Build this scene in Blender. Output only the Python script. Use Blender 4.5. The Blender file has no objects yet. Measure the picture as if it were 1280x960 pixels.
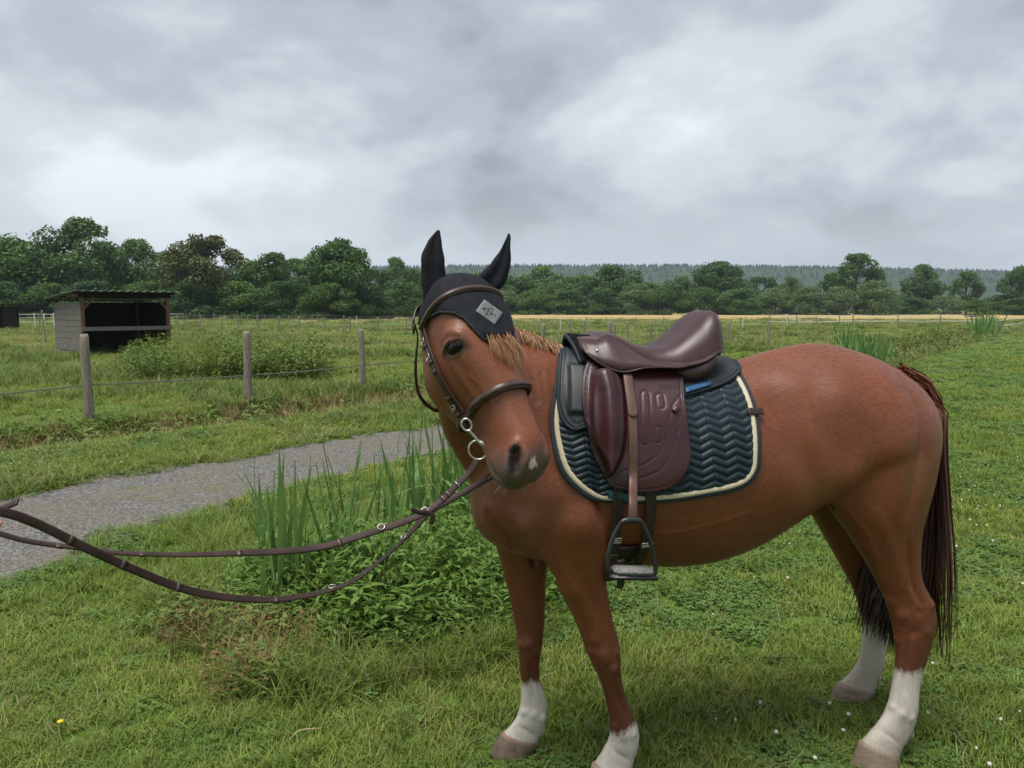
import bpy, bmesh, math, random
import numpy as np
from mathutils import Vector, Matrix
from mathutils.bvhtree import BVHTree

S = bpy.context.scene
COL = S.collection
rng = np.random.default_rng(7)
random.seed(7)

# ------------------------------------------------------------------ camera
FPX = 961.0                      # focal length in pixels of a 1280 wide frame
CAMH = 1.6
PITCH = math.atan(95 / FPX)
cam_d = bpy.data.cameras.new('camera')
cam_d.sensor_fit = 'HORIZONTAL'
cam_d.sensor_width = 36.0
cam_d.lens = 36.0 * FPX / 1280.0
cam_d.clip_start = 0.05
cam_d.clip_end = 9000
cam = bpy.data.objects.new('camera', cam_d)
COL.objects.link(cam)
cam.location = (0, 0, CAMH)
cam.rotation_euler = (math.pi / 2 - PITCH, 0, 0)
S.camera = cam

# ------------------------------------------------------------------ sky, sun, exposure
SUN_EL, SUN_AZ = math.radians(74), math.radians(-135)    # azimuth measured from +Y towards +X
w = bpy.data.worlds.new('World')
S.world = w
w.use_nodes = True
nt = w.node_tree
nt.nodes.clear()


def N(nt, typ, **kw):
    n = nt.nodes.new(typ)
    for k, v in kw.items():
        if k in ('inp',):
            for kk, vv in v.items():
                n.inputs[kk].default_value = vv
        else:
            setattr(n, k, v)
    return n


def build_sky(nt):
    L = nt.links.new
    out = N(nt, 'ShaderNodeOutputWorld')
    bg = N(nt, 'ShaderNodeBackground', inp={'Strength': 0.055})
    sky = N(nt, 'ShaderNodeTexSky', sky_type='NISHITA', sun_disc=False)
    sky.sun_elevation = SUN_EL
    sky.sun_rotation = SUN_AZ
    sky.altitude = 50
    sky.dust_density = 3.0
    tc = N(nt, 'ShaderNodeTexCoord')
    sep = N(nt, 'ShaderNodeSeparateXYZ')
    L(tc.outputs['Generated'], sep.inputs[0])
    # cloud deck: project the direction on a plane overhead (softened near the horizon)
    zc = N(nt, 'ShaderNodeMath', operation='MAXIMUM', inp={1: 0.0})
    L(sep.outputs['Z'], zc.inputs[0])
    za = N(nt, 'ShaderNodeMath', operation='ADD', inp={1: 0.42})
    L(zc.outputs[0], za.inputs[0])
    dx = N(nt, 'ShaderNodeMath', operation='DIVIDE')
    dy = N(nt, 'ShaderNodeMath', operation='DIVIDE')
    L(sep.outputs['X'], dx.inputs[0]); L(za.outputs[0], dx.inputs[1])
    L(sep.outputs['Y'], dy.inputs[0]); L(za.outputs[0], dy.inputs[1])
    cb = N(nt, 'ShaderNodeCombineXYZ')
    L(dx.outputs[0], cb.inputs[0]); L(dy.outputs[0], cb.inputs[1])
    mp = N(nt, 'ShaderNodeMapping')
    mp.inputs['Location'].default_value = SKY_OFF
    L(cb.outputs[0], mp.inputs[0])
    n1 = N(nt, 'ShaderNodeTexNoise', inp={'Scale': 1.15, 'Detail': 5.0, 'Roughness': 0.5, 'Distortion': 0.25})
    n2 = N(nt, 'ShaderNodeTexNoise', inp={'Scale': 3.4, 'Detail': 9.0, 'Roughness': 0.56, 'Distortion': 0.2})
    L(mp.outputs[0], n1.inputs['Vector']); L(mp.outputs[0], n2.inputs['Vector'])
    mx = N(nt, 'ShaderNodeMath', operation='MULTIPLY_ADD', inp={1: 0.42})
    L(n2.outputs['Fac'], mx.inputs[0]); L(n1.outputs['Fac'], mx.inputs[2])
    ramp = N(nt, 'ShaderNodeValToRGB')
    cr = ramp.color_ramp
    cr.interpolation = 'EASE'
    for p, c in SKY_RAMP:
        e = cr.elements.new(p); e.color = (*c, 1)
    cr.elements.remove(cr.elements[0]); cr.elements.remove(cr.elements[-1])
    L(mx.outputs[0], ramp.inputs[0])
    # even, paler veil toward the horizon
    hz = N(nt, 'ShaderNodeMapRange', inp={'From Min': 0.0, 'From Max': 0.17, 'To Min': 0.8, 'To Max': 0.0})
    L(sep.outputs['Z'], hz.inputs[0])
    veil = N(nt, 'ShaderNodeMix', data_type='RGBA')
    veil.inputs['B'].default_value = (*SKY_VEIL, 1)
    L(hz.outputs[0], veil.inputs['Factor']); L(ramp.outputs[0], veil.inputs['A'])
    fin = N(nt, 'ShaderNodeMix', data_type='RGBA')
    fin.inputs['Factor'].default_value = 0.94          # nearly closed cloud cover over the clear sky
    L(sky.outputs[0], fin.inputs['A']); L(veil.outputs['Result'], fin.inputs['B'])
    L(fin.outputs['Result'], bg.inputs['Color'])
    L(bg.outputs[0], out.inputs[0])


SKY_OFF = (-2.47, 15.69, 1.14)
SKY_RAMP = [(0.52, (1.95, 2.12, 2.32)), (0.64, (3.0, 3.28, 3.58)), (0.75, (4.15, 4.5, 4.8)), (0.88, (5.7, 5.95, 6.1))]
SKY_VEIL = (4.15, 4.5, 4.8)
build_sky(nt)

sun_d = bpy.data.lights.new('sun', 'SUN')
sun_d.energy = 1.5
sun_d.angle = math.radians(30)
sun_d.color = (1.0, 0.96, 0.9)
sun = bpy.data.objects.new('sun', sun_d)
COL.objects.link(sun)
sd = Vector((math.sin(SUN_AZ) * math.cos(SUN_EL), math.cos(SUN_AZ) * math.cos(SUN_EL), math.sin(SUN_EL)))
sun.rotation_euler = (-sd).to_track_quat('-Z', 'Y').to_euler()
sun.location = (0, 0, 30)

vs = S.view_settings
vs.view_transform = 'Standard'
vs.look = 'None'
vs.exposure = 1.62
vs.gamma = 1.0
S.render.engine = 'CYCLES'
S.cycles.use_denoising = True
S.cycles.max_bounces = 6
S.cycles.diffuse_bounces = 3
S.cycles.glossy_bounces = 3
S.cycles.transmission_bounces = 4
S.cycles.transparent_max_bounces = 6
S.cycles.volume_bounces = 0
S.cycles.caustics_reflective = False
S.cycles.caustics_refractive = False

# ------------------------------------------------------------------ helpers
Fv = np.array([0, math.cos(PITCH), -math.sin(PITCH)])
Uv = np.array([0, math.sin(PITCH), math.cos(PITCH)])
CAM = np.array([0, 0, CAMH])


def ray(px, py):
    return Fv + np.array([(px - 640) / FPX, 0, 0]) + Uv * (480 - py) / FPX


def ground_at(px, py, z=0.0):
    d = ray(px, py)
    return CAM + d * ((z - CAMH) / d[2])


def at_y(px, py, Y):
    d = ray(px, py)
    return CAM + d * (Y / d[1])


def tag(o, label=None, cat=None, group=None, kind=None):
    if label: o['label'] = label
    if cat: o['category'] = cat
    if group: o['group'] = group
    if kind: o['kind'] = kind
    return o


def empty(name, loc=(0, 0, 0), rz=0.0):
    o = bpy.data.objects.new(name, None)
    o.empty_display_size = 0.1
    o.location = loc
    o.rotation_euler = (0, 0, rz)
    COL.objects.link(o)
    return o


def mesh_obj(name, verts, faces, mat=None, parent=None, smooth=True, attrs=None):
    me = bpy.data.meshes.new(name)
    me.from_pydata([tuple(map(float, v)) for v in verts], [], [tuple(map(int, f_)) for f_ in faces])
    if smooth:
        me.polygons.foreach_set('use_smooth', np.ones(len(me.polygons), dtype=bool))
    if attrs:
        for k, a in attrs.items():
            at = me.attributes.new(k, 'FLOAT', 'POINT')
            at.data.foreach_set('value', np.asarray(a, dtype=np.float32))
    me.update()
    o = bpy.data.objects.new(name, me)
    COL.objects.link(o)
    if mat: me.materials.append(mat)
    if parent is not None: o.parent = parent
    return o


def np_mesh(name, V, F, mats=(), smooth=False, attrs=None, uv=None):
    """fast mesh from arrays, all faces the same size"""
    V = np.asarray(V, dtype=np.float32); F = np.asarray(F, dtype=np.int32)
    me = bpy.data.meshes.new(name)
    n, k = F.shape
    me.vertices.add(len(V)); me.vertices.foreach_set('co', V.ravel())
    me.loops.add(n * k); me.loops.foreach_set('vertex_index', F.ravel())
    me.polygons.add(n)
    me.polygons.foreach_set('loop_start', np.arange(0, n * k, k, dtype=np.int32))
    me.polygons.foreach_set('use_smooth', np.full(n, smooth, dtype=bool))
    if attrs:
        for kk, a in attrs.items():
            at = me.attributes.new(kk, 'FLOAT', 'POINT')
            at.data.foreach_set('value', np.asarray(a, dtype=np.float32))
    for m in mats: me.materials.append(m)
    me.update(calc_edges=True)
    me.validate()
    return me


def link(name, me, parent=None, loc=None):
    o = bpy.data.objects.new(name, me)
    COL.objects.link(o)
    if parent is not None: o.parent = parent
    if loc is not None: o.location = loc
    return o


def catmull(P, n, closed=False):
    """resample control points P (k,d) to about n points per span"""
    P = np.asarray(P, float)
    k = len(P)
    out = []
    spans = k if closed else k - 1
    for i in range(spans):
        if closed:
            p0, p1, p2, p3 = P[(i - 1) % k], P[i], P[(i + 1) % k], P[(i + 2) % k]
        else:
            p1, p2 = P[i], P[i + 1]
            p0 = P[i - 1] if i > 0 else 2 * p1 - p2
            p3 = P[i + 2] if i + 2 < k else 2 * p2 - p1
        for t in np.arange(n) / n:
            out.append(0.5 * (2 * p1 + (p2 - p0) * t + (2 * p0 - 5 * p1 + 4 * p2 - p3) * t * t + (3 * p1 - p0 - 3 * p2 + p3) * t ** 3))
    if not closed: out.append(P[-1])
    return np.array(out)


def resample(P, step, closed=False):
    P = np.asarray(P, float)
    if closed: P = np.vstack([P, P[:1]])
    d = np.r_[0, np.cumsum(np.linalg.norm(np.diff(P, axis=0), axis=1))]
    n = max(2, int(round(d[-1] / step)) + 1)
    t = np.linspace(0, d[-1], n)
    Q = np.stack([np.interp(t, d, P[:, i]) for i in range(P.shape[1])], 1)
    return Q[:-1] if closed else Q


def loft_faces(nr, k, cap=True, base=0):
    F = []
    for i in range(nr - 1):
        for j in range(k):
            a = base + i * k + j; b = base + i * k + (j + 1) % k
            F.append((a, b, b + k, a + k))
    return F


def loft(rings, cap=True):
    """rings: list of (k,3) arrays -> verts, faces (quads + fan caps as tris)"""
    k = len(rings[0])
    V = [p for r in rings for p in r]
    F = loft_faces(len(rings), k)
    if cap:
        c0 = len(V); V.append(np.mean(rings[0], axis=0))
        c1 = len(V); V.append(np.mean(rings[-1], axis=0))
        b = (len(rings) - 1) * k
        for j in range(k):
            F.append((c0, (j + 1) % k, j))
            F.append((c1, b + j, b + (j + 1) % k))
    return np.array(V), F


def tube(P, r, k=8, cap=True, closed=False):
    """round tube along points P; r scalar or per point"""
    P = np.asarray(P, float)
    n = len(P)
    r = np.broadcast_to(np.asarray(r, float), (n,))
    if closed: T = np.roll(P, -1, 0) - np.roll(P, 1, 0)
    else: T = np.gradient(P, axis=0)
    T /= np.linalg.norm(T, axis=1, keepdims=True) + 1e-12
    ref = np.array([0, 0, 1.0]) if abs(T[0][2]) < 0.9 else np.array([1.0, 0, 0])
    nrm = np.cross(T[0], ref); nrm /= np.linalg.norm(nrm)
    rings = []
    for i in range(n):
        nrm = nrm - T[i] * (nrm @ T[i]); nrm /= np.linalg.norm(nrm) + 1e-12
        b = np.cross(T[i], nrm)
        a = np.arange(k) / k * 2 * np.pi
        rings.append(P[i] + r[i] * (np.cos(a)[:, None] * nrm + np.sin(a)[:, None] * b))
    if closed:
        V = np.vstack(rings); F = []
        for i in range(n):
            for j in range(k):
                a0 = i * k + j; a1 = i * k + (j + 1) % k
                i2 = (i + 1) % n
                F.append((a0, a1, i2 * k + (j + 1) % k, i2 * k + j))
        return V, F
    return loft(rings, cap)


def ribbon(P, Nn, width, thick, round_=0.35, closed=False):
    """strap: points P, outward normals Nn; rounded flat section. width/thick scalar or per point"""
    P = np.asarray(P, float); Nn = np.asarray(Nn, float)
    n = len(P)
    width = np.broadcast_to(np.asarray(width, float), (n,)); thick = np.broadcast_to(np.asarray(thick, float), (n,))
    T = (np.roll(P, -1, 0) - np.roll(P, 1, 0)) if closed else np.gradient(P, axis=0)
    T /= np.linalg.norm(T, axis=1, keepdims=True) + 1e-12
    rings = []
    prof = [(-1, -.5), (-1, .1), (-.8, .42), (-.35, .5), (.35, .5), (.8, .42), (1, .1), (1, -.5)]
    for i in range(n):
        b = np.cross(T[i], Nn[i]); b /= np.linalg.norm(b) + 1e-12
        m = np.cross(b, T[i])
        rings.append(np.array([P[i] + b * (x * width[i] / 2) + m * (y * thick[i]) for x, y in prof]))
    if closed:
        k = len(prof); V = np.vstack(rings); F = []
        for i in range(n):
            for j in range(k):
                i2 = (i + 1) % n
                F.append((i * k + j, i * k + (j + 1) % k, i2 * k + (j + 1) % k, i2 * k + j))
        return V, F
    return loft(rings, True)


def merge(parts):
    V = []; F = []; o = 0
    for v, f_ in parts:
        V.append(np.asarray(v, float)); F += [tuple(i + o for i in q) for q in f_]; o += len(v)
    return np.vstack(V), F


def box_vf(c, sx, sy, sz, M=None):
    c = np.asarray(c, float)
    pts = np.array([(x, y, z) for x in (-.5, .5) for y in (-.5, .5) for z in (-.5, .5)]) * (sx, sy, sz)
    if M is not None: pts = pts @ np.asarray(M).T
    return pts + c, [(0, 1, 3, 2), (4, 6, 7, 5), (0, 4, 5, 1), (2, 3, 7, 6), (0, 2, 6, 4), (1, 5, 7, 3)]


# ------------------------------------------------------------------ materials
MATS = {}


def principled(name, col, rough=0.6, spec=0.5, **kw):
    m = bpy.data.materials.new(name)
    m.use_nodes = True
    b = m.node_tree.nodes['Principled BSDF']
    b.inputs['Base Color'].default_value = (*col, 1)
    b.inputs['Roughness'].default_value = rough
    b.inputs['Specular IOR Level'].default_value = spec
    for k, v in kw.items():
        b.inputs[k].default_value = v
    return m, m.node_tree, b


def noise_mat(name, c1, c2, scale=5.0, rough=0.6, spec=0.4, detail=6, bump=0.0, bscale=None, bdist=0.01, stretch=None, lo=0.35, hi=0.65, coord='Object', **kw):
    """two colours mixed by a noise, optional fine bump"""
    m, nt, b = principled(name, c1, rough, spec, **kw)
    L = nt.links.new
    tc = N(nt, 'ShaderNodeTexCoord')
    src = tc.outputs[coord]
    if stretch:
        mp = N(nt, 'ShaderNodeMapping'); mp.inputs['Scale'].default_value = stretch
        L(src, mp.inputs[0]); src = mp.outputs[0]
    n1 = N(nt, 'ShaderNodeTexNoise', inp={'Scale': scale, 'Detail': detail, 'Roughness': 0.6})
    L(src, n1.inputs['Vector'])
    r = N(nt, 'ShaderNodeMapRange', inp={'From Min': lo, 'From Max': hi})
    L(n1.outputs['Fac'], r.inputs[0])
    mx = N(nt, 'ShaderNodeMix', data_type='RGBA')
    mx.inputs['A'].default_value = (*c1, 1); mx.inputs['B'].default_value = (*c2, 1)
    L(r.outputs[0], mx.inputs['Factor']); L(mx.outputs['Result'], b.inputs['Base Color'])
    if bump:
        n2 = N(nt, 'ShaderNodeTexNoise', inp={'Scale': bscale or scale * 6, 'Detail': 4.0, 'Roughness': 0.6})
        L(src, n2.inputs['Vector'])
        bp = N(nt, 'ShaderNodeBump', inp={'Strength': bump, 'Distance': bdist})
        L(n2.outputs['Fac'], bp.inputs['Height']); L(bp.outputs[0], b.inputs['Normal'])
    MATS[name] = m
    return m
# ================================================================== the horse
HA = math.radians(12)
HU = np.array([-math.cos(HA), -math.sin(HA), 0])      # forward
HL = np.array([math.sin(HA), -math.cos(HA), 0])       # horse's left (towards the camera)
HZ = np.array([0, 0, 1.0])
HO = np.array([1.239, 2.770, 0])


def hw(u, v, z):
    """horse frame -> world"""
    return HO + u * HU + v * HL + z * HZ


def hpx(px, py, v):
    """world point where the sight line of a pixel meets the plane v metres to the horse's left of its midline"""
    d = ray(px, py)
    t = (v - (CAM - HO) @ HL) / (d @ HL)
    return CAM + t * d


def sring(c, e1, e2, rp, rn, rl, p=2.0, q=None, k=28, ws=0.0):
    """superellipse ring: e1 axis with radii rp (+) and rn (-), lateral e2 radius rl, exponents p (upper), q (lower)"""
    q = q or p
    a = np.arange(k) / k * 2 * np.pi
    ca, sa = np.cos(a), np.sin(a)
    ex = np.where(sa >= 0, p, q)
    y = np.sign(sa) * np.abs(sa) ** (2 / ex) * np.where(sa >= 0, rp, rn)
    x = np.sign(ca) * np.abs(ca) ** (2 / ex) * rl
    return c + y[:, None] * e1 + x[:, None] * e2


def smooth_rings(rings, n):
    R = np.array(rings)
    k = R.shape[1]
    Q = catmull(R.reshape(len(R), -1), n)
    return list(Q.reshape(-1, k, 3))


PARTS = []
# --- trunk
trunk = [  # u, top, bottom, halfwidth, height of widest, upper exp, lower exp
    (-0.30, 1.235, 1.09, 0.05, 1.16, 2, 2),
    (-0.28, 1.27, 1.02, 0.115, 1.14, 2, 2),
    (-0.225, 1.33, 0.98, 0.18, 1.13, 2, 2.2),
    (-0.15, 1.377, 0.965, 0.232, 1.13, 2, 2.2),
    (-0.05, 1.427, 0.985, 0.262, 1.14, 1.95, 2.2),
    (0.07, 1.464, 0.975, 0.275, 1.14, 1.9, 2.2),
    (0.18, 1.477, 0.915, 0.275, 1.13, 1.9, 2.1),
    (0.31, 1.457, 0.825, 0.268, 1.09, 1.95, 2.1),
    (0.45, 1.420, 0.752, 0.278, 1.06, 2.0, 2.1),
    (0.60, 1.392, 0.716, 0.288, 1.04, 2.0, 2.1),
    (0.75, 1.395, 0.714, 0.285, 1.04, 1.95, 2.1),
    (0.88, 1.425, 0.733, 0.262, 1.05, 1.8, 2.1),
    (1.00, 1.448, 0.746, 0.238, 1.04, 1.75, 2.1),
    (1.10, 1.435, 0.756, 0.228, 1.03, 1.8, 2.2),
    (1.20, 1.38, 0.770, 0.218, 1.02, 1.9, 2.3),
    (1.29, 1.28, 0.80, 0.20, 1.01, 2, 2.3),
    (1.355, 1.19, 0.84, 0.165, 1.0, 2, 2.2),
    (1.39, 1.12, 0.885, 0.11, 0.99, 2, 2),
    (1.402, 1.06, 0.93, 0.05, 0.99, 2, 2)]
rings = []
for u, tp, bt, hwid, zc, p, q in trunk:
    rings.append(sring(hw(u, 0, zc), HZ, HL, tp - zc, zc - bt, hwid, p, q, 40))
PARTS.append(loft(smooth_rings(rings, 4)))


def leg(stations, k=20, n=5):
    rings = []
    for (fx, fy), (bx, by), v, rl in stations:
        a = hpx(fx, fy, v); b = hpx(bx, by, v)
        e = a - b; h = np.linalg.norm(e) / 2; e = e / (2 * h)
        rings.append(sring((a + b) / 2, e, HL, h, h, rl, 2.0, 2.2, k))
    PARTS.append(loft(smooth_rings(rings, n)))
    return rings


leg_nh = leg([((1000, 500), (1160, 500), .10, .10), ((1010, 560), (1168, 545), .12, .135), ((1022, 608), (1163, 588), .135, .13), ((1036, 636), (1155, 622), .145, .118),
              ((1056, 660), (1147, 660), .155, .097), ((1080, 697), (1146, 697), .165, .073), ((1097, 728), (1150, 724), .175, .057),
              ((1108, 752), (1164, 752), .18, .05), ((1116, 779), (1168, 777), .185, .047), ((1120, 803), (1162, 806), .19, .040),
              ((1120, 830), (1154, 833), .195, .032), ((1116, 857), (1148, 858), .20, .030), ((1110, 885), (1145, 886), .205, .036),
              ((1099, 904), (1139, 912), .208, .034), ((1086, 919), (1127, 932), .21, .036), ((1077, 930), (1121, 946), .21, .042)])
leg_fh = leg([((960, 540), (1110, 540), -.10, .12), ((985, 600), (1108, 592), -.12, .125), ((1013, 640), (1104, 640), -.14, .10), ((1043, 692), (1101, 690), -.165, .07), ((1060, 722), (1104, 720), -.18, .052),
              ((1069, 742), (1116, 744), -.19, .047), ((1077, 767), (1119, 767), -.195, .044), ((1079, 787), (1114, 789), -.20, .036),
              ((1077, 812), (1106, 812), -.205, .030), ((1072, 831), (1103, 832), -.212, .034), ((1061, 845), (1097, 850), -.22, .033),
              ((1049, 856), (1091, 863), -.225, .040)])
leg_nf = leg([((660, 610), (790, 590), .13, .10), ((668, 655), (782, 640), .14, .105), ((676, 688), (768, 682), .145, .09), ((690, 720), (758, 718), .145, .071),
              ((703, 746), (760, 745), .142, .059), ((719, 777), (766, 776), .14, .049), ((730, 806), (773, 802), .14, .044),
              ((738, 826), (775, 824), .14, .042), ((748, 846), (776, 846), .14, .035), ((755, 867), (781, 866), .14, .028),
              ((760, 888), (789, 887), .14, .028), ((763, 908), (797, 908), .14, .033), ((761, 924), (798, 927), .14, .034),
              ((752, 941), (792, 949), .14, .032), ((742, 957), (788, 968), .14, .040)])
leg_ff = leg([((606, 625), (700, 620), -.11, .09), ((612, 660), (692, 655), -.12, .09), ((622, 692), (685, 698), -.12, .076), ((632, 728), (682, 729), -.12, .059),
              ((639, 758), (681, 761), -.12, .049), ((645, 790), (679, 792), -.12, .043), ((647, 808), (677, 808), -.12, .041),
              ((649, 828), (674, 828), -.12, .035), ((651, 850), (675, 850), -.12, .028), ((651, 874), (682, 872), -.12, .029),
              ((647, 894), (683, 895), -.12, .034), ((638, 908), (678, 912), -.12, .032), ((627, 919), (671, 927), -.12, .039)])

# --- head frame
hyaw = math.radians(43); hphi = math.radians(59.5)
Hh = np.array([math.sin(hyaw), -math.cos(hyaw), 0])
HD = math.cos(hphi) * Hh - math.sin(hphi) * HZ           # poll -> lips
HN = math.sin(hphi) * Hh + math.cos(hphi) * HZ           # out of the face
HS = np.array([-Hh[1], Hh[0], 0])                        # head's own left
P0 = at_y(574, 349, 2.24)
HEADL = 1.02


def hd(s, l, n):
    """head frame (down the face, to its left, out of the face) -> world"""
    return P0 + HD * s * HEADL + HS * l * HEADL + HN * (n + 0.06) * HEADL


head = [  # s, n_front, n_mid, n_back, half width, exp front, exp back
    (-0.008, -.050, -.09, -.14, .050, 2, 2),
    (0.015, -.026, -.085, -.19, .082, 2.3, 2),
    (0.06, -.010, -.08, -.245, .105, 2.5, 2),
    (0.12, .000, -.076, -.275, .115, 2.6, 2.1),
    (0.19, .004, -.074, -.291, .117, 2.6, 2.4),
    (0.24, .003, -.076, -.300, .111, 2.8, 2.8),
    (0.29, .000, -.080, -.296, .097, 3.0, 3.0),
    (0.34, -.003, -.084, -.274, .081, 3.1, 3.0),
    (0.39, -.006, -.086, -.238, .069, 3.0, 2.7),
    (0.44, -.008, -.088, -.206, .063, 2.7, 2.4),
    (0.49, -.010, -.090, -.190, .063, 2.4, 2.3),
    (0.53, -.012, -.092, -.190, .070, 2.2, 2.2),
    (0.565, -.022, -.094, -.182, .070, 2.2, 2.2),
    (0.592, -.042, -.098, -.166, .058, 2.1, 2.1),
    (0.608, -.070, -.102, -.140, .030, 2, 2)]
rings = []
for s, nf, nm, nb, wd, p, q in head:
    rings.append(sring(hd(s, 0, nm), HN, HS, nf - nm, nm - nb, wd, p, q, 36))
PARTS.append(loft(smooth_rings(rings, 4)))

# --- neck: crest vector swings from the body's midline round to the back of the head
def unit(x): return x / np.linalg.norm(x)


nk = [  # u, v, z, crest radius, throat radius, half width, crest direction (horse frame)
    (1.02, 0.00, 1.13, .31, .30, .215, (-.45, 0, .9)),
    (1.17, 0.00, 1.19, .275, .305, .185, (-.5, 0, .87)),
    (1.29, 0.010, 1.285, .235, .24, .137, (-.5, -.05, .86)),
    (1.385, 0.045, 1.375, .19, .195, .112, (-.35, -.2, .9)),
    (1.45, 0.10, 1.455, .155, .155, .097, (-.05, -.4, .9)),
    (1.475, 0.15, 1.52, .125, .12, .085, (.2, -.5, .85)),
    (1.475, 0.19, 1.565, .10, .09, .075, (.3, -.5, .8))]
cen = np.array([hw(*x[:3]) for x in nk])
tan = np.gradient(cen, axis=0)
rings = []
for i, (u, v, z, rc, rt, wd, cv) in enumerate(nk):
    T = unit(tan[i])
    e1 = cv[0] * HU + cv[1] * HL + cv[2] * HZ
    e1 = unit(e1 - T * (e1 @ T)); e2 = np.cross(T, e1)
    rings.append(sring(cen[i], e1, e2, rc, rt, wd, 1.8, 2.0, 32))
PARTS.append(loft(smooth_rings(rings, 5)))


def remesh(parts, vox):
    V, F = merge(parts)
    me = bpy.data.meshes.new('tmp'); me.from_pydata(V.tolist(), [], [list(map(int, f_)) for f_ in F])
    o = bpy.data.objects.new('tmp', me); COL.objects.link(o)
    bm = bmesh.new(); bm.from_mesh(me); bmesh.ops.recalc_face_normals(bm, faces=bm.faces); bm.to_mesh(me); bm.free()
    md = o.modifiers.new('r', 'REMESH'); md.mode = 'VOXEL'; md.voxel_size = vox; md.adaptivity = 0
    dg = bpy.context.evaluated_depsgraph_get()
    ev = o.evaluated_get(dg); m2 = ev.to_mesh()
    n = len(m2.vertices); V = np.empty(n * 3, np.float32); m2.vertices.foreach_get('co', V); V = V.reshape(-1, 3).astype(float)
    F = np.empty(len(m2.loops), np.int32); m2.loops.foreach_get('vertex_index', F)
    tot = np.empty(len(m2.polygons), np.int32); m2.polygons.foreach_get('loop_total', tot)
    assert (tot == 4).all()
    F = F.reshape(-1, 4)
    ev.to_mesh_clear(); bpy.data.objects.remove(o); bpy.data.meshes.remove(me)
    return V, F


def edges_of(F):
    k = F.shape[1]
    E = np.vstack([F[:, [i, (i + 1) % k]] for i in range(k)]); E.sort(axis=1)
    return np.unique(E, axis=0)


def lap(V, E, it, wgt=None, lam=0.6, taubin=False):
    deg = np.bincount(E.ravel(), minlength=len(V)).astype(float)[:, None]
    for i in range(it):
        acc = np.zeros_like(V)
        for c in range(3):
            acc[:, c] = np.bincount(E[:, 0], V[E[:, 1], c], len(V)) + np.bincount(E[:, 1], V[E[:, 0], c], len(V))
        d = acc / deg - V
        f_ = lam if not (taubin and i % 2) else -lam * 1.04
        V = V + d * (f_ if wgt is None else f_ * wgt[:, None])
    return V


def vnormals(V, F):
    a = V[F[:, 2]] - V[F[:, 0]]; b = V[F[:, 3]] - V[F[:, 1]] if F.shape[1] == 4 else V[F[:, 2]] - V[F[:, 1]]
    fn = np.cross(a, b)
    n = np.zeros_like(V)
    for i in range(F.shape[1]):
        for c in range(3): n[:, c] += np.bincount(F[:, i], fn[:, c], len(V))
    return n / (np.linalg.norm(n, axis=1, keepdims=True) + 1e-12)


BV, BF = remesh(PARTS, 0.005)
BE = edges_of(BF)
rel = BV - HO
bu, bv_, bz = rel @ HU, rel @ HL, rel @ HZ
hr = BV - P0
hs, hl, hn = hr @ HD, hr @ HS, hr @ HN - 0.06
inhead = (hs > -0.05) & (hs < 0.66) & (hn > -0.30) & (hn < 0.08) & (np.abs(hl) < 0.16)
# stronger smoothing on the trunk, gentle on legs and head
wt = np.clip((bz - 0.55) / 0.25, 0.06, 1.0)
wt[inhead] = np.minimum(wt[inhead], np.clip(0.10 + 3.0 * np.clip(-hn[inhead] - 0.13, 0, 1), 0.1, 0.8))
BV = lap(BV, BE, 36, wt)
BV = lap(BV, BE, 6, None, 0.5, True)


def sculpt(V, strokes):
    """gaussian brush dabs along the normal: (centre, radius or (r,axis,stretch), height)"""
    Nn = vnormals(V, BF)
    for c, r, h in strokes:
        c = np.asarray(c)
        if c.ndim == 2:          # stroke along a polyline, fading out at both ends
            Q = resample(c, min(r * 0.15, .004))
            g = np.zeros(len(V)); tt = np.linspace(0, 1, len(Q))
            near = np.nonzero(((V - Q.mean(0)) ** 2).sum(1) < (np.linalg.norm(Q - Q.mean(0), axis=1).max() + 3 * r) ** 2)[0]
            W = V[near]; gg = np.zeros(len(near))
            for q, t_ in zip(Q, tt):
                gg = np.maximum(gg, math.sin(math.pi * (0.08 + 0.84 * t_)) ** 0.7 * np.exp(-((W - q) ** 2).sum(1) / (r * r)))
            V[near] += Nn[near] * (h * gg)[:, None]
            continue
        d2 = ((V - c) ** 2).sum(1)
        m = d2 < (3 * r) ** 2
        V[m] += Nn[m] * (h * np.exp(-d2[m] / (r * r)))[:, None]
    return V


HORSE_BVH = None


def hit_px(px, py, tree=None):
    """point and normal where the sight line of a pixel meets the horse"""
    d = Vector(ray(px, py)).normalized()
    p, n, i, dist = (tree or HORSE_BVH).ray_cast(Vector(CAM), d)
    return (None, None) if p is None else (np.array(p), np.array(n))


HORSE_BVH = BVHTree.FromPolygons(BV.tolist(), BF.tolist())


def hp(px, py, fall=None):
    p, n = hit_px(px, py)
    return p if p is not None else fall


strokes = []
def dab(px, py, r, h):
    p = hp(px, py)
    if p is not None: strokes.append((p, r, h * 1.45))
def line(pts, r, h):
    q = [hp(*p) for p in pts]; q = [x for x in q if x is not None]
    if len(q) > 1: strokes.append((np.array(q), r, h * 1.45))


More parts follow.
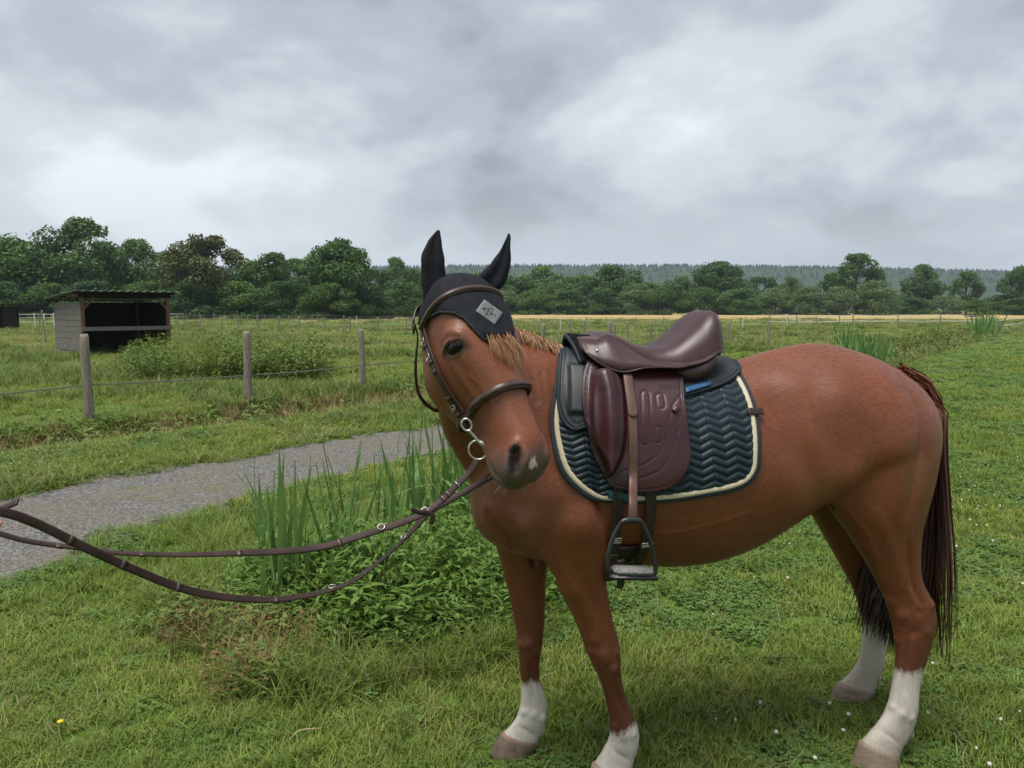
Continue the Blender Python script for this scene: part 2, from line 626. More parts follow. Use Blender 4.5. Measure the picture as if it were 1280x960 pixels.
# muscle and bone forms seen on the near side
line([(740, 590), (755, 635), (766, 680), (763, 716)], .022, -.010)       # behind the elbow
dab(722, 655, .065, .014); dab(700, 615, .06, .008)                       # triceps, shoulder
line([(612, 640), (636, 676), (668, 704), (694, 724)], .012, -.017); line([(640, 640), (662, 672), (684, 700)], .02, .008); line([(700, 560), (722, 600), (735, 640)], .03, .007); line([(745, 560), (742, 610), (752, 650)], .02, -.006)      # breast crease
dab(612, 640, .04, .010); dab(655, 655, .04, .008)
line([(699, 455), (696, 520), (686, 600)], .035, -.009)                  # in front of the shoulder blade
dab(665, 545, .05, .006)
dab(990, 478, .06, .0035); dab(968, 505, .07, -.004)                      # point of hip
line([(970, 500), (996, 560), (1016, 612)], .055, -.012)                # flank hollow
line([(1012, 530), (1027, 590), (1034, 625)], .032, .004)                # flank fold
dab(1034, 634, .03, -.02); dab(1060, 600, .07, .014)                                                # stifle
line([(1100, 470), (1126, 560), (1116, 650)], .06, .010)                 # hamstring
line([(1140, 495), (1150, 560), (1134, 640)], .022, -.006)
dab(1050, 500, .09, .010)
line([(1096, 640), (1116, 690), (1126, 735)], .022, .005)                # gaskin
line([(1136, 680), (1141, 730), (1151, 754)], .014, -.008)               # achilles hollow
dab(1165, 756, .016, .006); dab(1128, 770, .024, .005); dab(1142, 790, .02, -.004)
line([(1136, 795), (1133, 830), (1130, 866)], .010, -.004)
line([(720, 706), (736, 742), (752, 780)], .020, -.005)                  # forearm
dab(712, 740, .04, .007)
dab(753, 818, .022, .006); dab(768, 836, .014, .004)
line([(765, 846), (772, 868), (780, 892)], .009, -.004)
dab(780, 920, .016, .004); dab(660, 806, .022, .006); dab(668, 893, .016, .004); dab(1128, 893, .016, .004)
line([(663, 826), (665, 850), (668, 874)], .009, -.004)
line([(860, 500), (850, 600), (835, 680)], .05, .003); line([(905, 500), (900, 600), (885, 680)], .05, .003)
for pts in ([(676, 462), (684, 505), (681, 560)], [(688, 462), (693, 510), (688, 566)], [(662, 452), (672, 500), (668, 545)]):
    line(pts, .012, -.0022)                                               # skin folds on the bent neck
line([(800, 668), (850, 664), (905, 650), (940, 640)], .008, .0025)      # vein under the belly
line([(1062, 640), (1085, 668), (1098, 705)], .007, .002)
line([(700, 700), (716, 735), (738, 780)], .007, .002)
dab(737, 815, .016, .005); dab(757, 826, .014, .004); dab(744, 800, .02, .003); dab(772, 815, .014, .004)
dab(650, 806, .016, .005); dab(668, 815, .014, .004); dab(676, 826, .012, .004)
dab(1112, 752, .02, .004); dab(1150, 765, .012, -.003); dab(1160, 790, .014, .003); dab(1120, 800, .016, .003)
dab(768, 908, .012, .003); dab(792, 918, .014, .004); dab(655, 890, .012, .003); dab(678, 898, .014, .004); dab(1116, 884, .012, .003); dab(1140, 898, .014, .004)
line([(766, 936), (776, 944), (786, 950)], .008, -.003); line([(648, 908), (660, 914), (668, 920)], .008, -.003); line([(1100, 912), (1112, 920), (1122, 928)], .008, -.003)
for sx in (-1, 1):
    def h_(s, l, n): return hd(s, l * sx, n)
    strokes += [
        (np.array([h_(.175, .10, -.075), h_(.175, .102, -.05), h_(.195, .10, -.026), h_(.225, .092, -.022)]), .013, .012),   # brow over the eye
        (h_(.138, .092, -.045), .022, -.008),                             # hollow above the eye
        (np.array([h_(.245, .108, -.085), h_(.30, .097, -.088), h_(.38, .078, -.088)]), .014, .007),   # facial crest
        (np.array([h_(.28, .07, -.03), h_(.36, .055, -.03), h_(.43, .05, -.03)]), .026, -.005),
        (np.array([h_(.34, .084, -.15), h_(.40, .072, -.14), h_(.46, .066, -.13)]), .026, -.008),
        (np.array([h_(.30, .09, -.06), h_(.34, .07, -.05), h_(.40, .06, -.05)]), .006, .0025),
        (np.array([h_(.30, .085, -.27), h_(.25, .10, -.255), h_(.18, .105, -.235)]), .03, .008),
        (np.array([h_(.36, .072, -.2), h_(.33, .085, -.215), h_(.3, .095, -.2)]), .018, -.005),
        (h_(.25, .105, -.19), .07, .005),                                # cheek
        (np.array([h_(.214, .11, -.078), h_(.215, .108, -.06), h_(.218, .104, -.042)]), .014, -.014),   # eye socket
        (np.array([h_(.210, .112, -.098), h_(.200, .112, -.078), h_(.198, .11, -.055), h_(.209, .104, -.030)]), .0085, .0125),   # upper lid
        (np.array([h_(.222, .111, -.094), h_(.235, .110, -.072), h_(.234, .108, -.055), h_(.224, .102, -.035)]), .007, .004),
        (np.array([h_(.51, .045, -.03), h_(.53, .066, -.045), h_(.56, .071, -.066), h_(.582, .06, -.078)]), .012, .015),   # nostril wing
        (np.array([h_(.522, .046, -.018), h_(.555, .038, -.022), h_(.580, .036, -.045)]), .011, .011),
        (np.array([h_(.528, .054, -.032), h_(.542, .058, -.038), h_(.56, .06, -.05), h_(.574, .058, -.062)]), .014, -.030),  # nostril
        (np.array([h_(.44, .074, -.150), h_(.50, .072, -.146), h_(.55, .071, -.136), h_(.59, .052, -.122), h_(.606, .02, -.112)]), .0085, -.017)]   # mouth line
strokes.append((np.array([hd(.50, 0, -.172), hd(.545, 0, -.168), hd(.575, 0, -.155)]), .03, .012))   # chin
BV = sculpt(BV, strokes)
BV = lap(BV, BE, 2, None, 0.5, True)
# --- coat colouring (the animal's own markings, plus shade painted into the nostrils)
rel = BV - HO
bu, bv_, bz = rel @ HU, rel @ HL, rel @ HZ
hr = (BV - P0) / HEADL
hs, hl, hn = hr @ HD, hr @ HS, hr @ HN - 0.06
HORSE_BVH = BVHTree.FromPolygons(BV.tolist(), BF.tolist())
sock = np.full(len(BV), -1.0)
front = bu > 0.5
near = bv_ > 0.0
low = bz < 0.55
for msk, zlim in ((front & near & low, 0.215 + 0.5 * (0.915 - bu)), (front & ~near & low, np.full(len(BV), 0.275)),
                  (~front & near & low, np.full(len(BV), 0.335)), (~front & ~near & low, np.full(len(BV), 0.37))):
    sock[msk] = (zlim - bz)[msk]
headm = (hs > -0.03) & (hs < 0.66) & (hn > -0.33) & (hn < 0.06) & (np.abs(hl) < 0.16)
muz = np.where(headm, np.clip((hs - 0.49 - 0.25 * np.clip(hn + 0.06, -.2, .1)) / 0.075, 0, 1), 0)
nos_shade = np.zeros(len(BV))  # mask for the cavity shade painted dark inside the nostrils
for sx in (-1, 1):
    q = [hd(*p) for p in ((.53, .056 * sx, -.038), (.548, .06 * sx, -.045), (.57, .058 * sx, -.06))]
    for p in q:
        nos_shade = np.maximum(nos_shade, np.exp(-((BV - p) ** 2).sum(1) / 0.019 ** 2))
eyed = np.zeros(len(BV))
for sx in (-1, 1):
    for p in ((.212, .108 * sx, -.08), (.214, .107 * sx, -.06), (.218, .103 * sx, -.04)):
        eyed = np.maximum(eyed, np.exp(-((BV - hd(*p)) ** 2).sum(1) / 0.031 ** 2))
for sx in (-1, 1):
    for p in resample(np.array([(.44, .074 * sx, -.150), (.50, .072 * sx, -.146), (.55, .071 * sx, -.136), (.59, .052 * sx, -.122), (.606, .02 * sx, -.112)]), .006):
        eyed = np.maximum(eyed, .75 * np.exp(-((BV - hd(*p)) ** 2).sum(1) / 0.009 ** 2))
pk = hp(666, 579, hd(.57, 0, -.03))
pink = np.exp(-((BV - pk) ** 2).sum(1) / 0.022 ** 2)
dark = np.clip((0.62 - bz) / 0.3, 0, 1) * 0.8                      # darker lower legs
tan_ = np.exp(-((BV - hp(1022, 612, hw(.2, .2, .95))) ** 2).sum(1) / 0.075 ** 2)
tan_ = np.maximum(tan_, 0.6 * np.exp(-((BV - hp(672, 640, hw(1.2, .2, .95))) ** 2).sum(1) / 0.10 ** 2))
tan_ = np.maximum(tan_, np.where(headm, .38 * np.clip((.52 - hs) / .15, 0, 1), 0))
tan_ = np.maximum(tan_, 0.7 * np.exp(-((BV - hp(1150, 590, hw(-.2, .2, 1.05))) ** 2).sum(1) / 0.06 ** 2))

coat, nt, b = principled('chestnut_coat', (0.2, 0.07, 0.03), 0.5, 0.42)
def horse_coat():
    L = nt.links.new
    def att(n):
        a = N(nt, 'ShaderNodeAttribute'); a.attribute_name = n; return a.outputs['Fac']
    tc = N(nt, 'ShaderNodeTexCoord')
    def noise(scale, det=4.0, st=None):
        n_ = N(nt, 'ShaderNodeTexNoise', inp={'Scale': scale, 'Detail': det, 'Roughness': 0.6})
        if st:
            mp = N(nt, 'ShaderNodeMapping'); mp.inputs['Scale'].default_value = st
            L(tc.outputs['Object'], mp.inputs[0]); L(mp.outputs[0], n_.inputs['Vector'])
        else: L(tc.outputs['Object'], n_.inputs['Vector'])
        return n_.outputs['Fac']
    def mix(fac, a, c):
        m_ = N(nt, 'ShaderNodeMix', data_type='RGBA')
        if isinstance(fac, float): m_.inputs['Factor'].default_value = fac
        else: L(fac, m_.inputs['Factor'])
        if isinstance(a, tuple): m_.inputs['A'].default_value = (*a, 1)
        else: L(a, m_.inputs['A'])
        if isinstance(c, tuple): m_.inputs['B'].default_value = (*c, 1)
        else: L(c, m_.inputs['B'])
        return m_.outputs['Result']
    def math_(op, a, c=None):
        m_ = N(nt, 'ShaderNodeMath', operation=op)
        for i, x in enumerate((a, c)):
            if x is None: continue
            if isinstance(x, (int, float)): m_.inputs[i].default_value = x
            else: L(x, m_.inputs[i])
        return m_.outputs[0]
    def rng_(x, a, c, lo=0.0, hi=1.0):
        m_ = N(nt, 'ShaderNodeMapRange', inp={'From Min': a, 'From Max': c, 'To Min': lo, 'To Max': hi}); L(x, m_.inputs[0]); return m_.outputs[0]
    big = rng_(noise(3.0), .35, .65)
    f1 = noise(230.0, 3.0, (.18, .8, 1)); f2 = noise(230.0, 3.0, (1, 1, .16))
    mf = N(nt, 'ShaderNodeMix', data_type='FLOAT'); L(att('dark'), mf.inputs[0]); L(f1, mf.inputs[2]); L(f2, mf.inputs[3])
    fine = rng_(mf.outputs[0], .25, .75)
    dirt = rng_(noise(11.0, 7.0), .42, .72)
    col = mix(big, COAT_A, COAT_B)
    col = mix(math_('MULTIPLY', fine, 0.42), col, COAT_C)
    col = mix(math_('MULTIPLY', dirt, 0.22), col, COAT_DARK)
    col = mix(math_('MULTIPLY', att('tan'), 0.55), col, COAT_TAN)
    col = mix(math_('MULTIPLY', att('dark'), 0.75), col, COAT_DARK)
    mz = math_('ADD', att('muz'), math_('MULTIPLY', math_('SUBTRACT', noise(30.0), 0.5), 0.35))
    mzf = rng_(mz, .25, .95)
    col = mix(math_('MULTIPLY', mzf, 0.88), col, (0.088, 0.062, 0.053))
    col = mix(rng_(att('eyed'), .25, .85, 0.0, .88), col, (0.025, 0.018, 0.016))
    pkn = rng_(math_('ADD', att('pink'), math_('MULTIPLY', math_('SUBTRACT', noise(85.0, 2.0), 0.5), 1.1)), .52, .74)
    col = mix(pkn, col, (0.62, 0.42, 0.37))
    col = mix(rng_(att('nos_shade'), .25, .7), col, (0.012, 0.010, 0.010))
    sk = math_('ADD', att('sock'), math_('MULTIPLY', math_('SUBTRACT', noise(34.0, 5.0, (1, 1, .35)), 0.5), 0.075))
    skf = rng_(sk, -0.012, 0.012)
    wh = mix(rng_(noise(30.0, 5.0, (1, 1, .3)), .3, .75), (0.56, 0.52, 0.47), (0.42, 0.36, 0.30))
    stain = rng_(math_('ADD', att('sock'), math_('MULTIPLY', noise(18.0, 5.0), .12)), .20, .34, 0.0, .6)
    wh = mix(stain, wh, (0.30, 0.23, 0.15))
    col = mix(skf, col, wh)
    L(col, b.inputs['Base Color'])
    L(math_('ADD', rng_(skf, 0, 1, .36, .68), math_('ADD', math_('MULTIPLY', noise(7.0, 5.0), .18), math_('MULTIPLY', att('nos_shade'), .5))), b.inputs['Roughness'])
    # short hair: very fine streaky relief
    bp = N(nt, 'ShaderNodeBump', inp={'Strength': 0.20, 'Distance': 0.0018})
    L(math_('ADD', fine, math_('MULTIPLY', noise(70.0, 4.0), .6)), bp.inputs['Height'])
    L(bp.outputs[0], b.inputs['Normal'])
    b.inputs['Sheen Weight'].default_value = 0.06
    b.inputs['Sheen Roughness'].default_value = 0.4


COAT_A, COAT_B, COAT_C = (0.172, 0.047, 0.0175), (0.122, 0.0320, 0.0118), (0.255, 0.086, 0.036)
COAT_TAN, COAT_DARK = (0.23, 0.095, 0.046), (0.060, 0.0175, 0.0090)
horse_coat()
horse_me = np_mesh('horse', BV, BF, [coat], True, dict(sock=sock, muz=muz, nos_shade=nos_shade, eyed=eyed, pink=pink, dark=dark, tan=tan_))
horse = link('horse', horse_me)
tag(horse, 'chestnut horse with white socks, saddled and bridled, standing on the lawn', 'horse')

# --- eyes
eye_m, _, eb = principled('eye_black', (0.006, 0.004, 0.004), 0.12, 0.28)
def uv_sphere(c, r, ax=None, nu=24, nv=14):
    V = [];F = []
    ax = np.eye(3) if ax is None else np.array(ax)
    r = np.broadcast_to(r, (3,))
    for i in range(nv + 1):
        th = math.pi * i / nv
        for j in range(nu):
            ph = 2 * math.pi * j / nu
            p = np.array([math.sin(th) * math.cos(ph), math.sin(th) * math.sin(ph), math.cos(th)]) * r
            V.append(c + p @ ax)
    for i in range(nv):
        for j in range(nu):
            F.append((i * nu + j, i * nu + (j + 1) % nu, (i + 1) * nu + (j + 1) % nu, (i + 1) * nu + j))
    return np.array(V), F
for sx in (-1, 1):
    v, f_ = uv_sphere(hd(.2155, .0985 * sx, -.060), (.0230, .034, .0225), [HD, HN, HS])
    mesh_obj('eye', v, f_, eye_m, horse)

# --- hooves
hoof_m = noise_mat('hoof_horn', (0.15, 0.11, 0.078), (0.27, 0.205, 0.15), 14, 0.55, 0.4, stretch=(1, 1, 3), bump=0.25, bscale=90, bdist=0.003)
hoof_d = noise_mat('hoof_horn_dark', (0.055, 0.045, 0.038), (0.23, 0.16, 0.11), 9, 0.55, 0.4, stretch=(1, 1, 1), bump=0.25, bscale=90, bdist=0.003)
def hoof(last, toe, heel, v, mat, rl=.058):
    top = np.array(last); c0 = top.mean(0)
    t = hpx(*toe, v); h = hpx(*heel, v)
    tu, hu_ = (t - HO) @ HU, (h - HO) @ HU
    cu = (tu + hu_) / 2; ru = (tu - hu_) / 2 * 1.03
    k = len(top)
    a = np.arange(k) / k * 2 * np.pi
    bot = np.array([hw(cu + ru * math.sin(x) * (1 if math.sin(x) > 0 else .9), v + rl * math.cos(x) * (1.0 - .12 * math.sin(x)), 0.0) for x in a])
    HOOVES.append(bot.mean(0)[:2])
    rings = [c0 + (top - c0) * .9 + HZ * .012, c0 + (top - c0) * 1.05 + HZ * .004, c0 + (top - c0) * 1.10 - HZ * .004]
    for f in (.2, .4, .6, .8, 1.0):
        rings.append(rings[2] * (1 - f) + bot * f)
    v_, f_ = loft(rings)
    return mesh_obj('hoof', v_, f_, mat, horse)
HOOVES = []
hoof(leg_nh[-1], (1066, 954), (1121, 957), .21, hoof_m)
hoof(leg_fh[-1], (1038, 873), (1088, 876), -.225, hoof_m, .052)
hoof(leg_nf[-1], (731, 990), (789, 990), .14, hoof_m)
hoof(leg_ff[-1], (612, 950), (668, 948), -.12, hoof_d, .054)


# --- hair: strands as narrow tapered strips
def strands(guides, per, spread, width, seg, rnd, tip=0.3, droop=0.0, end_var=0.12, root_spread=.25):
    """guides: list of (m,3) control polylines; each gives `per` strips scattered around it"""
    V = [];F = [];T = []
    o = 0
    for g in guides:
        g = catmull(g, 6)
        for _ in range(per):
            L_ = rnd.uniform(1 - end_var * 2, 1.0)
            q = resample(g[:max(3, int(len(g) * L_))], 1e9 if False else 0.02)
            t = np.linspace(0, 1, seg + 1)
            idx = t * (len(q) - 1)
            P = np.stack([np.interp(idx, np.arange(len(q)), q[:, c]) for c in range(3)], 1)
            off = rnd.normal(0, 1, 3) * spread
            wob = rnd.normal(0, 1, 3) * spread * 0.6; ph = rnd.uniform(0, 6.28); fr = rnd.uniform(3, 7)
            P = P + off * (root_spread + (1 - root_spread) * t[:, None]) + wob * np.sin(ph + fr * t)[:, None] * t[:, None] * 0.7
            Tn = np.gradient(P, axis=0); Tn /= np.linalg.norm(Tn, axis=1, keepdims=True) + 1e-9
            side = np.cross(Tn, rnd.normal(0, 1, 3)); side /= np.linalg.norm(side, axis=1, keepdims=True) + 1e-9
            wd = width * rnd.uniform(.6, 1.3) * (1 - (1 - tip) * t ** 2)
            V.append(P - side * wd[:, None] / 2); V.append(P + side * wd[:, None] / 2)
            n = seg + 1
            for i in range(seg):
                F.append((o + i, o + i + 1, o + n + i + 1, o + n + i))
            T += [rnd.uniform()] * (2 * n)
            o += 2 * n
    return np.vstack(V), np.array(F), np.array(T)


def hair_mat(name, c1, c2, root=None, rough=0.4):
    m, nt, b = principled(name, c1, rough, 0.4)
    L = nt.links.new
    a = N(nt, 'ShaderNodeAttribute'); a.attribute_name = 'tone'
    mx = N(nt, 'ShaderNodeMix', data_type='RGBA')
    mx.inputs['A'].default_value = (*c1, 1); mx.inputs['B'].default_value = (*c2, 1)
    L(a.outputs['Fac'], mx.inputs['Factor'])
    src = mx.outputs['Result']
    if root:
        r = N(nt, 'ShaderNodeAttribute'); r.attribute_name = 'root'
        m2 = N(nt, 'ShaderNodeMix', data_type='RGBA'); m2.inputs['B'].default_value = (*root, 1)
        L(r.outputs['Fac'], m2.inputs['Factor']); L(src, m2.inputs['A']); src = m2.outputs['Result']
    L(src, b.inputs['Base Color'])
    return m


hr_ = np.random.default_rng(3)
tail_m = hair_mat('tail_hair', (0.014, 0.006, 0.005), (0.060, 0.020, 0.012), (0.17, 0.05, 0.022))
guides = []
for i in range(200):
    d = hr_.uniform(0, 1)                         # along the dock
    r0 = hw(-.19 - .095 * d, hr_.normal(0, .018), 1.368 - .13 * d)
    fl = float(np.clip(hr_.uniform(-1.15, .60), -1, .5)); sd_ = hr_.normal(0, 1)
    ue = -.262 - .115 * fl + .02 * hr_.normal(); ve = -.005 + .065 * sd_
    zend = 0.23 + hr_.uniform(-.05, .16) + (.06 * (1 - fl) if fl < 0 else 0)
    g = [r0, r0 - HU * (.030 + .012 * (1 - d)) - HZ * (.012 + .02 * d), hw(-.285 - .055 * d ** .5 - .012 * fl, ve * .25, 1.285 - .10 * d),
         hw(-.318 - .03 * fl, ve * .35, 1.10 - .06 * d), hw(-.298 - .075 * fl, ve * .6, .86), hw(-.278 - .10 * fl, ve * .85, .62), hw(ue, ve, zend)]
    guides.append(np.array(g))
v, f_, t_ = strands(guides, 36, .013, .0066, 12, hr_, tip=.3, end_var=.05, root_spread=.8)
zz = v[:, 2]
tail_me = np_mesh('tail', v, f_, [tail_m], True, dict(tone=t_, root=np.clip((zz - 1.12) / .2, 0, 1) * .85))
tail = link('tail', tail_me, horse)
# inner bulk of the tail under the outer strands
bk = [(-.315, 1.14, .030, .030), (-.318, .98, .050, .040), (-.308, .78, .066, .046), (-.296, .58, .074, .046), (-.285, .42, .060, .036), (-.28, .33, .03, .016)]
rings = [sring(hw(u_, 0, z_), HU, HL, a_, a_, b_, 2, 2, 24) * 1.0 for u_, z_, a_, b_ in bk]
RR = smooth_rings(rings, 6)
RR = [r_.mean(0) + (r_ - r_.mean(0)) * (1 + .16 * np.sin(np.arange(24) * 2.6 + .3 * i))[:, None] for i, r_ in enumerate(RR)]
v, f_ = loft(RR)
mesh_obj('tail_core', v, f_, noise_mat('tail_core_hair', (0.010, 0.0045, 0.004), (0.045, 0.015, 0.010), 60, 0.5, stretch=(1, 1, .06), bump=.8, bscale=120, bdist=.006), horse)
# dock: the fleshy root of the tail
dk = [hw(-.15, 0, 1.34), hw(-.215, 0, 1.315), hw(-.27, 0, 1.265), hw(-.312, 0, 1.19), hw(-.335, 0, 1.1), hw(-.335, 0, .98)]
v, f_ = tube(catmull(dk, 5), np.interp(np.linspace(0, 1, 26), [0, .4, 1], [.045, .045, .02]), 12)
mesh_obj('tail_dock', v, f_, noise_mat('dock_hair', (0.14, 0.045, 0.024), (0.07, 0.024, 0.015), 30, 0.5, stretch=(1, 1, .2)), horse)

mane_m = hair_mat('mane_hair', (0.32, 0.165, 0.075), (0.50, 0.30, 0.16))
guides = []
crest = [(1.03, 1.44), (1.12, 1.455), (1.22, 1.5)]
for i in range(110):
    # crest line: highest point of the body mesh in a thin slice of the neck
    uu = hr_.uniform(1.04, 1.42)
    m_ = (np.abs(bu - uu) < .006) & (bz > 1.3) & (hn < -.2)
    if not m_.any(): continue
    k = np.nonzero(m_)[0][np.argmax(bz[m_])]
    p = BV[k]
    side = hr_.choice([1, 1, 1, -1])
    ln = hr_.uniform(.03, .08)
    g = [p - HZ * .006, p + HZ * .016 + HL * side * .006 - HU * .01, p + HZ * .016 + HL * side * .024 - HU * .018, p - HZ * ln * .5 + HL * side * .045 - HU * .024]
    guides.append(np.array(g))
if guides:
    v, f_, t_ = strands(guides, 22, .006, .0028, 6, hr_, end_var=.2)
    link('mane', np_mesh('mane', v, f_, [mane_m], True, dict(tone=t_)), horse)
guides = []
for i in range(70):
    l0 = float(np.clip(hr_.normal(.004, .020), -.042, .042)); ln = hr_.uniform(.5, 1.15); sw = hr_.normal(.008, .010)
    g = [hd(.185, l0, .0005), hd(.215, l0 * 1.05, .0055), hd(.215 + .035 * ln, l0 * 1.1 + sw * .4, .0085), hd(.215 + .07 * ln, l0 * 1.1 + sw, .0075), hd(.215 + .105 * ln, l0 * 1.0 + sw * 1.5, .0050)]
    guides.append(np.array(g))
v, f_, t_ = strands(guides, 14, .0026, .0017, 8, hr_, tip=.1, end_var=.25)
fore_m = hair_mat('forelock_hair', (0.22, 0.095, 0.042), (0.42, 0.23, 0.115))
link('forelock', np_mesh('forelock', v, f_, [fore_m], True, dict(tone=t_)), horse)
# white feather behind the fetlocks
feather_m = hair_mat('feather_hair', (0.5, 0.46, 0.41), (0.62, 0.58, 0.52))
for (fx, fy, vv) in ((797, 925, .14), (682, 900, -.12), (1142, 905, .205), (1101, 842, -.21)):
    c = hpx(fx, fy, vv); guides = []
    for i in range(14):
        a = hr_.uniform(-1, 1)
        p = c + HL * a * .018 + HU * .024 + HZ * hr_.uniform(-.005, .02)
        guides.append(np.array([p, p - HU * .010 - HZ * .012, p - HU * .012 - HZ * .03, p - HU * .008 - HZ * .045]))
    v, f_, t_ = strands(guides, 12, .003, .0022, 5, hr_)
    link('feather', np_mesh('feather', v, f_, [feather_m], True, dict(tone=t_)), horse)
# whiskers
guides = []
for i in range(30):
    a = hr_.uniform(-1, 1)
    p = hd(.57 + hr_.uniform(-.03, .03), .05 * a, -.15 + .02 * abs(a)); dr = unit(HD * .7 - HN * .5 + HS * a * .6 + hr_.normal(0, .25, 3))
    guides.append(np.array([p, p + dr * .012, p + dr * .025 + HZ * -.002, p + dr * .036 + HZ * -.006]))
v, f_, t_ = strands(guides, 1, .001, .0008, 4, hr_)
link('whiskers', np_mesh('whiskers', v, f_, [mane_m], True, dict(tone=t_)), horse)


# --- short coat hair lying along the skin
def coat_hair(n):
    r = np.random.default_rng(12)
    a_, b_, c_, d_ = (BV[BF[:, i]] for i in range(4))
    area = np.linalg.norm(np.cross(c_ - a_, d_ - b_), axis=1); pick = r.choice(len(BF), n, p=area / area.sum())
    s_, t_ = r.uniform(size=(n, 1)), r.uniform(size=(n, 1))
    P = (a_[pick] * (1 - s_) + b_[pick] * s_) * (1 - t_) + (d_[pick] * (1 - s_) + c_[pick] * s_) * t_
    vn = vnormals(BV, BF); k = BF[pick, 0]; nrm = vn[k]
    if ((BV[k] - (HO + HZ * 1.05 + HU * .5)) * nrm).sum(1).mean() < 0: nrm = -nrm
    back = np.tile(-HU * .85 - HZ * .5, (n, 1))
    lowz = np.clip((1.0 - bz[k]) / .25, 0, 1)[:, None]
    flow = back * (1 - lowz) + np.tile(-HZ - HU * .1, (n, 1)) * lowz
    hm = headm[k][:, None]
    flow = np.where(hm, HD + HS * np.sign(hl[k])[:, None] * .15 - HN * .25, flow)
    flow = flow + r.normal(0, .22, (n, 3))
    flow -= nrm * (flow * nrm).sum(1, keepdims=True); flow /= np.linalg.norm(flow, axis=1, keepdims=True) + 1e-9
    ln = (np.where(headm[k], .008, .013) * r.uniform(.6, 1.3, n))[:, None]
    sd_ = np.cross(nrm, flow); wd = (r.uniform(.0004, .0009, n))[:, None]
    tip = P + flow * ln + nrm * ln * r.uniform(.05, .2, (n, 1))
    mid = P + flow * ln * .5 + nrm * ln * .12
    base = P - nrm * .0005
    V = np.stack([base - sd_ * wd, base + sd_ * wd, tip + sd_ * wd * .15, tip - sd_ * wd * .15], 1).reshape(-1, 3)
    A, B, C, TN, DK = (np.array(x) for x in (COAT_A, COAT_B, COAT_C, COAT_TAN, COAT_DARK))
    u = r.uniform(size=(n, 1))
    col = A * (1 - u) + np.where(r.uniform(size=(n, 1)) < .5, B, C) * u
    f = tan_[k][:, None] * .55; col = col * (1 - f) + TN * f
    f = dark[k][:, None] * .75; col = col * (1 - f) + DK * f
    f = np.clip(muz[k][:, None] - .2, 0, 1); col = col * (1 - f) + np.array([.088, .062, .053]) * f
    f = np.clip((eyed[k][:, None] - .25) / .6, 0, 1); col = col * (1 - f) + np.array([.02, .014, .012]) * f
    f = (sock[k] + r.normal(0, .010, n) > 0)[:, None]; col = np.where(f, np.array([.54, .50, .45]) * r.uniform(.75, 1.08, (n, 1)), col)
    keep = (nos_shade[k] < .2) & (pink[k] < .3)
    keep = np.repeat(keep, 4)
    V = V[keep]; col = np.repeat(col, 4, 0)[keep]
    m, nt, b = principled('coat_hair', (0.1, 0.04, 0.02), 0.42, 0.4)
    at = N(nt, 'ShaderNodeAttribute'); at.attribute_name = 'haircol'; nt.links.new(at.outputs['Color'], b.inputs['Base Color'])
    me = np_mesh('coat_hair', V, np.arange(len(V)).reshape(-1, 4), [m], True)
    ca = me.attributes.new('haircol', 'FLOAT_COLOR', 'POINT')
    ca.data.foreach_set('color', np.concatenate([col, np.ones((len(col), 1))], 1).astype(np.float32).ravel())
    o = link('coat_hair', me, horse); o['kind'] = 'stuff'
    return o


coat_hair(170000)
# ================================================================== tack
leather = noise_mat('bridle_leather', (0.030, 0.014, 0.011), (0.052, 0.024, 0.018), 25, 0.38, 0.5, bump=0.12, bscale=500, bdist=0.001)
leather_rein = noise_mat('rein_leather', (0.022, 0.011, 0.009), (0.042, 0.021, 0.017), 18, 0.55, 0.3, bump=0.2, bscale=400, bdist=0.001)
padding = noise_mat('padded_leather', (0.045, 0.021, 0.018), (0.065, 0.032, 0.026), 22, 0.35, 0.5, bump=0.1, bscale=400, bdist=0.001)
steel, _, _ = principled('steel', (0.55, 0.54, 0.52), 0.22, 0.5, Metallic=1.0)
steel_dull = noise_mat('dull_steel', (0.42, 0.40, 0.37), (0.56, 0.54, 0.5), 60, 0.34, 0.5, Metallic=0.9)
bonnet_m = noise_mat('bonnet_fabric', (0.006, 0.007, 0.010), (0.011, 0.013, 0.018), 40, 0.85, 0.25, bump=0.5, bscale=900, bdist=0.001)
trim_m = noise_mat('bonnet_trim', (0.016, 0.018, 0.022), (0.035, 0.037, 0.042), 300, 0.8, 0.2, bump=0.8, bscale=600, bdist=0.002)
badge_m = noise_mat('badge_grey', (0.12, 0.125, 0.13), (0.17, 0.175, 0.18), 60, 0.6, 0.3, bump=0.3, bscale=500, bdist=0.001)
black_m, _, _ = principled('black_thread', (0.008, 0.008, 0.009), 0.6, 0.3)


def near_surf(p, off=0.0):
    q, n, i, d = HORSE_BVH.find_nearest(Vector(p))
    q = np.array(q); n = np.array(n)
    return q + n * off, n


def cast_head(s, phi, off=0.0, na=-.085):
    """walk out from the head's long axis at angle phi from the face's midline (negative = its right side)"""
    o = hd(s, 0, na)
    d = math.cos(phi) * HN + math.sin(phi) * HS
    q, n, i, dist = HORSE_BVH.ray_cast(Vector(o), Vector(d))
    if q is None: return o + d * .1, d
    q = np.array(q)
    if dist > .24: q = o + d * .2
    return q + d * off, d


def smooth_path(P, it=6):
    P = np.array(P, float)
    for _ in range(it):
        P[1:-1] = .5 * P[1:-1] + .25 * (P[2:] + P[:-2])
    return P


# --- ear bonnet
bonnet = empty('ear_bonnet', hd(.02, 0, -.08))
tag(bonnet, 'black fabric ear bonnet with a grey badge on the horse\'s forehead', 'ear bonnet')
def setp(o, par):
    """parent keeping the world place"""
    o.parent = par
    M = Matrix.Translation(par.location) if par.parent is None else par.matrix_world
    o.matrix_parent_inverse = M.inverted()
    return o


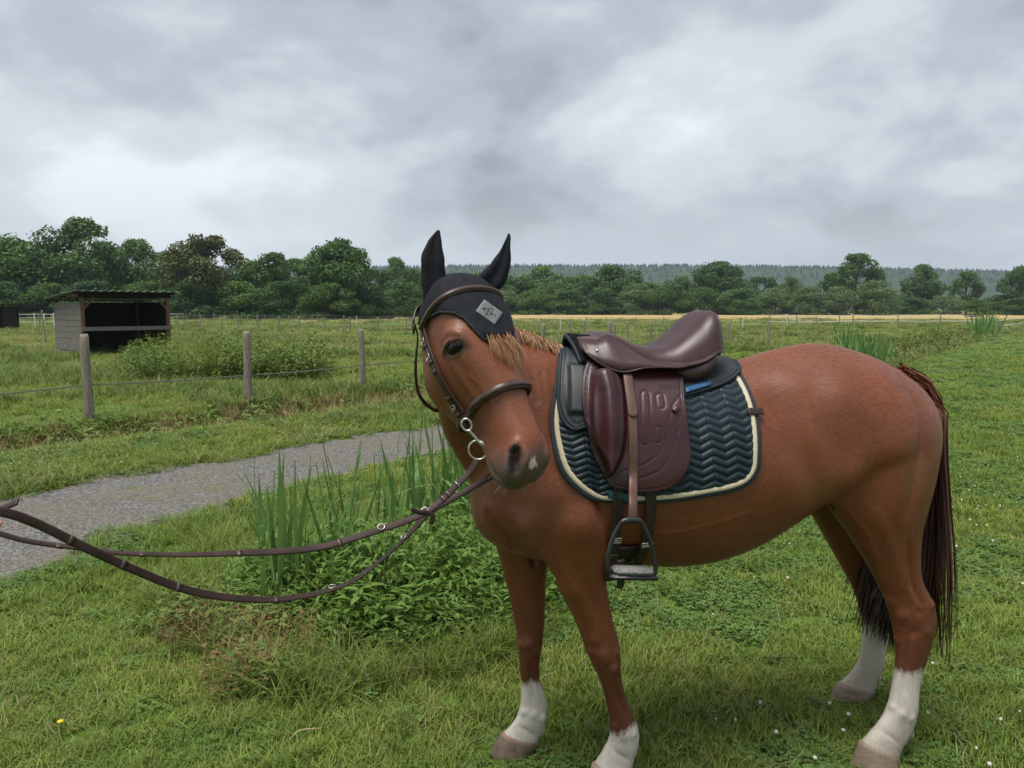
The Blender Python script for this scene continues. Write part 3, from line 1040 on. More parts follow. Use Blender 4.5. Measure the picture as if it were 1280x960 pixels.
PH = np.radians([0, 32, 41, 47, 57, 76, 113, 140, 165, 180])
SL = np.array([.224, .222, .188, .155, .13, .108, .092, .07, .04, .03])
def s_lim(phi):
    a = abs((phi + math.pi) % (2 * math.pi) - math.pi)
    return np.interp(a, PH, SL)
nphi, ntt = 144, 30
Q0 = hd(.085, 0, -.095)
rows = np.zeros((ntt + 1, nphi, 3))
for j in range(nphi):
    ph = 2 * math.pi * j / nphi
    e, _ = cast_head(s_lim(ph), ph)
    de = unit(e - Q0)
    ax = -HD
    ang = math.acos(np.clip(ax @ de, -1, 1)); pr = unit(de - ax * (ax @ de))
    for i in range(ntt + 1):
        a = ang * max(i, .15) / ntt
        d = ax * math.cos(a) + pr * math.sin(a)
        q, n, ii, dist = HORSE_BVH.ray_cast(Vector(Q0), Vector(d))
        q = np.array(q) if q is not None and dist < .3 else Q0 + d * .2
        rows[i, j] = q
for _ in range(4):        # even out the shell
    rows[1:-1] = .4 * rows[1:-1] + .15 * (rows[2:] + rows[:-2] + np.roll(rows, 1, 1)[1:-1] + np.roll(rows, -1, 1)[1:-1])
dirs = rows - Q0; dirs /= np.linalg.norm(dirs, axis=2, keepdims=True)
wr = np.array([[.0016 * math.sin(23 * j / nphi * 6.28 + i * .6) * math.sin(i * .5) for j in range(nphi)] for i in range(ntt + 1)])
shell = rows + dirs * (.0055 + wr * .5)[..., None]
V = shell.reshape(-1, 3); F = loft_faces(ntt + 1, nphi) + [tuple(range(nphi))[::-1]]
cap = setp(mesh_obj('cap', V, F, bonnet_m), bonnet)
md = cap.modifiers.new('s', 'SOLIDIFY'); md.thickness = .004; md.offset = -1
edge = shell[-1] + dirs[-1] * .001
v, f_ = tube(edge, .0045 + .0009 * np.sin(np.arange(nphi) * 2.1), 8, closed=True)
setp(mesh_obj('edge_trim', v, f_, trim_m), bonnet)
edge2 = shell[-2] + dirs[-2] * .0012
v, f_ = tube(edge2, .0026, 6, closed=True)
setp(mesh_obj('edge_trim', v, f_, trim_m), bonnet)


def ear(pairs, Y, dfac, face):
    rings = []
    pts = [(at_y(*a, Y + dy), at_y(*b_, Y + dy)) for a, b_, dy in pairs]
    for i, (a, b_) in enumerate(pts):
        c = (a + b_) / 2; e = b_ - a; h = np.linalg.norm(e) / 2; e = e / (2 * h)
        tz = unit((pts[min(i + 1, len(pts) - 1)][0] + pts[min(i + 1, len(pts) - 1)][1]) / 2 - (pts[max(i - 1, 0)][0] + pts[max(i - 1, 0)][1]) / 2)
        w_ = unit(np.cross(tz, e))
        if w_[1] > 0: w_ = -w_                      # w_ toward the viewer
        k = 28; an = np.arange(k) / k * 2 * np.pi
        x = np.cos(an) * h; y = np.sin(an) * h * dfac
        fold = np.where(np.sin(an) > 0, -.35 * h * np.exp(-(np.cos(an) / .45) ** 2), 0)      # shallow cup on the open side
        rings.append(c + x[:, None] * e + (y + fold)[:, None] * w_)
    R = smooth_rings(rings, 5)
    # cloth wrinkles round the ear
    out = []
    for i, r in enumerate(R):
        c = r.mean(0); an = np.arange(len(r)) / len(r) * 6.28
        t = i / len(R)
        out.append(c + (r - c) * (1 + .05 * np.sin(9 * t * 3 + 2 * np.sin(an)) * (1 - t) ** .5)[:, None])
    v, f_ = loft(out)
    return setp(mesh_obj('ear_cover', v, f_, bonnet_m), bonnet)


yr = hd(.02, -.07, -.09)[1]; yl = hd(.02, .07, -.09)[1]
ear([((530, 384), (559, 388), 0), ((528, 368), (558, 372), 0), ((527, 350), (557.5, 352), 0), ((526, 332), (556.5, 334), 0), ((528, 316), (554.5, 318), 0), ((534.5, 302), (552.5, 305), 0),
     ((541.5, 293), (551, 295), 0), ((546.5, 287.5), (550, 288), 0)], yr, .62, 1)
ear([((590, 362), (622, 380), 0), ((596, 347), (624, 366), 0), ((604, 338.5), (632, 352), 0), ((613, 329), (637.5, 336), 0), ((620.5, 319.5), (638.5, 319), 0), ((626.5, 310.5), (638, 305), 0),
     ((632, 299), (638.5, 297.5), 0), ((635, 292), (637.5, 292), 0)], yl, .62, -1)

# badge with its stitched mark
def shell_hit(px, py, off):
    """march a pixel's sight line until it is `off` from the horse"""
    d = ray(px, py); d = d / np.linalg.norm(d)
    t = 1.2
    for _ in range(80):
        p = CAM + d * t
        q, n, i, dist = HORSE_BVH.find_nearest(Vector(p))
        if dist < off + 2e-4: return p, np.array(n)
        t += max((dist - off) * .9, 1e-4)
        if t > 6: break
    return None, None
bc = np.array([(605, 374.5), (628.5, 391.5), (618.5, 406.5), (594.5, 389)])
def badge_pt(a, b_, off):
    p = (1 - a) * (1 - b_) * bc[0] + a * (1 - b_) * bc[1] + a * b_ * bc[2] + (1 - a) * b_ * bc[3]
    q, n = shell_hit(*p, off)
    return q
G = 10
V = [badge_pt(i / G, j / G, .0085) for i in range(G + 1) for j in range(G + 1)]
ok = all(x is not None for x in V)
if ok:
    cV = np.array(V)
    nb = unit(np.cross(cV[G] - cV[0], cV[-1] - cV[0])); nb = nb if nb @ HN > 0 else -nb
    F = [(i * (G + 1) + j, i * (G + 1) + j + 1, (i + 1) * (G + 1) + j + 1, (i + 1) * (G + 1) + j) for i in range(G) for j in range(G)]
    bd = setp(mesh_obj('badge', cV, F, badge_m), bonnet)
    md = bd.modifiers.new('s', 'SOLIDIFY'); md.thickness = .003; md.offset = 0
    parts = []
    def bp_(x, y):       # drawn in the crop of the photograph it was read from (738 x 960 over 50 x 65 px)
        q, n = shell_hit(590 + x * 50 / 738, 365 + y * 65 / 960, .0112); return q
    for st, wd in (([(195, 292), (300, 298), (400, 312)], .0012), ([(200, 298), (250, 338)], .0022), ([(300, 325), (280, 370), (262, 408)], .0022), ([(302, 328), (325, 340), (312, 372), (322, 385)], .0014),
                   ([(322, 402), (345, 412), (362, 380), (378, 345)], .0016), ([(378, 345), (368, 385), (372, 412)], .0018), ([(405, 408), (435, 440)], .0014), ([(250, 408), (285, 412)], .0012)):
        P = resample(np.array([bp_(*q) for q in st]), .001)
        parts.append(tube(P, wd * .5, 5))
    v, f_ = merge(parts)
    bp = mesh_obj('badge_mark', v, f_, black_m); bp.parent = bd; bp.matrix_parent_inverse = Matrix.Identity(4)
    bp.matrix_parent_inverse = bd.matrix_parent_inverse.inverted() @ bd.matrix_parent_inverse
    st = []
    for a in np.linspace(.06, .94, 14): st += [(a, .06), (a, .94)]

# --- bridle
bridle = empty('bridle', hd(.3, 0, -.1))
tag(bridle, 'dark brown leather bridle with padded noseband and steel bit on the horse', 'bridle')
def bpart(name, vf, mat, par=None):
    o = mesh_obj(name, vf[0], vf[1], mat)
    setp(o, bridle)
    if par is not None:
        o.parent = par; o.matrix_parent_inverse = Matrix.Identity(4) @ par.matrix_parent_inverse.inverted() @ par.matrix_parent_inverse
        o.matrix_parent_inverse = Matrix.Identity(4)
        o.location = (0, 0, 0)
    return o


def strap_on(points, width, thick, off, step=.006, it=6, phi=False):
    """strap laid over the head through head-frame points"""
    P = resample(catmull([hd(*p) for p in points], 8), step)
    out = []; nn = []
    for p in P:
        q, n = near_surf(p, off); out.append(q); nn.append(n)
    out = smooth_path(out, it); nn = smooth_path(nn, 14)
    nn /= np.linalg.norm(nn, axis=1, keepdims=True)
    return out, nn


# browband: padded roll
PHS = np.radians(np.linspace(-122, 122, 80))
P = []; nn = []
for ph in PHS:
    q, d = cast_head(.066 + .036 * (abs(ph) / 2.1) ** 2, ph, .012); P.append(q); nn.append(d)
P = smooth_path(P, 8); nn = np.array(nn)
bb = bpart('browband', ribbon(P, nn, .019, .009), leather)
bpart('browband_padding', ribbon(P + nn * .003, nn, .010, .009), padding, bb)
ends = (P[0].copy(), P[-1].copy())
# headpiece over the poll behind the ears
hpz = [cast_head(.085, math.radians(a), .012)[0] for a in (-118,)]
for sx in (-1, 1):
    a0 = ends[0] if sx < 0 else ends[1]
headp = []
for a in np.linspace(-1, 1, 24):
    q = hd(-.012 + .10 * abs(a) ** 2.2, .118 * math.sin(a * math.pi / 2), -.205 - .0 * a)
    q2, n = near_surf(q, .012); headp.append(.4 * q + .6 * q2)
headp = smooth_path(headp, 4)
nn = headp - hd(.10, 0, -.15); nn /= np.linalg.norm(nn, axis=1, keepdims=True)
bpart('headpiece', ribbon(headp, nn, .032, .006), leather)

buckle_parts = []
def buckle(p, n, t, w_=.0095, h_=.0075, r=.0012):
    b_ = unit(np.cross(t, n)); m = np.cross(b_, t)
    c = p + m * .004
    cor = [c + b_ * w_ * sx + t * h_ * sy for sx, sy in ((-1, -1), (1, -1), (1, 1), (-1, 1))]
    P = resample(np.array(cor), .004, closed=True)
    return merge([tube(P, r, 6, closed=True), tube(np.array([c - b_ * w_, c + b_ * w_]), r, 6), tube(np.array([c + m * .001, c + t * h_ + m * .002]), r * .8, 6)])


for sx in (-1, 1):
    # cheekpiece from the browband end to the bit
    pts = [(.10, .098 * sx, -.165), (.15, .11 * sx, -.165), (.20, .115 * sx, -.160), (.255, .112 * sx, -.157), (.30, .10 * sx, -.166), (.345, .084 * sx, -.176), (.385, .073 * sx, -.178), (.405, .07 * sx, -.176)]
    P, nn = strap_on(pts, .016, .004, .007)
    ck = bpart('cheekpiece', ribbon(P, nn, .015, .005), leather)
    T = np.gradient(P, axis=0); T /= np.linalg.norm(T, axis=1, keepdims=True)
    for fr in (.14, .30, .80):
        i = int(fr * (len(P) - 1))
        bpart('buckle', buckle(P[i], nn[i], T[i]), steel_dull, ck)
    for fr in (.20, .37, .46, .72, .88):
        i = int(fr * (len(P) - 1))
        a = P[max(i - 1, 0)]; c = P[min(i + 1, len(P) - 1)]
        bpart('keeper', ribbon(np.array([a, P[i], c]) + nn[i] * .002, np.array([nn[i]] * 3), .019, .006), leather, ck)
    # noseband hanger just behind / above the cheekpiece
    pts = [(.10, .105 * sx, -.142), (.16, .116 * sx, -.143), (.22, .118 * sx, -.140), (.28, .106 * sx, -.146), (.33, .09 * sx, -.152), (.372, .078 * sx, -.152)]
    P, nn = strap_on(pts, .012, .004, .009)
    bpart('noseband_hanger', ribbon(P, nn, .011, .005), leather)

# noseband, padded in front
P = []; nn = []
for ph in np.radians(np.linspace(-180, 180, 120, endpoint=False)):
    a = abs(ph)
    q, d = cast_head(.362 + .02 * (a / math.pi) ** 1, ph, .010, -.095); P.append(q); nn.append(d)
P = np.array(P); nn = np.array(nn)
for _ in range(8): P = .5 * P + .25 * (np.roll(P, 1, 0) + np.roll(P, -1, 0))
nb_ = bpart('noseband', ribbon(P, nn, .024, .007, closed=True), leather)
sel = [i for i in range(120) if abs(np.radians(np.linspace(-180, 180, 120, endpoint=False))[i]) < math.radians(108)]
bpart('noseband_padding', ribbon(P[sel] + nn[sel] * .004, nn[sel], .013, .010), padding, nb_)

# throat lash hanging round the cheek
tl = [hd(.06, -.11, -.18), at_y(522, 420, 2.235), at_y(520, 445, 2.245), at_y(519.5, 472, 2.25), at_y(524, 494, 2.26), at_y(536, 508, 2.295), at_y(548, 512, 2.36), hd(.24, .06, -.33), hd(.14, .11, -.26), hd(.06, .11, -.18)]
P = resample(catmull(tl, 8), .008)
nn = P - hd(.2, 0, -.12); nn -= np.outer(nn @ HD, HD); nn /= np.linalg.norm(nn, axis=1, keepdims=True)
th_ = bpart('throat_lash', ribbon(P, nn, .014, .005), leather)
i = int(.19 * len(P)); t = unit(P[i + 1] - P[i]); bpart('buckle', buckle(P[i], nn[i], t, .009, .008), steel_dull, th_)

# hanging cheek bit
for sx in (-1, 1):
    if sx < 0:
        yb = hd(.42, -.075, -.17)[1] - .012
        c1, c2 = at_y(583.5, 531, yb), at_y(597.5, 562.5, yb)
        e1 = unit(at_y(600, 531, yb) - c1)
    else:
        def mir(p):
            r = p - P0; return p - HS * (2 * (r @ HS))
        c1, c2 = mir(c1), mir(c2); e1 = mir(P0 + e1) - P0
    dn = unit(c2 - c1); e1 = unit(e1 - dn * (e1 @ dn))
    an = np.linspace(0, 2 * np.pi, 28, endpoint=False)
    bit_m = steel_dull
    r1 = c1 + np.outer(np.cos(an), e1) * .0135 + np.outer(np.sin(an), dn) * .017
    r2 = c2 + np.outer(np.cos(an), e1) * .025 + np.outer(np.sin(an), dn) * .027
    bt = bpart('bit_ring', tube(r2, .0034, 8, closed=True), bit_m)
    bpart('cheek_ring', tube(r1, .0036, 8, closed=True), bit_m, bt)
    sh = np.array([c1 + dn * .016, c1 + dn * .03 + e1 * .004, c2 - dn * .022 + e1 * .012, c2 - dn * .006 + e1 * .023, c2 + dn * .012 + e1 * .025])
    Psh = catmull(sh, 5); rr = np.interp(np.linspace(0, 1, len(Psh)), [0, .3, .5, .62, .85, 1], [.004, .005, .0055, .0085, .0085, .005])
    bpart('shank', tube(Psh, rr, 10), bit_m, bt)
    if sx < 0:
        mp_ = c2 + e1 * .02; BITR = c2 + dn * .02 - e1 * .010
    else:
        BITL = c2 + dn * .02
        # mouthpiece through the mouth
bpart('mouthpiece', tube(np.array([mp_, hd(.46, -.03, -.13), hd(.46, .03, -.13), mir(mp_)]), .007, 8), steel_dull)

# --- reins
reins = empty('reins', (-.5, 1.8, 1.0))
tag(reins, 'pair of brown leather reins hanging from the bit towards the left edge', 'reins')
def rein_pts(px, y0, y1, x0=600.0, x1=0.0):
    return np.array([at_y(x, y, y1 + (y0 - y1) * (x - x1) / (x0 - x1)) for x, y in px])
yb = BITR[1]
RA = [(596, 576), (586, 591), (570, 607), (552, 625), (531, 641), (505, 652), (475, 662), (440, 673), (400, 684), (350, 689), (300, 691), (240, 693), (190, 692.5), (150, 691), (110, 686), (60, 680), (30, 675), (8, 669), (-25, 660), (-50, 655)]
RB = [(646, 574), (625, 590), (612, 596), (585, 612), (560, 626), (535, 641), (520, 658), (500, 679), (470, 705), (440, 726), (415, 736), (390, 743), (345, 749), (300, 748), (260, 743), (220, 733), (165, 711), (110, 686), (60, 661), (35, 650), (15, 643), (-10, 640), (-50, 655)]
RC = [(22.5, 626.5), (10, 632), (-8, 640), (-50, 655)]
def twist_normals(P, ang):
    T = np.gradient(P, axis=0); T /= np.linalg.norm(T, axis=1, keepdims=True)
    out = []
    for p, t, a in zip(P, T, ang):
        e = unit(CAM - p); e = unit(e - t * (e @ t)); s_ = np.cross(t, e)
        out.append(e * math.cos(a) + s_ * math.sin(a))
    return np.array(out)
def rein(px, y0, y1, wd, ang_pts, th=.004):
    P = resample(catmull(rein_pts(px, y0, y1), 8), .006)
    t = np.linspace(0, 1, len(P))
    ang = np.interp(t, *zip(*ang_pts))
    nn = twist_normals(P, ang)
    o = mesh_obj('rein', *ribbon(P, nn, wd, th), leather_rein)
    setp(o, reins)
    return o, P, nn
rA, PA, nA = rein(RA, yb, 1.5, .0185, [(0, .3), (.25, .4), (.5, .55), (.6, 1.0), (.75, 1.15), (1, 1.1)])
rB, PB, nB = rein(RB, yb + .03, 1.46, .0185, [(0, .4), (.2, .3), (.27, 1.2), (.45, .95), (.6, .5), (.75, .1), (1, .2)])
rC, PC, nC = rein(RC, 1.52, 1.5, .016, [(0, .9), (1, .9)])
def on_path(P, px, py):
    best = None
    for i, p in enumerate(P):
        w_ = p - CAM; d = w_ @ Fv; x = 640 + FPX * w_[0] / d; y = 480 - FPX * (w_ @ Uv) / d
        e = (x - px) ** 2 + (y - py) ** 2
        if best is None or e < best[0]: best = (e, i)
    return best[1]
def rpart(name, vf, mat, par):
    o = mesh_obj(name, vf[0], vf[1], mat); o.parent = par
    o.matrix_parent_inverse = Matrix.Translation(reins.location).inverted() @ Matrix.Identity(4)
    o.matrix_parent_inverse = par.matrix_parent_inverse.inverted() @ Matrix.Translation(reins.location).inverted()
    o.matrix_parent_inverse = Matrix.Identity(4)
    return o
for rr, P, nn, lst in ((rA, PA, nA, [(477, 661), (572, 604), (531, 641)]), (rB, PB, nB, [(415, 736), (505, 673)])):
    for px, py in lst:
        i = on_path(P, px, py); t = unit(P[i + 1] - P[i]); b_ = np.cross(t, nn[i])
        an = np.linspace(0, 2 * np.pi, 20, endpoint=False)
        c = P[i] + nn[i] * .004
        if (px, py) == (572, 604):
            ring = P[i] + np.outer(np.cos(an), b_) * .0125 + np.outer(np.sin(an), nn[i]) * .006
        else:
            ring = c + np.outer(np.cos(an), t) * .009 + np.outer(np.sin(an), b_) * .008 + b_ * .005
        rpart('ring', tube(ring, .0013, 6, closed=True), steel_dull, rr)
for rr, P, nn, lst in ((rA, PA, nA, [(560, 616), (553, 624), (425, 678), (300, 691), (178, 692), (72, 681)]), (rB, PB, nB, [(497, 682), (455, 717), (345, 749), (222, 734), (155, 707), (88, 675)])):
    for px, py in lst:
        i = on_path(P, px, py)
        j0, j1 = max(i - 1, 0), min(i + 1, len(P) - 1)
        rpart('stop', ribbon(P[[j0, i, j1]], nn[[j0, i, j1]], .0205, .0058), leather, rr)
# loose strap tail at the crossing
i = on_path(PA, 537, 637)
c = PA[i]
Pt = catmull(np.array([at_y(514, 636, c[1] - .01), at_y(524, 640, c[1] - .012), at_y(536, 641, c[1] - .014), at_y(541, 647, c[1] - .014), at_y(538, 655, c[1] - .01)]), 5)
rpart('strap_tail', ribbon(Pt, twist_normals(Pt, np.full(len(Pt), .3)), .013, .004), leather_rein, rA)
# ================================================================== saddle, pads, girth, stirrup
seat_leather = noise_mat('saddle_seat_leather', (0.032, 0.0110, 0.012), (0.048, 0.018, 0.0185), 6, 0.42, 0.5, bump=0.10, bscale=420, bdist=0.001)
flap_leather = noise_mat('saddle_flap_leather', (0.042, 0.0085, 0.0110), (0.017, 0.0080, 0.0105), 6, 0.38, 0.5, bump=0.10, bscale=420, bdist=0.001, lo=.42, hi=.7)
block_leather = noise_mat('knee_block_leather', (0.026, 0.009, 0.010), (0.016, 0.007, 0.008), 9, 0.26, 0.5, bump=0.06, bscale=300, bdist=0.001)
strap_leather = noise_mat('stirrup_leather', (0.075, 0.036, 0.028), (0.12, 0.06, 0.045), 30, 0.45, 0.4, stretch=(1, 1, .25), bump=0.15, bscale=300, bdist=0.001)
dark_leather = noise_mat('girth_leather', (0.018, 0.010, 0.009), (0.032, 0.017, 0.014), 20, 0.45, 0.4, bump=0.1, bscale=300, bdist=0.001)
navy = noise_mat('navy_satin', (0.0075, 0.0165, 0.0235), (0.0105, 0.0225, 0.031), 30, 0.46, 0.32, bump=0.25, bscale=900, bdist=0.0006)
binding_m = noise_mat('navy_binding', (0.012, 0.019, 0.026), (0.018, 0.027, 0.035), 60, 0.65, 0.3, bump=0.3, bscale=700, bdist=0.0008)
cream = noise_mat('cream_cord', (0.50, 0.42, 0.29), (0.62, 0.54, 0.40), 160, 0.7, 0.3, bump=0.5, bscale=700, bdist=0.001)
foam = noise_mat('black_half_pad', (0.012, 0.015, 0.018), (0.018, 0.022, 0.026), 25, 0.5, 0.4, bump=0.15, bscale=600, bdist=0.0008)
fleece = noise_mat('black_fleece', (0.006, 0.006, 0.008), (0.011, 0.011, 0.013), 60, 0.95, 0.1, bump=0.9, bscale=300, bdist=0.004)
label_m = noise_mat('blue_label', (0.018, 0.07, 0.17), (0.03, 0.10, 0.22), 40, 0.5, 0.3)
iron_m = noise_mat('black_iron', (0.012, 0.013, 0.014), (0.022, 0.023, 0.024), 30, 0.35, 0.5)
tread_m = noise_mat('tread_rubber', (0.12, 0.115, 0.105), (0.28, 0.27, 0.25), 260, 0.85, 0.2, bump=0.9, bscale=350, bdist=0.003, lo=.4, hi=.6)
ZC = 1.05
GR = 0.36        # arc length per radian used for the unrolled coordinates


def loc3(p):
    r = np.asarray(p) - HO
    return r @ HU, r @ HL, r @ HZ


def ua(px, py, off):
    """pixel -> unrolled body coordinates (u, g) of the point a sheet `off` above the body has there"""
    p, n = shell_hit(px, py, off)
    if p is None:      # sight line passes just over the body: take its closest approach
        d = ray(px, py); d = d / np.linalg.norm(d)
        p = min((CAM + d * t for t in np.arange(1.8, 4.0, .004)), key=lambda c: HORSE_BVH.find_nearest(Vector(c))[3])
    q, n, i, d = HORSE_BVH.find_nearest(Vector(p))
    u, v, z = loc3(np.array(q))
    return np.array([u, GR * math.atan2(v, z - ZC)])


def body_at(u, g):
    a = g / GR
    o = hw(u, 0, ZC); d = math.sin(a) * HL + math.cos(a) * HZ
    q, n, i, dist = HORSE_BVH.ray_cast(Vector(o), Vector(d))
    return np.array(q), np.array(n), d


def poly_sd(P, poly):
    """signed distance (negative inside) and nearest boundary point of points P to a closed polygon"""
    A = poly; B = np.roll(poly, -1, 0)
    best = np.full(len(P), 1e9); bp = np.zeros_like(P); inside = np.zeros(len(P), bool)
    for a, b_ in zip(A, B):
        ab = b_ - a; t = np.clip(((P - a) @ ab) / (ab @ ab + 1e-15), 0, 1)
        q = a + t[:, None] * ab; d = np.linalg.norm(P - q, axis=1)
        m = d < best; best[m] = d[m]; bp[m] = q[m]
        c = (a[1] > P[:, 1]) != (b_[1] > P[:, 1])
        with np.errstate(divide='ignore', invalid='ignore'):
            xin = (b_[0] - a[0]) * (P[:, 1] - a[1]) / (b_[1] - a[1]) + a[0]
        inside ^= c & (P[:, 0] < xin)
    return np.where(inside, -best, best), bp


SURF = {}


def sheet(poly, h, height, mirror=False, it=6, thick=.006, mat=None, name='sheet'):
    """cloth or leather sheet over the body: poly in (u,g); height(u,g,inset)->offset above the body"""
    lo = poly.min(0) - h; hi = poly.max(0) + h
    nu = int((hi[0] - lo[0]) / h) + 1; ng = int((hi[1] - lo[1]) / h) + 1
    U, G_ = np.meshgrid(lo[0] + np.arange(nu) * h, lo[1] + np.arange(ng) * h, indexing='ij')
    P = np.stack([U.ravel(), G_.ravel()], 1)
    sd_, bp = poly_sd(P, poly)
    idx = np.arange(nu * ng).reshape(nu, ng)
    cells = np.stack([idx[:-1, :-1], idx[1:, :-1], idx[1:, 1:], idx[:-1, 1:]], -1).reshape(-1, 4)
    keep = (sd_[cells] < h * .30).all(1)
    cells = cells[keep]
    used = np.unique(cells)
    rm = np.full(nu * ng, -1); rm[used] = np.arange(len(used))
    F = rm[cells]; P2 = P[used].copy(); s2 = sd_[used]; b2 = bp[used]
    # boundary vertices snap onto the outline
    E = np.vstack([F[:, [i, (i + 1) % 4]] for i in range(4)]); Es = np.sort(E, 1)
    un, cnt = np.unique(Es, axis=0, return_counts=True)
    bnd = np.unique(un[cnt == 1])
    P2[bnd] = b2[bnd]; s2[bnd] = 0
    base = np.zeros((len(P2), 3)); nr = np.zeros((len(P2), 3))
    # sample the body on a coarse grid, then interpolate
    hc_ = .016
    lu, hu_ = lo[0] - hc_, hi[0] + hc_; lg, hg = lo[1] - hc_, hi[1] + hc_
    mu = int((hu_ - lu) / hc_) + 2; mg = int((hg - lg) / hc_) + 2
    C = np.zeros((mu, mg, 3))
    for i in range(mu):
        for j in range(mg):
            C[i, j] = body_at(lu + i * hc_, lg + j * hc_)[0]
    for _ in range(it):
        C[1:-1, 1:-1] = .4 * C[1:-1, 1:-1] + .15 * (C[2:, 1:-1] + C[:-2, 1:-1] + C[1:-1, 2:] + C[1:-1, :-2])
    Nn = np.cross(np.gradient(C, axis=1), np.gradient(C, axis=0)); Nn /= np.linalg.norm(Nn, axis=2, keepdims=True)
    if (Nn[mu // 2, mg // 2] @ body_at((lu + hu_) / 2, (lg + hg) / 2)[2]) < 0: Nn = -Nn
    fu = np.clip((P2[:, 0] - lu) / hc_, 0, mu - 1.001); fg = np.clip((P2[:, 1] - lg) / hc_, 0, mg - 1.001)
    i0 = fu.astype(int); j0 = fg.astype(int); a = (fu - i0)[:, None]; b_ = (fg - j0)[:, None]
    def bil(X): return X[i0, j0] * (1 - a) * (1 - b_) + X[i0 + 1, j0] * a * (1 - b_) + X[i0, j0 + 1] * (1 - a) * b_ + X[i0 + 1, j0 + 1] * a * b_
    base = bil(C); nr = bil(Nn); nr /= np.linalg.norm(nr, axis=1, keepdims=True)
    H = height(P2[:, 0], P2[:, 1], -s2)
    V = base + nr * H[:, None]
    # closed solid: underside + rim
    V2 = base + nr * (H - np.minimum(thick, thick))[:, None]
    n = len(V)
    ordered = []
    Fall = [tuple(f_) for f_ in F[:, ::-1]] + [tuple(f_ + n) for f_ in F]
    emap = {}
    for f_ in F[:, ::-1]:
        for i in range(4): emap[(f_[i], f_[(i + 1) % 4])] = 1
    for (x, y) in list(emap):
        if (y, x) not in emap: Fall.append((y, x, x + n, y + n))
    VV = np.vstack([V, V2])
    if mirror:
        r = VV - HO; VV = VV - 2 * np.outer(r @ HL, HL); Fall = [f_[::-1] for f_ in Fall]
    o = mesh_obj(name, VV, Fall, mat)
    def point(u, g, extra=0.0, hgt=None):
        u = np.atleast_1d(u); g = np.atleast_1d(g)
        fu = np.clip((u - lu) / hc_, 0, mu - 1.001); fg = np.clip((g - lg) / hc_, 0, mg - 1.001)
        i0 = fu.astype(int); j0 = fg.astype(int); a = (fu - i0)[:, None]; b_ = (fg - j0)[:, None]
        f = lambda X: X[i0, j0] * (1 - a) * (1 - b_) + X[i0 + 1, j0] * a * (1 - b_) + X[i0, j0 + 1] * (1 - a) * b_ + X[i0 + 1, j0 + 1] * a * b_
        q = f(C); m = f(Nn); m /= np.linalg.norm(m, axis=1, keepdims=True)
        sdd, _ = poly_sd(np.stack([u, g], 1), poly)
        hh = height(u, g, np.maximum(-sdd, 0)) if hgt is None else hgt
        return q + m * (hh + extra)[:, None] if not np.isscalar(extra) else q + m * (np.asarray(hh) + extra).reshape(-1, 1), m
    return o, point


def pxpoly(pts, off, smooth=4, step=.006):
    q = np.array([ua(x, y, off) for x, y in pts])
    return q


def sstep(x, a, b_):
    t = np.clip((x - a) / (b_ - a), 0, 1); return t * t * (3 - 2 * t)


# --- saddle pad
pad = empty('saddle_pad', hw(.75, 0, 1.4))
tag(pad, 'navy quilted saddle pad with cream cord piping under the saddle', 'saddle pad')
PAD_PX = [(701, 431), (695, 473), (689.5, 520), (690.5, 556), (700, 588), (719, 611), (743, 624), (763, 628), (818, 628), (882, 620.5), (917, 613.5), (937, 604), (948.5, 588), (951, 568), (949, 528), (943, 501), (933, 478), (922, 462)]
q = pxpoly(PAD_PX, .012)
q = catmull(q, 6)
PADP = np.vstack([[q[0][0] - .004, -.02], q, [q[-1][0] + .02, -.02]])
def chevron(u, g, W=.078, Pp=.0300, D=.021):
    c = (u + .012 * np.sin(g * 3)) / W
    c = c - np.floor(c); tri = 1 - np.abs(2 * c - 1)
    ph = (g - D * tri) / Pp; ph = ph - np.floor(ph)
    pil = np.clip(np.sin(np.pi * np.clip(ph, 0, 1)), 0, 1) ** .55 * (.72 + .28 * (1 - ph))
    seam = np.clip(np.minimum(c, 1 - c) * W / .0035, 0, 1) ** .6
    return pil * (.35 + .65 * seam)
def pad_h(u, g, ins):
    return .008 + .0090 * chevron(u, g) * sstep(ins, .020, .034) + .003 * sstep(ins, 0, .012)
o, padpt = sheet(PADP, .0032, pad_h, mat=navy, name='quilted_panel', thick=.010); setp(o, pad)
o2, _ = sheet(PADP, .010, lambda u, g, i: .009 + .004 * sstep(i, 0, .02), mirror=True, mat=navy, name='quilted_panel', thick=.010); setp(o2, pad)
# binding along the rim and the cream cord inside it
rim = resample(q, .005)
def inset(path, d):
    T = np.gradient(path, axis=0); T /= np.linalg.norm(T, axis=1, keepdims=True)
    n_ = np.stack([-T[:, 1], T[:, 0]], 1)
    c = PADP.mean(0)
    if ((c - path[len(path) // 2]) @ n_[len(path) // 2]) < 0: n_ = -n_
    return path + n_ * d
ir = inset(rim, .006)
P, m = padpt(ir[:, 0], ir[:, 1], .0, np.full(len(ir), .0115))
bi = setp(mesh_obj('binding', *ribbon(smooth_path(P, 3), m, .016, .007), binding_m), pad)
ic = inset(rim, .020)
P, m = padpt(ic[:, 0], ic[:, 1], .0, np.full(len(ic), .0135))
P = resample(smooth_path(P, 4), .003)
T = np.gradient(P, axis=0); T /= np.linalg.norm(T, axis=1, keepdims=True)
tt = np.linspace(0, 1, len(m)); m2 = np.stack([np.interp(np.linspace(0, 1, len(P)), tt, m[:, c]) for c in range(3)], 1)
bt_ = np.cross(T, m2)
L_ = np.arange(len(P)) * .003
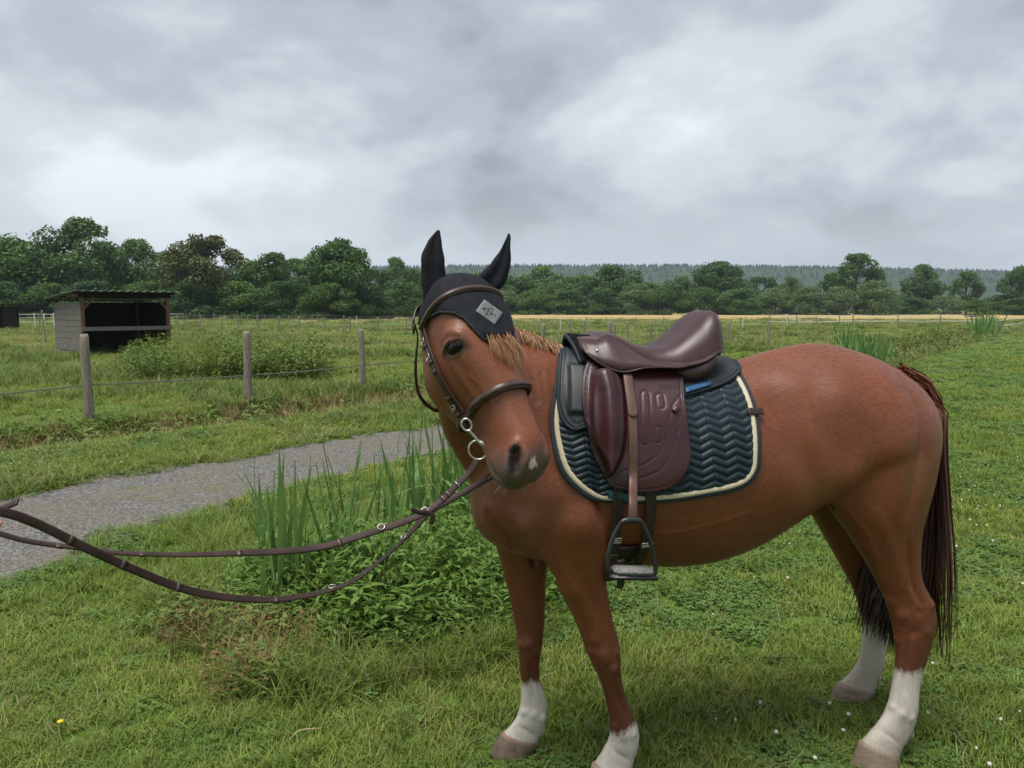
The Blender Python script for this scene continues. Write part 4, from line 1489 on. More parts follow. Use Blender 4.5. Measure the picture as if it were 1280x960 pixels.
for kx in range(4):      # four strands of the braid
    ph = kx * np.pi / 2
    w1 = np.sin(L_ * 2 * np.pi / .026 + ph) * .0062; w2 = np.cos(2 * (L_ * 2 * np.pi / .026 + ph)) * .0018
    Q = P + bt_ * w1[:, None] + m2 * w2[:, None]
    setp(mesh_obj('cord', *tube(Q, .0034, 6), cream), pad)
# keeper loop on the rear edge of the piping
k0 = ua(946, 514, .02)
P, m = padpt(np.linspace(k0[0] - .022, k0[0] + .030, 8), np.full(8, k0[1]), .0, np.full(8, .021))
setp(mesh_obj('keeper_loop', *ribbon(P, m, .024, .004), dark_leather), pad)

# --- half pad of black foam between pad and saddle
half = empty('half_pad', hw(.8, 0, 1.42))
tag(half, 'black cushioned half pad showing in front of and behind the saddle', 'half pad')
HP_PX = [(703, 436), (700, 470), (697.5, 503), (701, 522), (711, 533), (724, 536), (760, 520), (820, 505), (851, 494), (880, 486), (905, 477), (921, 466), (925, 458), (919, 449)]
q = catmull(np.array([ua(x, y, .028) for x, y in HP_PX]), 6)
HPP = np.vstack([[q[0][0] + .0, -.02], q, [q[-1][0], -.02]])
fp = np.array([ua(*p, .04) for p in ((709, 452), (735, 454), (735, 519), (708, 517))])
def hp_h(u, g, ins):
    d, _ = poly_sd(np.stack([u, g], 1), fp)
    groove = np.exp(-((ins - .016) / .004) ** 2)
    return .022 + .010 * sstep(ins, 0, .010) - .004 * groove + .012 * sstep(-d, -.004, .014)
o, hpt = sheet(HPP, .005, hp_h, mat=foam, name='cushion', thick=.016); setp(o, half)
o, _ = sheet(HPP, .012, lambda u, g, i: .022 + .010 * sstep(i, 0, .02), mirror=True, mat=foam, name='cushion', thick=.016); setp(o, half)
rim = resample(q, .006)
P, m = hpt(rim[:, 0], rim[:, 1], .0, np.full(len(rim), .024))
setp(mesh_obj('edge_binding', *tube(smooth_path(P, 3), .0065, 8), binding_m), half)
# raised front arch over the withers, lined with fleece
a0 = loc3(hpx(703, 434, .10)); 
arch = []
for a in np.linspace(-1, 1, 21):
    vv = .115 * a; zt = 1.508 - .085 * abs(a) ** 1.6
    arch.append(hw(1.085 - .02 * abs(a), vv, zt))
arch = np.array(arch)
rows = []
for k, (du, dz) in enumerate(((0, 0), (-.015, .002), (-.06, -.003), (-.11, -.006))):
    rows.append(arch + HU * du + HZ * dz)
V = np.vstack(rows); F = [(i * 21 + j, i * 21 + j + 1, (i + 1) * 21 + j + 1, (i + 1) * 21 + j) for i in range(3) for j in range(20)]
o = setp(mesh_obj('front_arch', V, F, fleece), half); md = o.modifiers.new('s', 'SOLIDIFY'); md.thickness = .016; md.offset = 0
setp(mesh_obj('arch_binding', *tube(arch, .008, 8), binding_m), half)
# blue label on the rear panel
lb = np.array([ua(*p, .034) for p in ((856.5, 484), (888.5, 475.5), (889, 481), (857, 491))])
V = []
for i in range(9):
    for j in range(4):
        a, b_ = i / 8, j / 3
        p = (1 - a) * (1 - b_) * lb[0] + a * (1 - b_) * lb[1] + a * b_ * lb[2] + (1 - a) * b_ * lb[3]
        V.append(hpt(p[0], p[1], .0, np.array([.0355]))[0][0])
F = [(i * 4 + j, i * 4 + j + 1, (i + 1) * 4 + j + 1, (i + 1) * 4 + j) for i in range(8) for j in range(3)]
o = setp(mesh_obj('label', V, F, label_m), half); md = o.modifiers.new('s', 'SOLIDIFY'); md.thickness = .002; md.offset = 0

# --- saddle
saddle = empty('saddle', hw(.75, 0, 1.45))
tag(saddle, 'burgundy brown leather dressage saddle on the horse\'s back', 'saddle')
FL_OFF = .050
FLAP_PX = [(741, 443), (733.5, 457), (729, 482), (730, 513), (737.5, 540), (747, 572), (759, 598), (767, 608), (789, 613), (810, 615), (837, 609), (855, 593), (863.5, 573), (863, 548), (858, 523), (854, 492), (852.5, 462)]
q = catmull(np.array([ua(x, y, FL_OFF if y < 560 else .040) for x, y in FLAP_PX]), 6)
FLP = np.vstack([q, [q[-1][0], .05], [q[0][0] - .01, .05]])
def upts(pts, off=FL_OFF): return np.array([ua(x, y, off) for x, y in pts])
BLK = catmull(upts([(741, 464), (752, 460), (772, 464), (780, 478), (783, 520), (782, 560), (775, 582), (762, 598), (752, 580), (743, 548), (739, 505)], .065), 5, closed=True)
RIDGE = upts([(757, 470), (762, 490), (764, 530), (764, 565), (762, 590)], .075)
SLOTS = [upts([(806.5, 494), (807, 552)]), upts([(825, 497), (826.5, 507)]), upts([(823.5, 538), (823, 549)])]
CURVES = [upts([(850, 494), (841, 506), (836, 525), (834, 548), (824, 568), (808, 580), (795, 584)]), upts([(849, 520), (846, 545), (840, 568), (826, 588), (808, 597), (795, 600)]), upts([(851, 533), (847, 540)]), upts([(764, 600), (778, 590), (783, 588)])]
def seg_d(P, A):
    best = np.full(len(P), 1e9)
    for a, b_ in zip(A[:-1], A[1:]):
        ab = b_ - a; t = np.clip(((P - a) @ ab) / (ab @ ab + 1e-12), 0, 1)
        best = np.minimum(best, np.linalg.norm(P - a - t[:, None] * ab, axis=1))
    return best
gmin_f, gmax_f = FLP[:, 1].min(), FLP[:, 1].max()
def flap_h(u, g, ins):
    P = np.stack([u, g], 1)
    H = .052 - .014 * sstep(g, .28, .42) + .0015 * sstep(ins, 0, .004)
    d, _ = poly_sd(P, BLK)
    rd = seg_d(P, RIDGE)
    H = H + sstep(-d, -.002, .012) * (.010 + .030 * np.exp(-(rd / .030) ** 2))
    H = H - .004 * np.exp(-((d - .006) / .0028) ** 2) - .003 * np.exp(-((d - .014) / .0025) ** 2)
    for s_ in SLOTS:
        dd = seg_d(P, s_); H = H - .0020 * np.exp(-((dd - .0125) / .0030) ** 2) + .0004 * (dd < .010)
    for c in CURVES:
        H = H - .0017 * np.exp(-(seg_d(P, c) / .0036) ** 2)
    return H - .0022 * np.exp(-((ins - .009) / .0022) ** 2)
o, flpt = sheet(FLP, .0034, flap_h, mat=flap_leather, name='flap', thick=.007, it=14); setp(o, saddle)
o, _ = sheet(FLP, .012, lambda u, g, i: .045 + 0 * u, mirror=True, mat=flap_leather, name='flap', thick=.008, it=14); setp(o, saddle)
# piping round the flap and the front edge of the block
rim = resample(q, .005); P, m = flpt(rim[:, 0], rim[:, 1], -.003)
setp(mesh_obj('flap_edge', *tube(smooth_path(P, 2), .0038, 6), flap_leather), saddle)

# seat and skirts: sections across the saddle from welt curves read along its length
def curve_uz(px, v):
    o = np.array([loc3(hpx(x, y, v)) for x, y in px]); k = np.argsort(o[:, 0]); return o[k][:, 0], o[k][:, 2]
TOPC = curve_uz([(743, 421), (746, 416.5), (754, 414.5), (769, 418.5), (787.5, 428.5), (806, 434), (821, 434), (836, 429), (855, 413), (870, 398.5), (881, 390), (889, 388), (894, 392), (896, 399)], .05)
WELTC = curve_uz([(740, 424), (760, 417), (784, 430.5), (802.5, 444), (821, 451), (840, 453.5), (859, 453.5), (877.5, 448), (892.5, 438)], .135)
SKIRT = curve_uz([(739, 440), (746, 449), (759, 458.5), (772.5, 465), (784, 466), (799, 461.5), (810, 459.5), (832, 459.5), (853, 460), (870, 455), (885, 447.5), (893.5, 440)], .195)
us = np.linspace(SKIRT[0][-1], TOPC[0][0] - .004, 70)
rings = []
ulo, uhi = us[-1], us[0]
for u in us:
    t = (uhi - u) / (uhi - ulo)           # 0 front .. 1 back
    zt = np.interp(u, *TOPC); zw = np.interp(u, *WELTC); zs = np.interp(u, *SKIRT)
    vw = np.interp(t, [0, .08, .25, .45, .65, .85, .93, .98, 1], [.055, .085, .105, .125, .15, .16, .15, .12, .09])
    vs = np.interp(t, [0, .06, .2, .35, .6, .8, .93, .98, 1], [.12, .15, .185, .195, .19, .18, .16, .13, .10])
    zw = min(zw, zt - .004)
    zs = min(zs, zw - .004)
    cup = .010 * sstep(t, .3, .6) - .012 * sstep(t, .75, .95)        # seat dips between its edges, then the cantle rises
    half_ = [(0, zt - cup), (.35 * vw, zt - cup * .7 + .001), (.62 * vw, zt - .05 * (zt - zw)), (.82 * vw, zt - .28 * (zt - zw)), (.95 * vw, zt - .62 * (zt - zw)), (vw, zw + .002), (vw + .002, zw - .0045),
             (vw + .006, zw - .0015), (vw + (vs - vw) * .45, zw - (zw - zs) * .32), (vw + (vs - vw) * .8, zw - (zw - zs) * .68), (vs, zs), (vs - .006, zs - .002), (vs - .012, zs + .004), (vw * .8, zw - .02)]
    pr = [(-a, b_) for a, b_ in half_[:0:-1]] + half_
    rings.append(np.array([hw(u, a, b_) for a, b_ in pr]))
R = np.array(rings)
for _ in range(2): R[1:-1] = .5 * R[1:-1] + .25 * (R[2:] + R[:-2])
v, f_ = loft(list(R), True)
seat = setp(mesh_obj('seat', v, f_, seat_leather), saddle)
# welt cord between seat and skirt
kk = 13 + 6
for idx in (kk, 26 - kk):
    setp(mesh_obj('welt', *tube(smooth_path(R[:, idx] + HZ * .0005, 3), .0026, 6), seat_leather), saddle)
# skirt edge cord
for idx in (13 + 10, 13 - 10):
    setp(mesh_obj('skirt_edge', *tube(smooth_path(R[:, idx], 3), .0032, 6), flap_leather), saddle)
# cantle back and gullet: closed by the loft's end caps; rear panel roll
for sx in (1, -1):
    pr = []
    for (x, y), rr in (((842, 466), .010), ((853, 467), .028), ((866, 465), .034), ((880, 460), .035), ((893, 453), .033), ((901, 448), .022), ((905, 445), .008)):
        p = np.array(loc3(hpx(x, y, .155))); pr.append((hw(p[0], (.125 if x < 880 else .125 - .03 * (x - 880) / 20) * sx, p[2]), rr))
    rings = []
    for c, rr in pr:
        rings.append(sring(c, HZ, HL, rr, rr * 1.05, rr * 1.7, 2.4, 2.2, 20))
    v, f_ = loft(smooth_rings(rings, 5)); setp(mesh_obj('panel', v, f_, seat_leather), saddle)
# underside core that fills between the seat and the pad
# pommel front cover and stud
st = hpx(746.5, 438.5, .155)
v, f_ = uv_sphere(st + HL * .0, (.0055, .003, .0055), [HU, HL, HZ], 14, 8); setp(mesh_obj('stud', v, f_, steel), saddle)
# leather keeper loop on the flap
kp = ua(846.5, 509, .055); k2 = ua(842, 515, .055)
P, m = flpt(np.linspace(kp[0], k2[0], 5), np.linspace(kp[1], k2[1], 5), .006)
setp(mesh_obj('flap_keeper', *ribbon(P, m, .016, .007), flap_leather), saddle)
# embossed lines of tiny lettering read as two faint stamped rows
for yy, x0, x1 in ((481.5, 824, 849), (484.5, 826, 849)):
    a = ua(x0, yy, .055); b_ = ua(x1, yy, .055)
    P, m = flpt(np.linspace(a[0], b_[0], 26), np.linspace(a[1], b_[1], 26), .0004)
    parts = [box_vf(P[i], .0022, .0006, .0016 + .0012 * (i * 7 % 3) / 2, np.stack([HU, HL, HZ], 1)) for i in range(26) if i % 6 != 5]
    setp(mesh_obj('stamped_line', *merge(parts), block_leather, smooth=False), saddle)

# --- stirrup on its leather
stir = empty('stirrup', hpx(790, 700, .38))
tag(stir, 'black stirrup iron with grey tread hanging on a brown stirrup leather', 'stirrup')
up = np.array([ua(*p, .06) for p in ((784.5, 468), (787, 485), (789.5, 505), (791.5, 522))])
upc = catmull(up, 6); P, m = flpt(upc[:, 0], upc[:, 1], .010); 
setp(mesh_obj('strap_tail', *ribbon(smooth_path(P, 2), m, np.r_[np.full(len(P) - 2, .031), .027, .014], .006), strap_leather), stir)
lw = []
for x, y in ((787, 480), (789.5, 510), (791.5, 540), (792.5, 570), (792, 600)):
    g_ = ua(x, y, .055); p, m = flpt(g_[0], g_[1], .006); lw.append((p[0], m[0]))
pe = [x[0] for x in lw] + [hpx(791.5, 630, .365), hpx(791, 656, .378)]
me_ = [x[1] for x in lw] + [HL, HL]
P = catmull(np.array(pe), 6); m = catmull(np.array(me_), 6); m /= np.linalg.norm(m, axis=1, keepdims=True)
setp(mesh_obj('strap', *ribbon(smooth_path(P, 3), m, .0275, .008), strap_leather), stir)
VI = .378
arm = [(763, 719), (759, 708), (761, 690), (767, 670), (776, 654), (784, 650.5), (797, 650.5), (803, 655), (811, 672), (817, 692), (819.5, 710), (817, 720)]
P = catmull(np.array([hpx(x, y, VI) for x, y in arm]), 6)
rr = np.interp(np.linspace(0, 1, len(P)), [0, .35, .45, .55, .65, 1], [.0075, .0065, .0095, .0095, .0065, .0075])
setp(mesh_obj('iron', *tube(P, rr, 10), iron_m), stir)
a = hpx(761, 719, VI); b_ = hpx(819, 720.5, VI)
c = (a + b_) / 2; ln = np.linalg.norm(b_ - a)
ex = unit(b_ - a); ey = HL; ez = np.cross(ex, ey); M = np.stack([ex, ey, ez], 1)
def rbox(c, sx, sy, sz, M, bev):
    bm = bmesh.new(); bmesh.ops.create_cube(bm, size=1)
    for v in bm.verts: v.co = (v.co.x * sx, v.co.y * sy, v.co.z * sz)
    bmesh.ops.bevel(bm, geom=list(bm.edges), offset=bev, segments=2, affect='EDGES')
    V = np.array([v.co[:] for v in bm.verts]) @ np.asarray(M).T + c
    bm.verts.index_update(); F = [tuple(v.index for v in f_.verts) for f_ in bm.faces]; bm.free()
    return V, F
setp(mesh_obj('footplate', *rbox(c, ln + .004, .050, .013, M, .004), iron_m), stir)
tr = setp(mesh_obj('tread', *rbox(c + HZ * .016 + HL * .0, ln * .84, .048, .020, M, .006), tread_m), stir)

# --- girth and its buckled straps
girth = empty('girth', hw(.9, 0, .74))
tag(girth, 'dark leather girth buckled below the saddle flap behind the elbow', 'girth')
def around(u0, g0, u1, g1, n, off, wid, name, mat, th=.007, par=girth):
    t = np.linspace(0, 1, n); P = []; m = []
    for a in t:
        q, nn, d = body_at(u0 + (u1 - u0) * a, g0 + (g1 - g0) * a); P.append(q); m.append(d)
    P = smooth_path(P, 4); m = np.array(m)
    o = mesh_obj(name, *ribbon(P + m * off, m, wid, th), mat); setp(o, par); return o, P + m * off, m
gb = ua(782, 690, .015); gt = ua(772, 628, .02)
ug = gb[0]
around(ug + .005, gb[1] - .03, ug, GR * math.pi * 2 - gb[1] + .03, 60, .012, .095, 'belly_band', dark_leather, .012)
b1 = ua(772, 622, .03); b1e = ua(773, 705, .03); b2 = ua(812, 622, .03); b2e = ua(793, 712, .03)
for (a, e, px, nm) in ((b1, b1e, (773, 672), 0), (b2, b2e, (797, 677), 1)):
    o, P, m = around(a[0], a[1] - .05, e[0], e[1], 30, .024, .033, 'billet_strap', dark_leather)
    kx = min(range(30), key=lambda i: abs(((P[i] - CAM) @ Uv) / ((P[i] - CAM) @ Fv) - (480 - px[1]) / FPX))
    t = unit(P[kx + 1] - P[kx])
    bk = buckle(P[kx] + m[kx] * .006, m[kx], t, .018, .008, .0022)
    bo = mesh_obj('buckle', *bk, steel); setp(bo, girth)
    o2, P2, m2 = around(e[0] + .02 * (1 if nm else 0), e[1] - .05, e[0] + .004, e[1] + .035, 14, .030, .032, 'buckle_guard', dark_leather, .008)
tl_ = [hpx(776, 700, .30), hpx(777, 716, .29), hpx(776, 728, .285), hpx(775, 736, .28)]
P = catmull(np.array(tl_), 4)
setp(mesh_obj('loose_strap_end', *ribbon(P, np.tile(HL, (len(P), 1)), np.r_[np.full(len(P) - 2, .024), .02, .010], .005), dark_leather), girth)
# short elastic loop at the pad's lower edge
k0 = ua(760, 618, .02); k1 = ua(786, 621, .02)
P, m = padpt(np.linspace(k0[0], k1[0], 10), np.linspace(k0[1], k1[1], 10), .0, np.full(10, .026))
teal = noise_mat('teal_elastic', (0.012, 0.055, 0.06), (0.018, 0.075, 0.08), 60, 0.6, 0.3)
setp(mesh_obj('girth_loop', *ribbon(P, m, .024, .006), teal), pad)
# ================================================================== the place
def grid_ground(name, xs, ys, hfun, mat, attrs=None):
    X, Y = np.meshgrid(xs, ys, indexing='ij')
    Z = hfun(X, Y)
    V = np.stack([X, Y, Z], -1).reshape(-1, 3)
    ny = len(ys)
    i = np.arange(len(xs) - 1)[:, None] * ny + np.arange(ny - 1)[None, :]
    F = np.stack([i, i + ny, i + ny + 1, i + 1], -1).reshape(-1, 4)
    return np_mesh(name, V, F, [mat], True, attrs(X.ravel(), Y.ravel()) if attrs else None)


# layout lines on the ground (metres), read off the photograph with the camera height known
PATH_FAR = np.array([(-9.5, -1.0), (-6.2, 3.6), (-4.34, 6.39), (-2.95, 8.23), (-1.10, 10.54), (2.2, 14.6), (6.0, 20.0), (9.3, 26.5), (11.8, 33.0)])
PATH_NEAR = np.array([(-6.4, -1.0), (-4.1, 2.4), (-2.94, 4.28), (-2.52, 5.38), (-1.55, 7.45), (0.2, 9.6), (3.3, 13.4), (7.0, 18.8), (9.9, 25.9), (11.9, 32.8)])
FENCE = np.array([(-8.2, 8.0), (-6.04, 10.9), (-4.33, 12.56), (-2.93, 15.05), (-1.3, 17.6), (0.8, 20.6), (3.0, 23.8)])


def dens(P, n=12):
    return catmull(P, n)


LCACHE = {}


def line_side(X, Y, L):
    """signed distance to a polyline (positive on its left = away from the lawn)"""
    if id(L) not in LCACHE: LCACHE[id(L)] = catmull(L, 3)
    L = LCACHE[id(L)]
    best = np.full(X.shape, 1e9); sg = np.zeros(X.shape)
    for a, b_ in zip(L[:-1], L[1:]):
        ab = b_ - a
        t = np.clip(((X - a[0]) * ab[0] + (Y - a[1]) * ab[1]) / (ab @ ab), 0, 1)
        dx = X - a[0] - t * ab[0]; dy = Y - a[1] - t * ab[1]
        d = dx * dx + dy * dy; m = d < best
        best = np.where(m, d, best); sg = np.where(m, np.sign(ab[0] * (Y - a[1]) - ab[1] * (X - a[0])), sg)
    return np.sqrt(best) * sg


def vnoise(X, Y, sc, seed=0):
    """cheap smooth value noise"""
    x = X * sc + seed * 17.3; y = Y * sc - seed * 9.1
    xi = np.floor(x).astype(int); yi = np.floor(y).astype(int); fx = x - xi; fy = y - yi
    fx = fx * fx * (3 - 2 * fx); fy = fy * fy * (3 - 2 * fy)
    def h(a, b_):
        n_ = (a * 374761393 + b_ * 668265263 + seed * 1274126177) & 0x7fffffff
        n_ = ((n_ ^ (n_ >> 13)) * 1274126177) & 0x7fffffff
        return ((n_ ^ (n_ >> 16)) & 0xffff) / 65535.0
    return (h(xi, yi) * (1 - fx) + h(xi + 1, yi) * fx) * (1 - fy) + (h(xi, yi + 1) * (1 - fx) + h(xi + 1, yi + 1) * fx) * fy


def ditch_axis(X, Y):
    return line_side(X, Y, DITCH)


# ditch between the verge and the fence; a second one on the right, between lawn and field
DITCH = np.array([(-11.0, 3.6), (-7.6, 7.6), (-5.6, 9.7), (-3.9, 11.5), (-2.2, 14.0), (-0.6, 16.5), (1.5, 19.6), (4, 23)])
DITCH2 = np.array([(5.5, 16.0), (8.5, 20.5), (12.6, 26.8), (20.5, 37), (33.5, 54.5), (48, 74)])


def height(X, Y):
    Z = .05 * (vnoise(X, Y, .35, 1) - .5) * np.clip((Y - 3.2) / 3, 0, 1) + .03 * (vnoise(X, Y, 1.1, 2) - .5) * np.clip((Y - 3.2) / 3, 0, 1)
    d = ditch_axis(X, Y)
    far = np.clip((Y - 14) / 8, 0, 1) * 0
    Z = Z - .42 * np.exp(-(d / .55) ** 2)
    d2 = line_side(X, Y, DITCH2)
    Z = Z - .8 * np.exp(-(d2 / 1.3) ** 2)
    pf = line_side(X, Y, PATH_FAR); pn = line_side(X, Y, PATH_NEAR)
    inpath = np.clip(np.minimum(-pf, pn) / .15 + .5, 0, 1)
    Z = Z * (1 - .9 * inpath) - .015 * inpath
    return Z


def ground_col(nt, b, gravel=True):
    pass


# --- ground sheet: grass with worn, dry and brown patches; gravel path built as its own strip above it
def make_ground_mat():
    m, nt, b = principled('meadow_ground', (0.06, 0.1, 0.02), 0.9, 0.15)
    L = nt.links.new
    tc = N(nt, 'ShaderNodeTexCoord')
    def noise(s, d=5.0, off=0.0):
        n_ = N(nt, 'ShaderNodeTexNoise', inp={'Scale': s, 'Detail': d, 'Roughness': .6})
        if off:
            mp = N(nt, 'ShaderNodeMapping'); mp.inputs['Location'].default_value = (off, off * .7, 0); L(tc.outputs['Object'], mp.inputs[0]); L(mp.outputs[0], n_.inputs['Vector'])
        else: L(tc.outputs['Object'], n_.inputs['Vector'])
        return n_.outputs['Fac']
    def rng_(x, a, c, lo=0., hi=1.):
        r = N(nt, 'ShaderNodeMapRange', inp={'From Min': a, 'From Max': c, 'To Min': lo, 'To Max': hi}); L(x, r.inputs[0]); return r.outputs[0]
    def mix(f, a, c):
        m_ = N(nt, 'ShaderNodeMix', data_type='RGBA')
        L(f, m_.inputs['Factor'])
        for k, x in (('A', a), ('B', c)):
            if isinstance(x, tuple): m_.inputs[k].default_value = (*x, 1)
            else: L(x, m_.inputs[k])
        return m_.outputs['Result']
    def att(n):
        a = N(nt, 'ShaderNodeAttribute'); a.attribute_name = n; return a.outputs['Fac']
    c = mix(rng_(noise(.35), .38, .62), G_A, G_B)
    c = mix(rng_(noise(2.2, 6, 3.1), .45, .7), c, G_C)
    c = mix(rng_(noise(14.0, 6, 1.7), .35, .75), c, G_D)
    c = mix(att('dry'), c, G_DRY)
    c = mix(att('straw'), c, G_STRAW)
    c = mix(att('brown'), c, G_BROWN)
    L(c, b.inputs['Base Color'])
    bp = N(nt, 'ShaderNodeBump', inp={'Strength': .8, 'Distance': .06})
    L(noise(30.0, 6, 5.0), bp.inputs['Height']); L(bp.outputs[0], b.inputs['Normal'])
    return m


G_A, G_B, G_C, G_D = (0.085, 0.155, 0.020), (0.115, 0.180, 0.028), (0.072, 0.140, 0.020), (0.055, 0.105, 0.016)
G_DRY, G_STRAW, G_BROWN = (0.20, 0.19, 0.07), (0.36, 0.27, 0.115), (0.13, 0.095, 0.045)
ground_m = make_ground_mat()


def g_attrs(X, Y):
    d = ditch_axis(X, Y)
    brown = np.exp(-((d - .1) / .5) ** 2) * np.clip(vnoise(X, Y, 1.0, 5) * 2.2 - .5, 0, 1)
    d2 = line_side(X, Y, DITCH2)
    brown = np.maximum(brown, .7 * np.exp(-((d2 + .9) / .8) ** 2) * np.clip(vnoise(X, Y, .8, 6) * 2 - .6, 0, 1))
    dry = np.clip((vnoise(X, Y, .25, 8) - .45) * 1.6, 0, .6) * np.clip((Y - 14) / 12, 0, 1)
    straw = np.clip((Y - 84 - 10 * vnoise(X, Y, .05, 9)) / 8, 0, 1) * np.clip((260 - Y) / 40, 0, 1)
    straw *= np.where(X < -30, .25, 1.0)
    return dict(brown=brown, dry=dry, straw=straw)


near_x = np.linspace(-14, 14, 200); near_y = np.linspace(-3, 30, 240)
xs = np.r_[np.linspace(-1600, -120, 24)[:-1], np.linspace(-120, -30, 50)[:-1], np.linspace(-30, 40, 300)[:-1], np.linspace(40, 140, 50)[:-1], np.linspace(140, 1600, 24)]
ys = np.r_[np.linspace(-60, 0, 12)[:-1], np.linspace(0, 36, 240)[:-1], np.linspace(36, 120, 90)[:-1], np.linspace(120, 3000, 40)]
ground = link('ground', grid_ground('ground', xs, ys, height, ground_m, g_attrs))
tag(ground, kind='structure')

# gravel path
def make_gravel():
    m, nt, b = principled('gravel', (0.2, 0.2, 0.2), 0.9, 0.2)
    L = nt.links.new
    tc = N(nt, 'ShaderNodeTexCoord')
    def noise(s, d=5.0):
        n_ = N(nt, 'ShaderNodeTexNoise', inp={'Scale': s, 'Detail': d, 'Roughness': .65}); L(tc.outputs['Object'], n_.inputs['Vector']); return n_.outputs['Fac']
    def rng_(x, a, c, lo=0., hi=1.):
        r = N(nt, 'ShaderNodeMapRange', inp={'From Min': a, 'From Max': c, 'To Min': lo, 'To Max': hi}); L(x, r.inputs[0]); return r.outputs[0]
    def mix(f, a, c):
        m_ = N(nt, 'ShaderNodeMix', data_type='RGBA'); L(f, m_.inputs['Factor'])
        for k, x in (('A', a), ('B', c)):
            if isinstance(x, tuple): m_.inputs[k].default_value = (*x, 1)
            else: L(x, m_.inputs[k])
        return m_.outputs['Result']
    vo = N(nt, 'ShaderNodeTexVoronoi', inp={'Scale': 52.0, 'Randomness': 1.0}); L(tc.outputs['Object'], vo.inputs['Vector'])
    sp = N(nt, 'ShaderNodeSeparateColor'); L(vo.outputs['Color'], sp.inputs[0])
    c = mix(rng_(sp.outputs[0], .1, .95), (0.060, 0.060, 0.062), (0.205, 0.20, 0.196))
    c = mix(rng_(noise(1.1), .36, .62, 0, .65), c, (0.15, 0.13, 0.09))
    c = mix(rng_(noise(9.0), .55, .7, 0, .5), c, (0.16, 0.145, 0.11))
    wv = N(nt, 'ShaderNodeTexNoise', inp={'Scale': 2.6, 'Detail': 8.0, 'Roughness': .75}); L(tc.outputs['Object'], wv.inputs['Vector'])
    c = mix(rng_(wv.outputs['Fac'], .57, .66, 0, .8), c, (0.10, 0.12, 0.035))
    L(c, b.inputs['Base Color'])
    bp = N(nt, 'ShaderNodeBump', inp={'Strength': 1.0, 'Distance': .016})
    dd = N(nt, 'ShaderNodeMath', operation='MULTIPLY_ADD', inp={1: -1.0}); L(vo.outputs['Distance'], dd.inputs[0]); L(noise(20.0), dd.inputs[2])
    L(dd.outputs[0], bp.inputs['Height']); L(bp.outputs[0], b.inputs['Normal'])
    return m
gravel_m = make_gravel()
fa = resample(dens(PATH_FAR), .25); nb = resample(dens(PATH_NEAR), .25)
nn_ = 150
ta = np.linspace(0, 1, nn_)
FA = np.stack([np.interp(ta * (len(fa) - 1), np.arange(len(fa)), fa[:, c]) for c in range(2)], 1)
NB = np.stack([np.interp(ta * (len(nb) - 1), np.arange(len(nb)), nb[:, c]) for c in range(2)], 1)
V = []
ncr = 9
for i in range(nn_):
    jl = .45 * (vnoise(np.array(i * .9), np.array(0.), 1., 3) - .5); jr = .45 * (vnoise(np.array(i * .85), np.array(5.), 1., 4) - .5)
    for j in range(ncr):
        t = j / (ncr - 1)
        p = FA[i] * (1 - t) + NB[i] * t + (NB[i] - FA[i]) / np.linalg.norm(NB[i] - FA[i]) * (jl * (1 - t) + jr * t)
        z = float(height(np.array(p[0]), np.array(p[1]))) + .012 + .02 * math.sin(math.pi * t)
        V.append((p[0], p[1], max(z, -.005)))
F = [(i * ncr + j, i * ncr + j + 1, (i + 1) * ncr + j + 1, (i + 1) * ncr + j) for i in range(nn_ - 1) for j in range(ncr - 1)]
path = mesh_obj('gravel_path', V, F, gravel_m); tag(path, kind='structure')
# ================================================================== shed, fences
def board_mat(name, c1, c2, sc=6):
    return noise_mat(name, c1, c2, sc, 0.85, 0.15, stretch=(1.0, 1.0, 6.0), bump=0.5, bscale=40, bdist=0.01)
grey_wood = noise_mat('weathered_boards', (0.13, 0.118, 0.105), (0.21, 0.195, 0.175), 3.0, 0.9, 0.1, stretch=(1.0, 1.0, 9.0), bump=0.5, bscale=20, bdist=0.01)
post_wood = noise_mat('weathered_post', (0.17, 0.145, 0.115), (0.28, 0.25, 0.205), 14.0, 0.9, 0.1, stretch=(3.0, 3.0, .5), bump=0.7, bscale=40, bdist=0.01)
brown_wood = noise_mat('brown_timber', (0.11, 0.062, 0.04), (0.18, 0.11, 0.075), 8.0, 0.85, 0.15, stretch=(3, 3, .5), bump=0.4, bscale=40, bdist=0.01)
dark_or_shade_wood = noise_mat('dark_or_shade_boards', (0.018, 0.015, 0.013), (0.030, 0.025, 0.021), 3.0, 0.9, 0.1, stretch=(1.0, 1.0, 9.0), bump=0.5, bscale=20, bdist=0.01)  # dark timber; on the shelter's inner boards the tone stands in for shade
roof_m = noise_mat('green_roof_sheet', (0.085, 0.125, 0.10), (0.15, 0.18, 0.155), 2.5, 0.6, 0.3, bump=0.2, bscale=20, bdist=0.01)
white_post, _, _ = principled('white_post', (0.62, 0.62, 0.6), 0.7, 0.2)
wire_m, _, _ = principled('fence_wire', (0.20, 0.20, 0.19), 0.6, 0.3)
tape_m, _, _ = principled('fence_tape', (0.58, 0.58, 0.55), 0.7, 0.2)
tape_d, _, _ = principled('faded_tape', (0.24, 0.24, 0.22), 0.8, 0.2)
tape_g, _, _ = principled('dull_tape', (0.13, 0.14, 0.105), 0.9, 0.1)
br = random.Random(5)


def zrot(a):
    c, s_ = math.cos(a), math.sin(a)
    return np.array([[c, -s_, 0], [s_, c, 0], [0, 0, 1.0]])


def gz(x, y): return float(height(np.array(float(x)), np.array(float(y))))


def box_child(name, par, c, sx, sy, sz, mat, M=None, jit=0.0):
    v, f_ = box_vf(c, sx, sy, sz, M)
    if jit: v = v + np.array([[br.uniform(-jit, jit) for _ in range(3)] for _ in range(len(v))])
    o = mesh_obj(name, v, f_, mat, par, smooth=False)
    return o


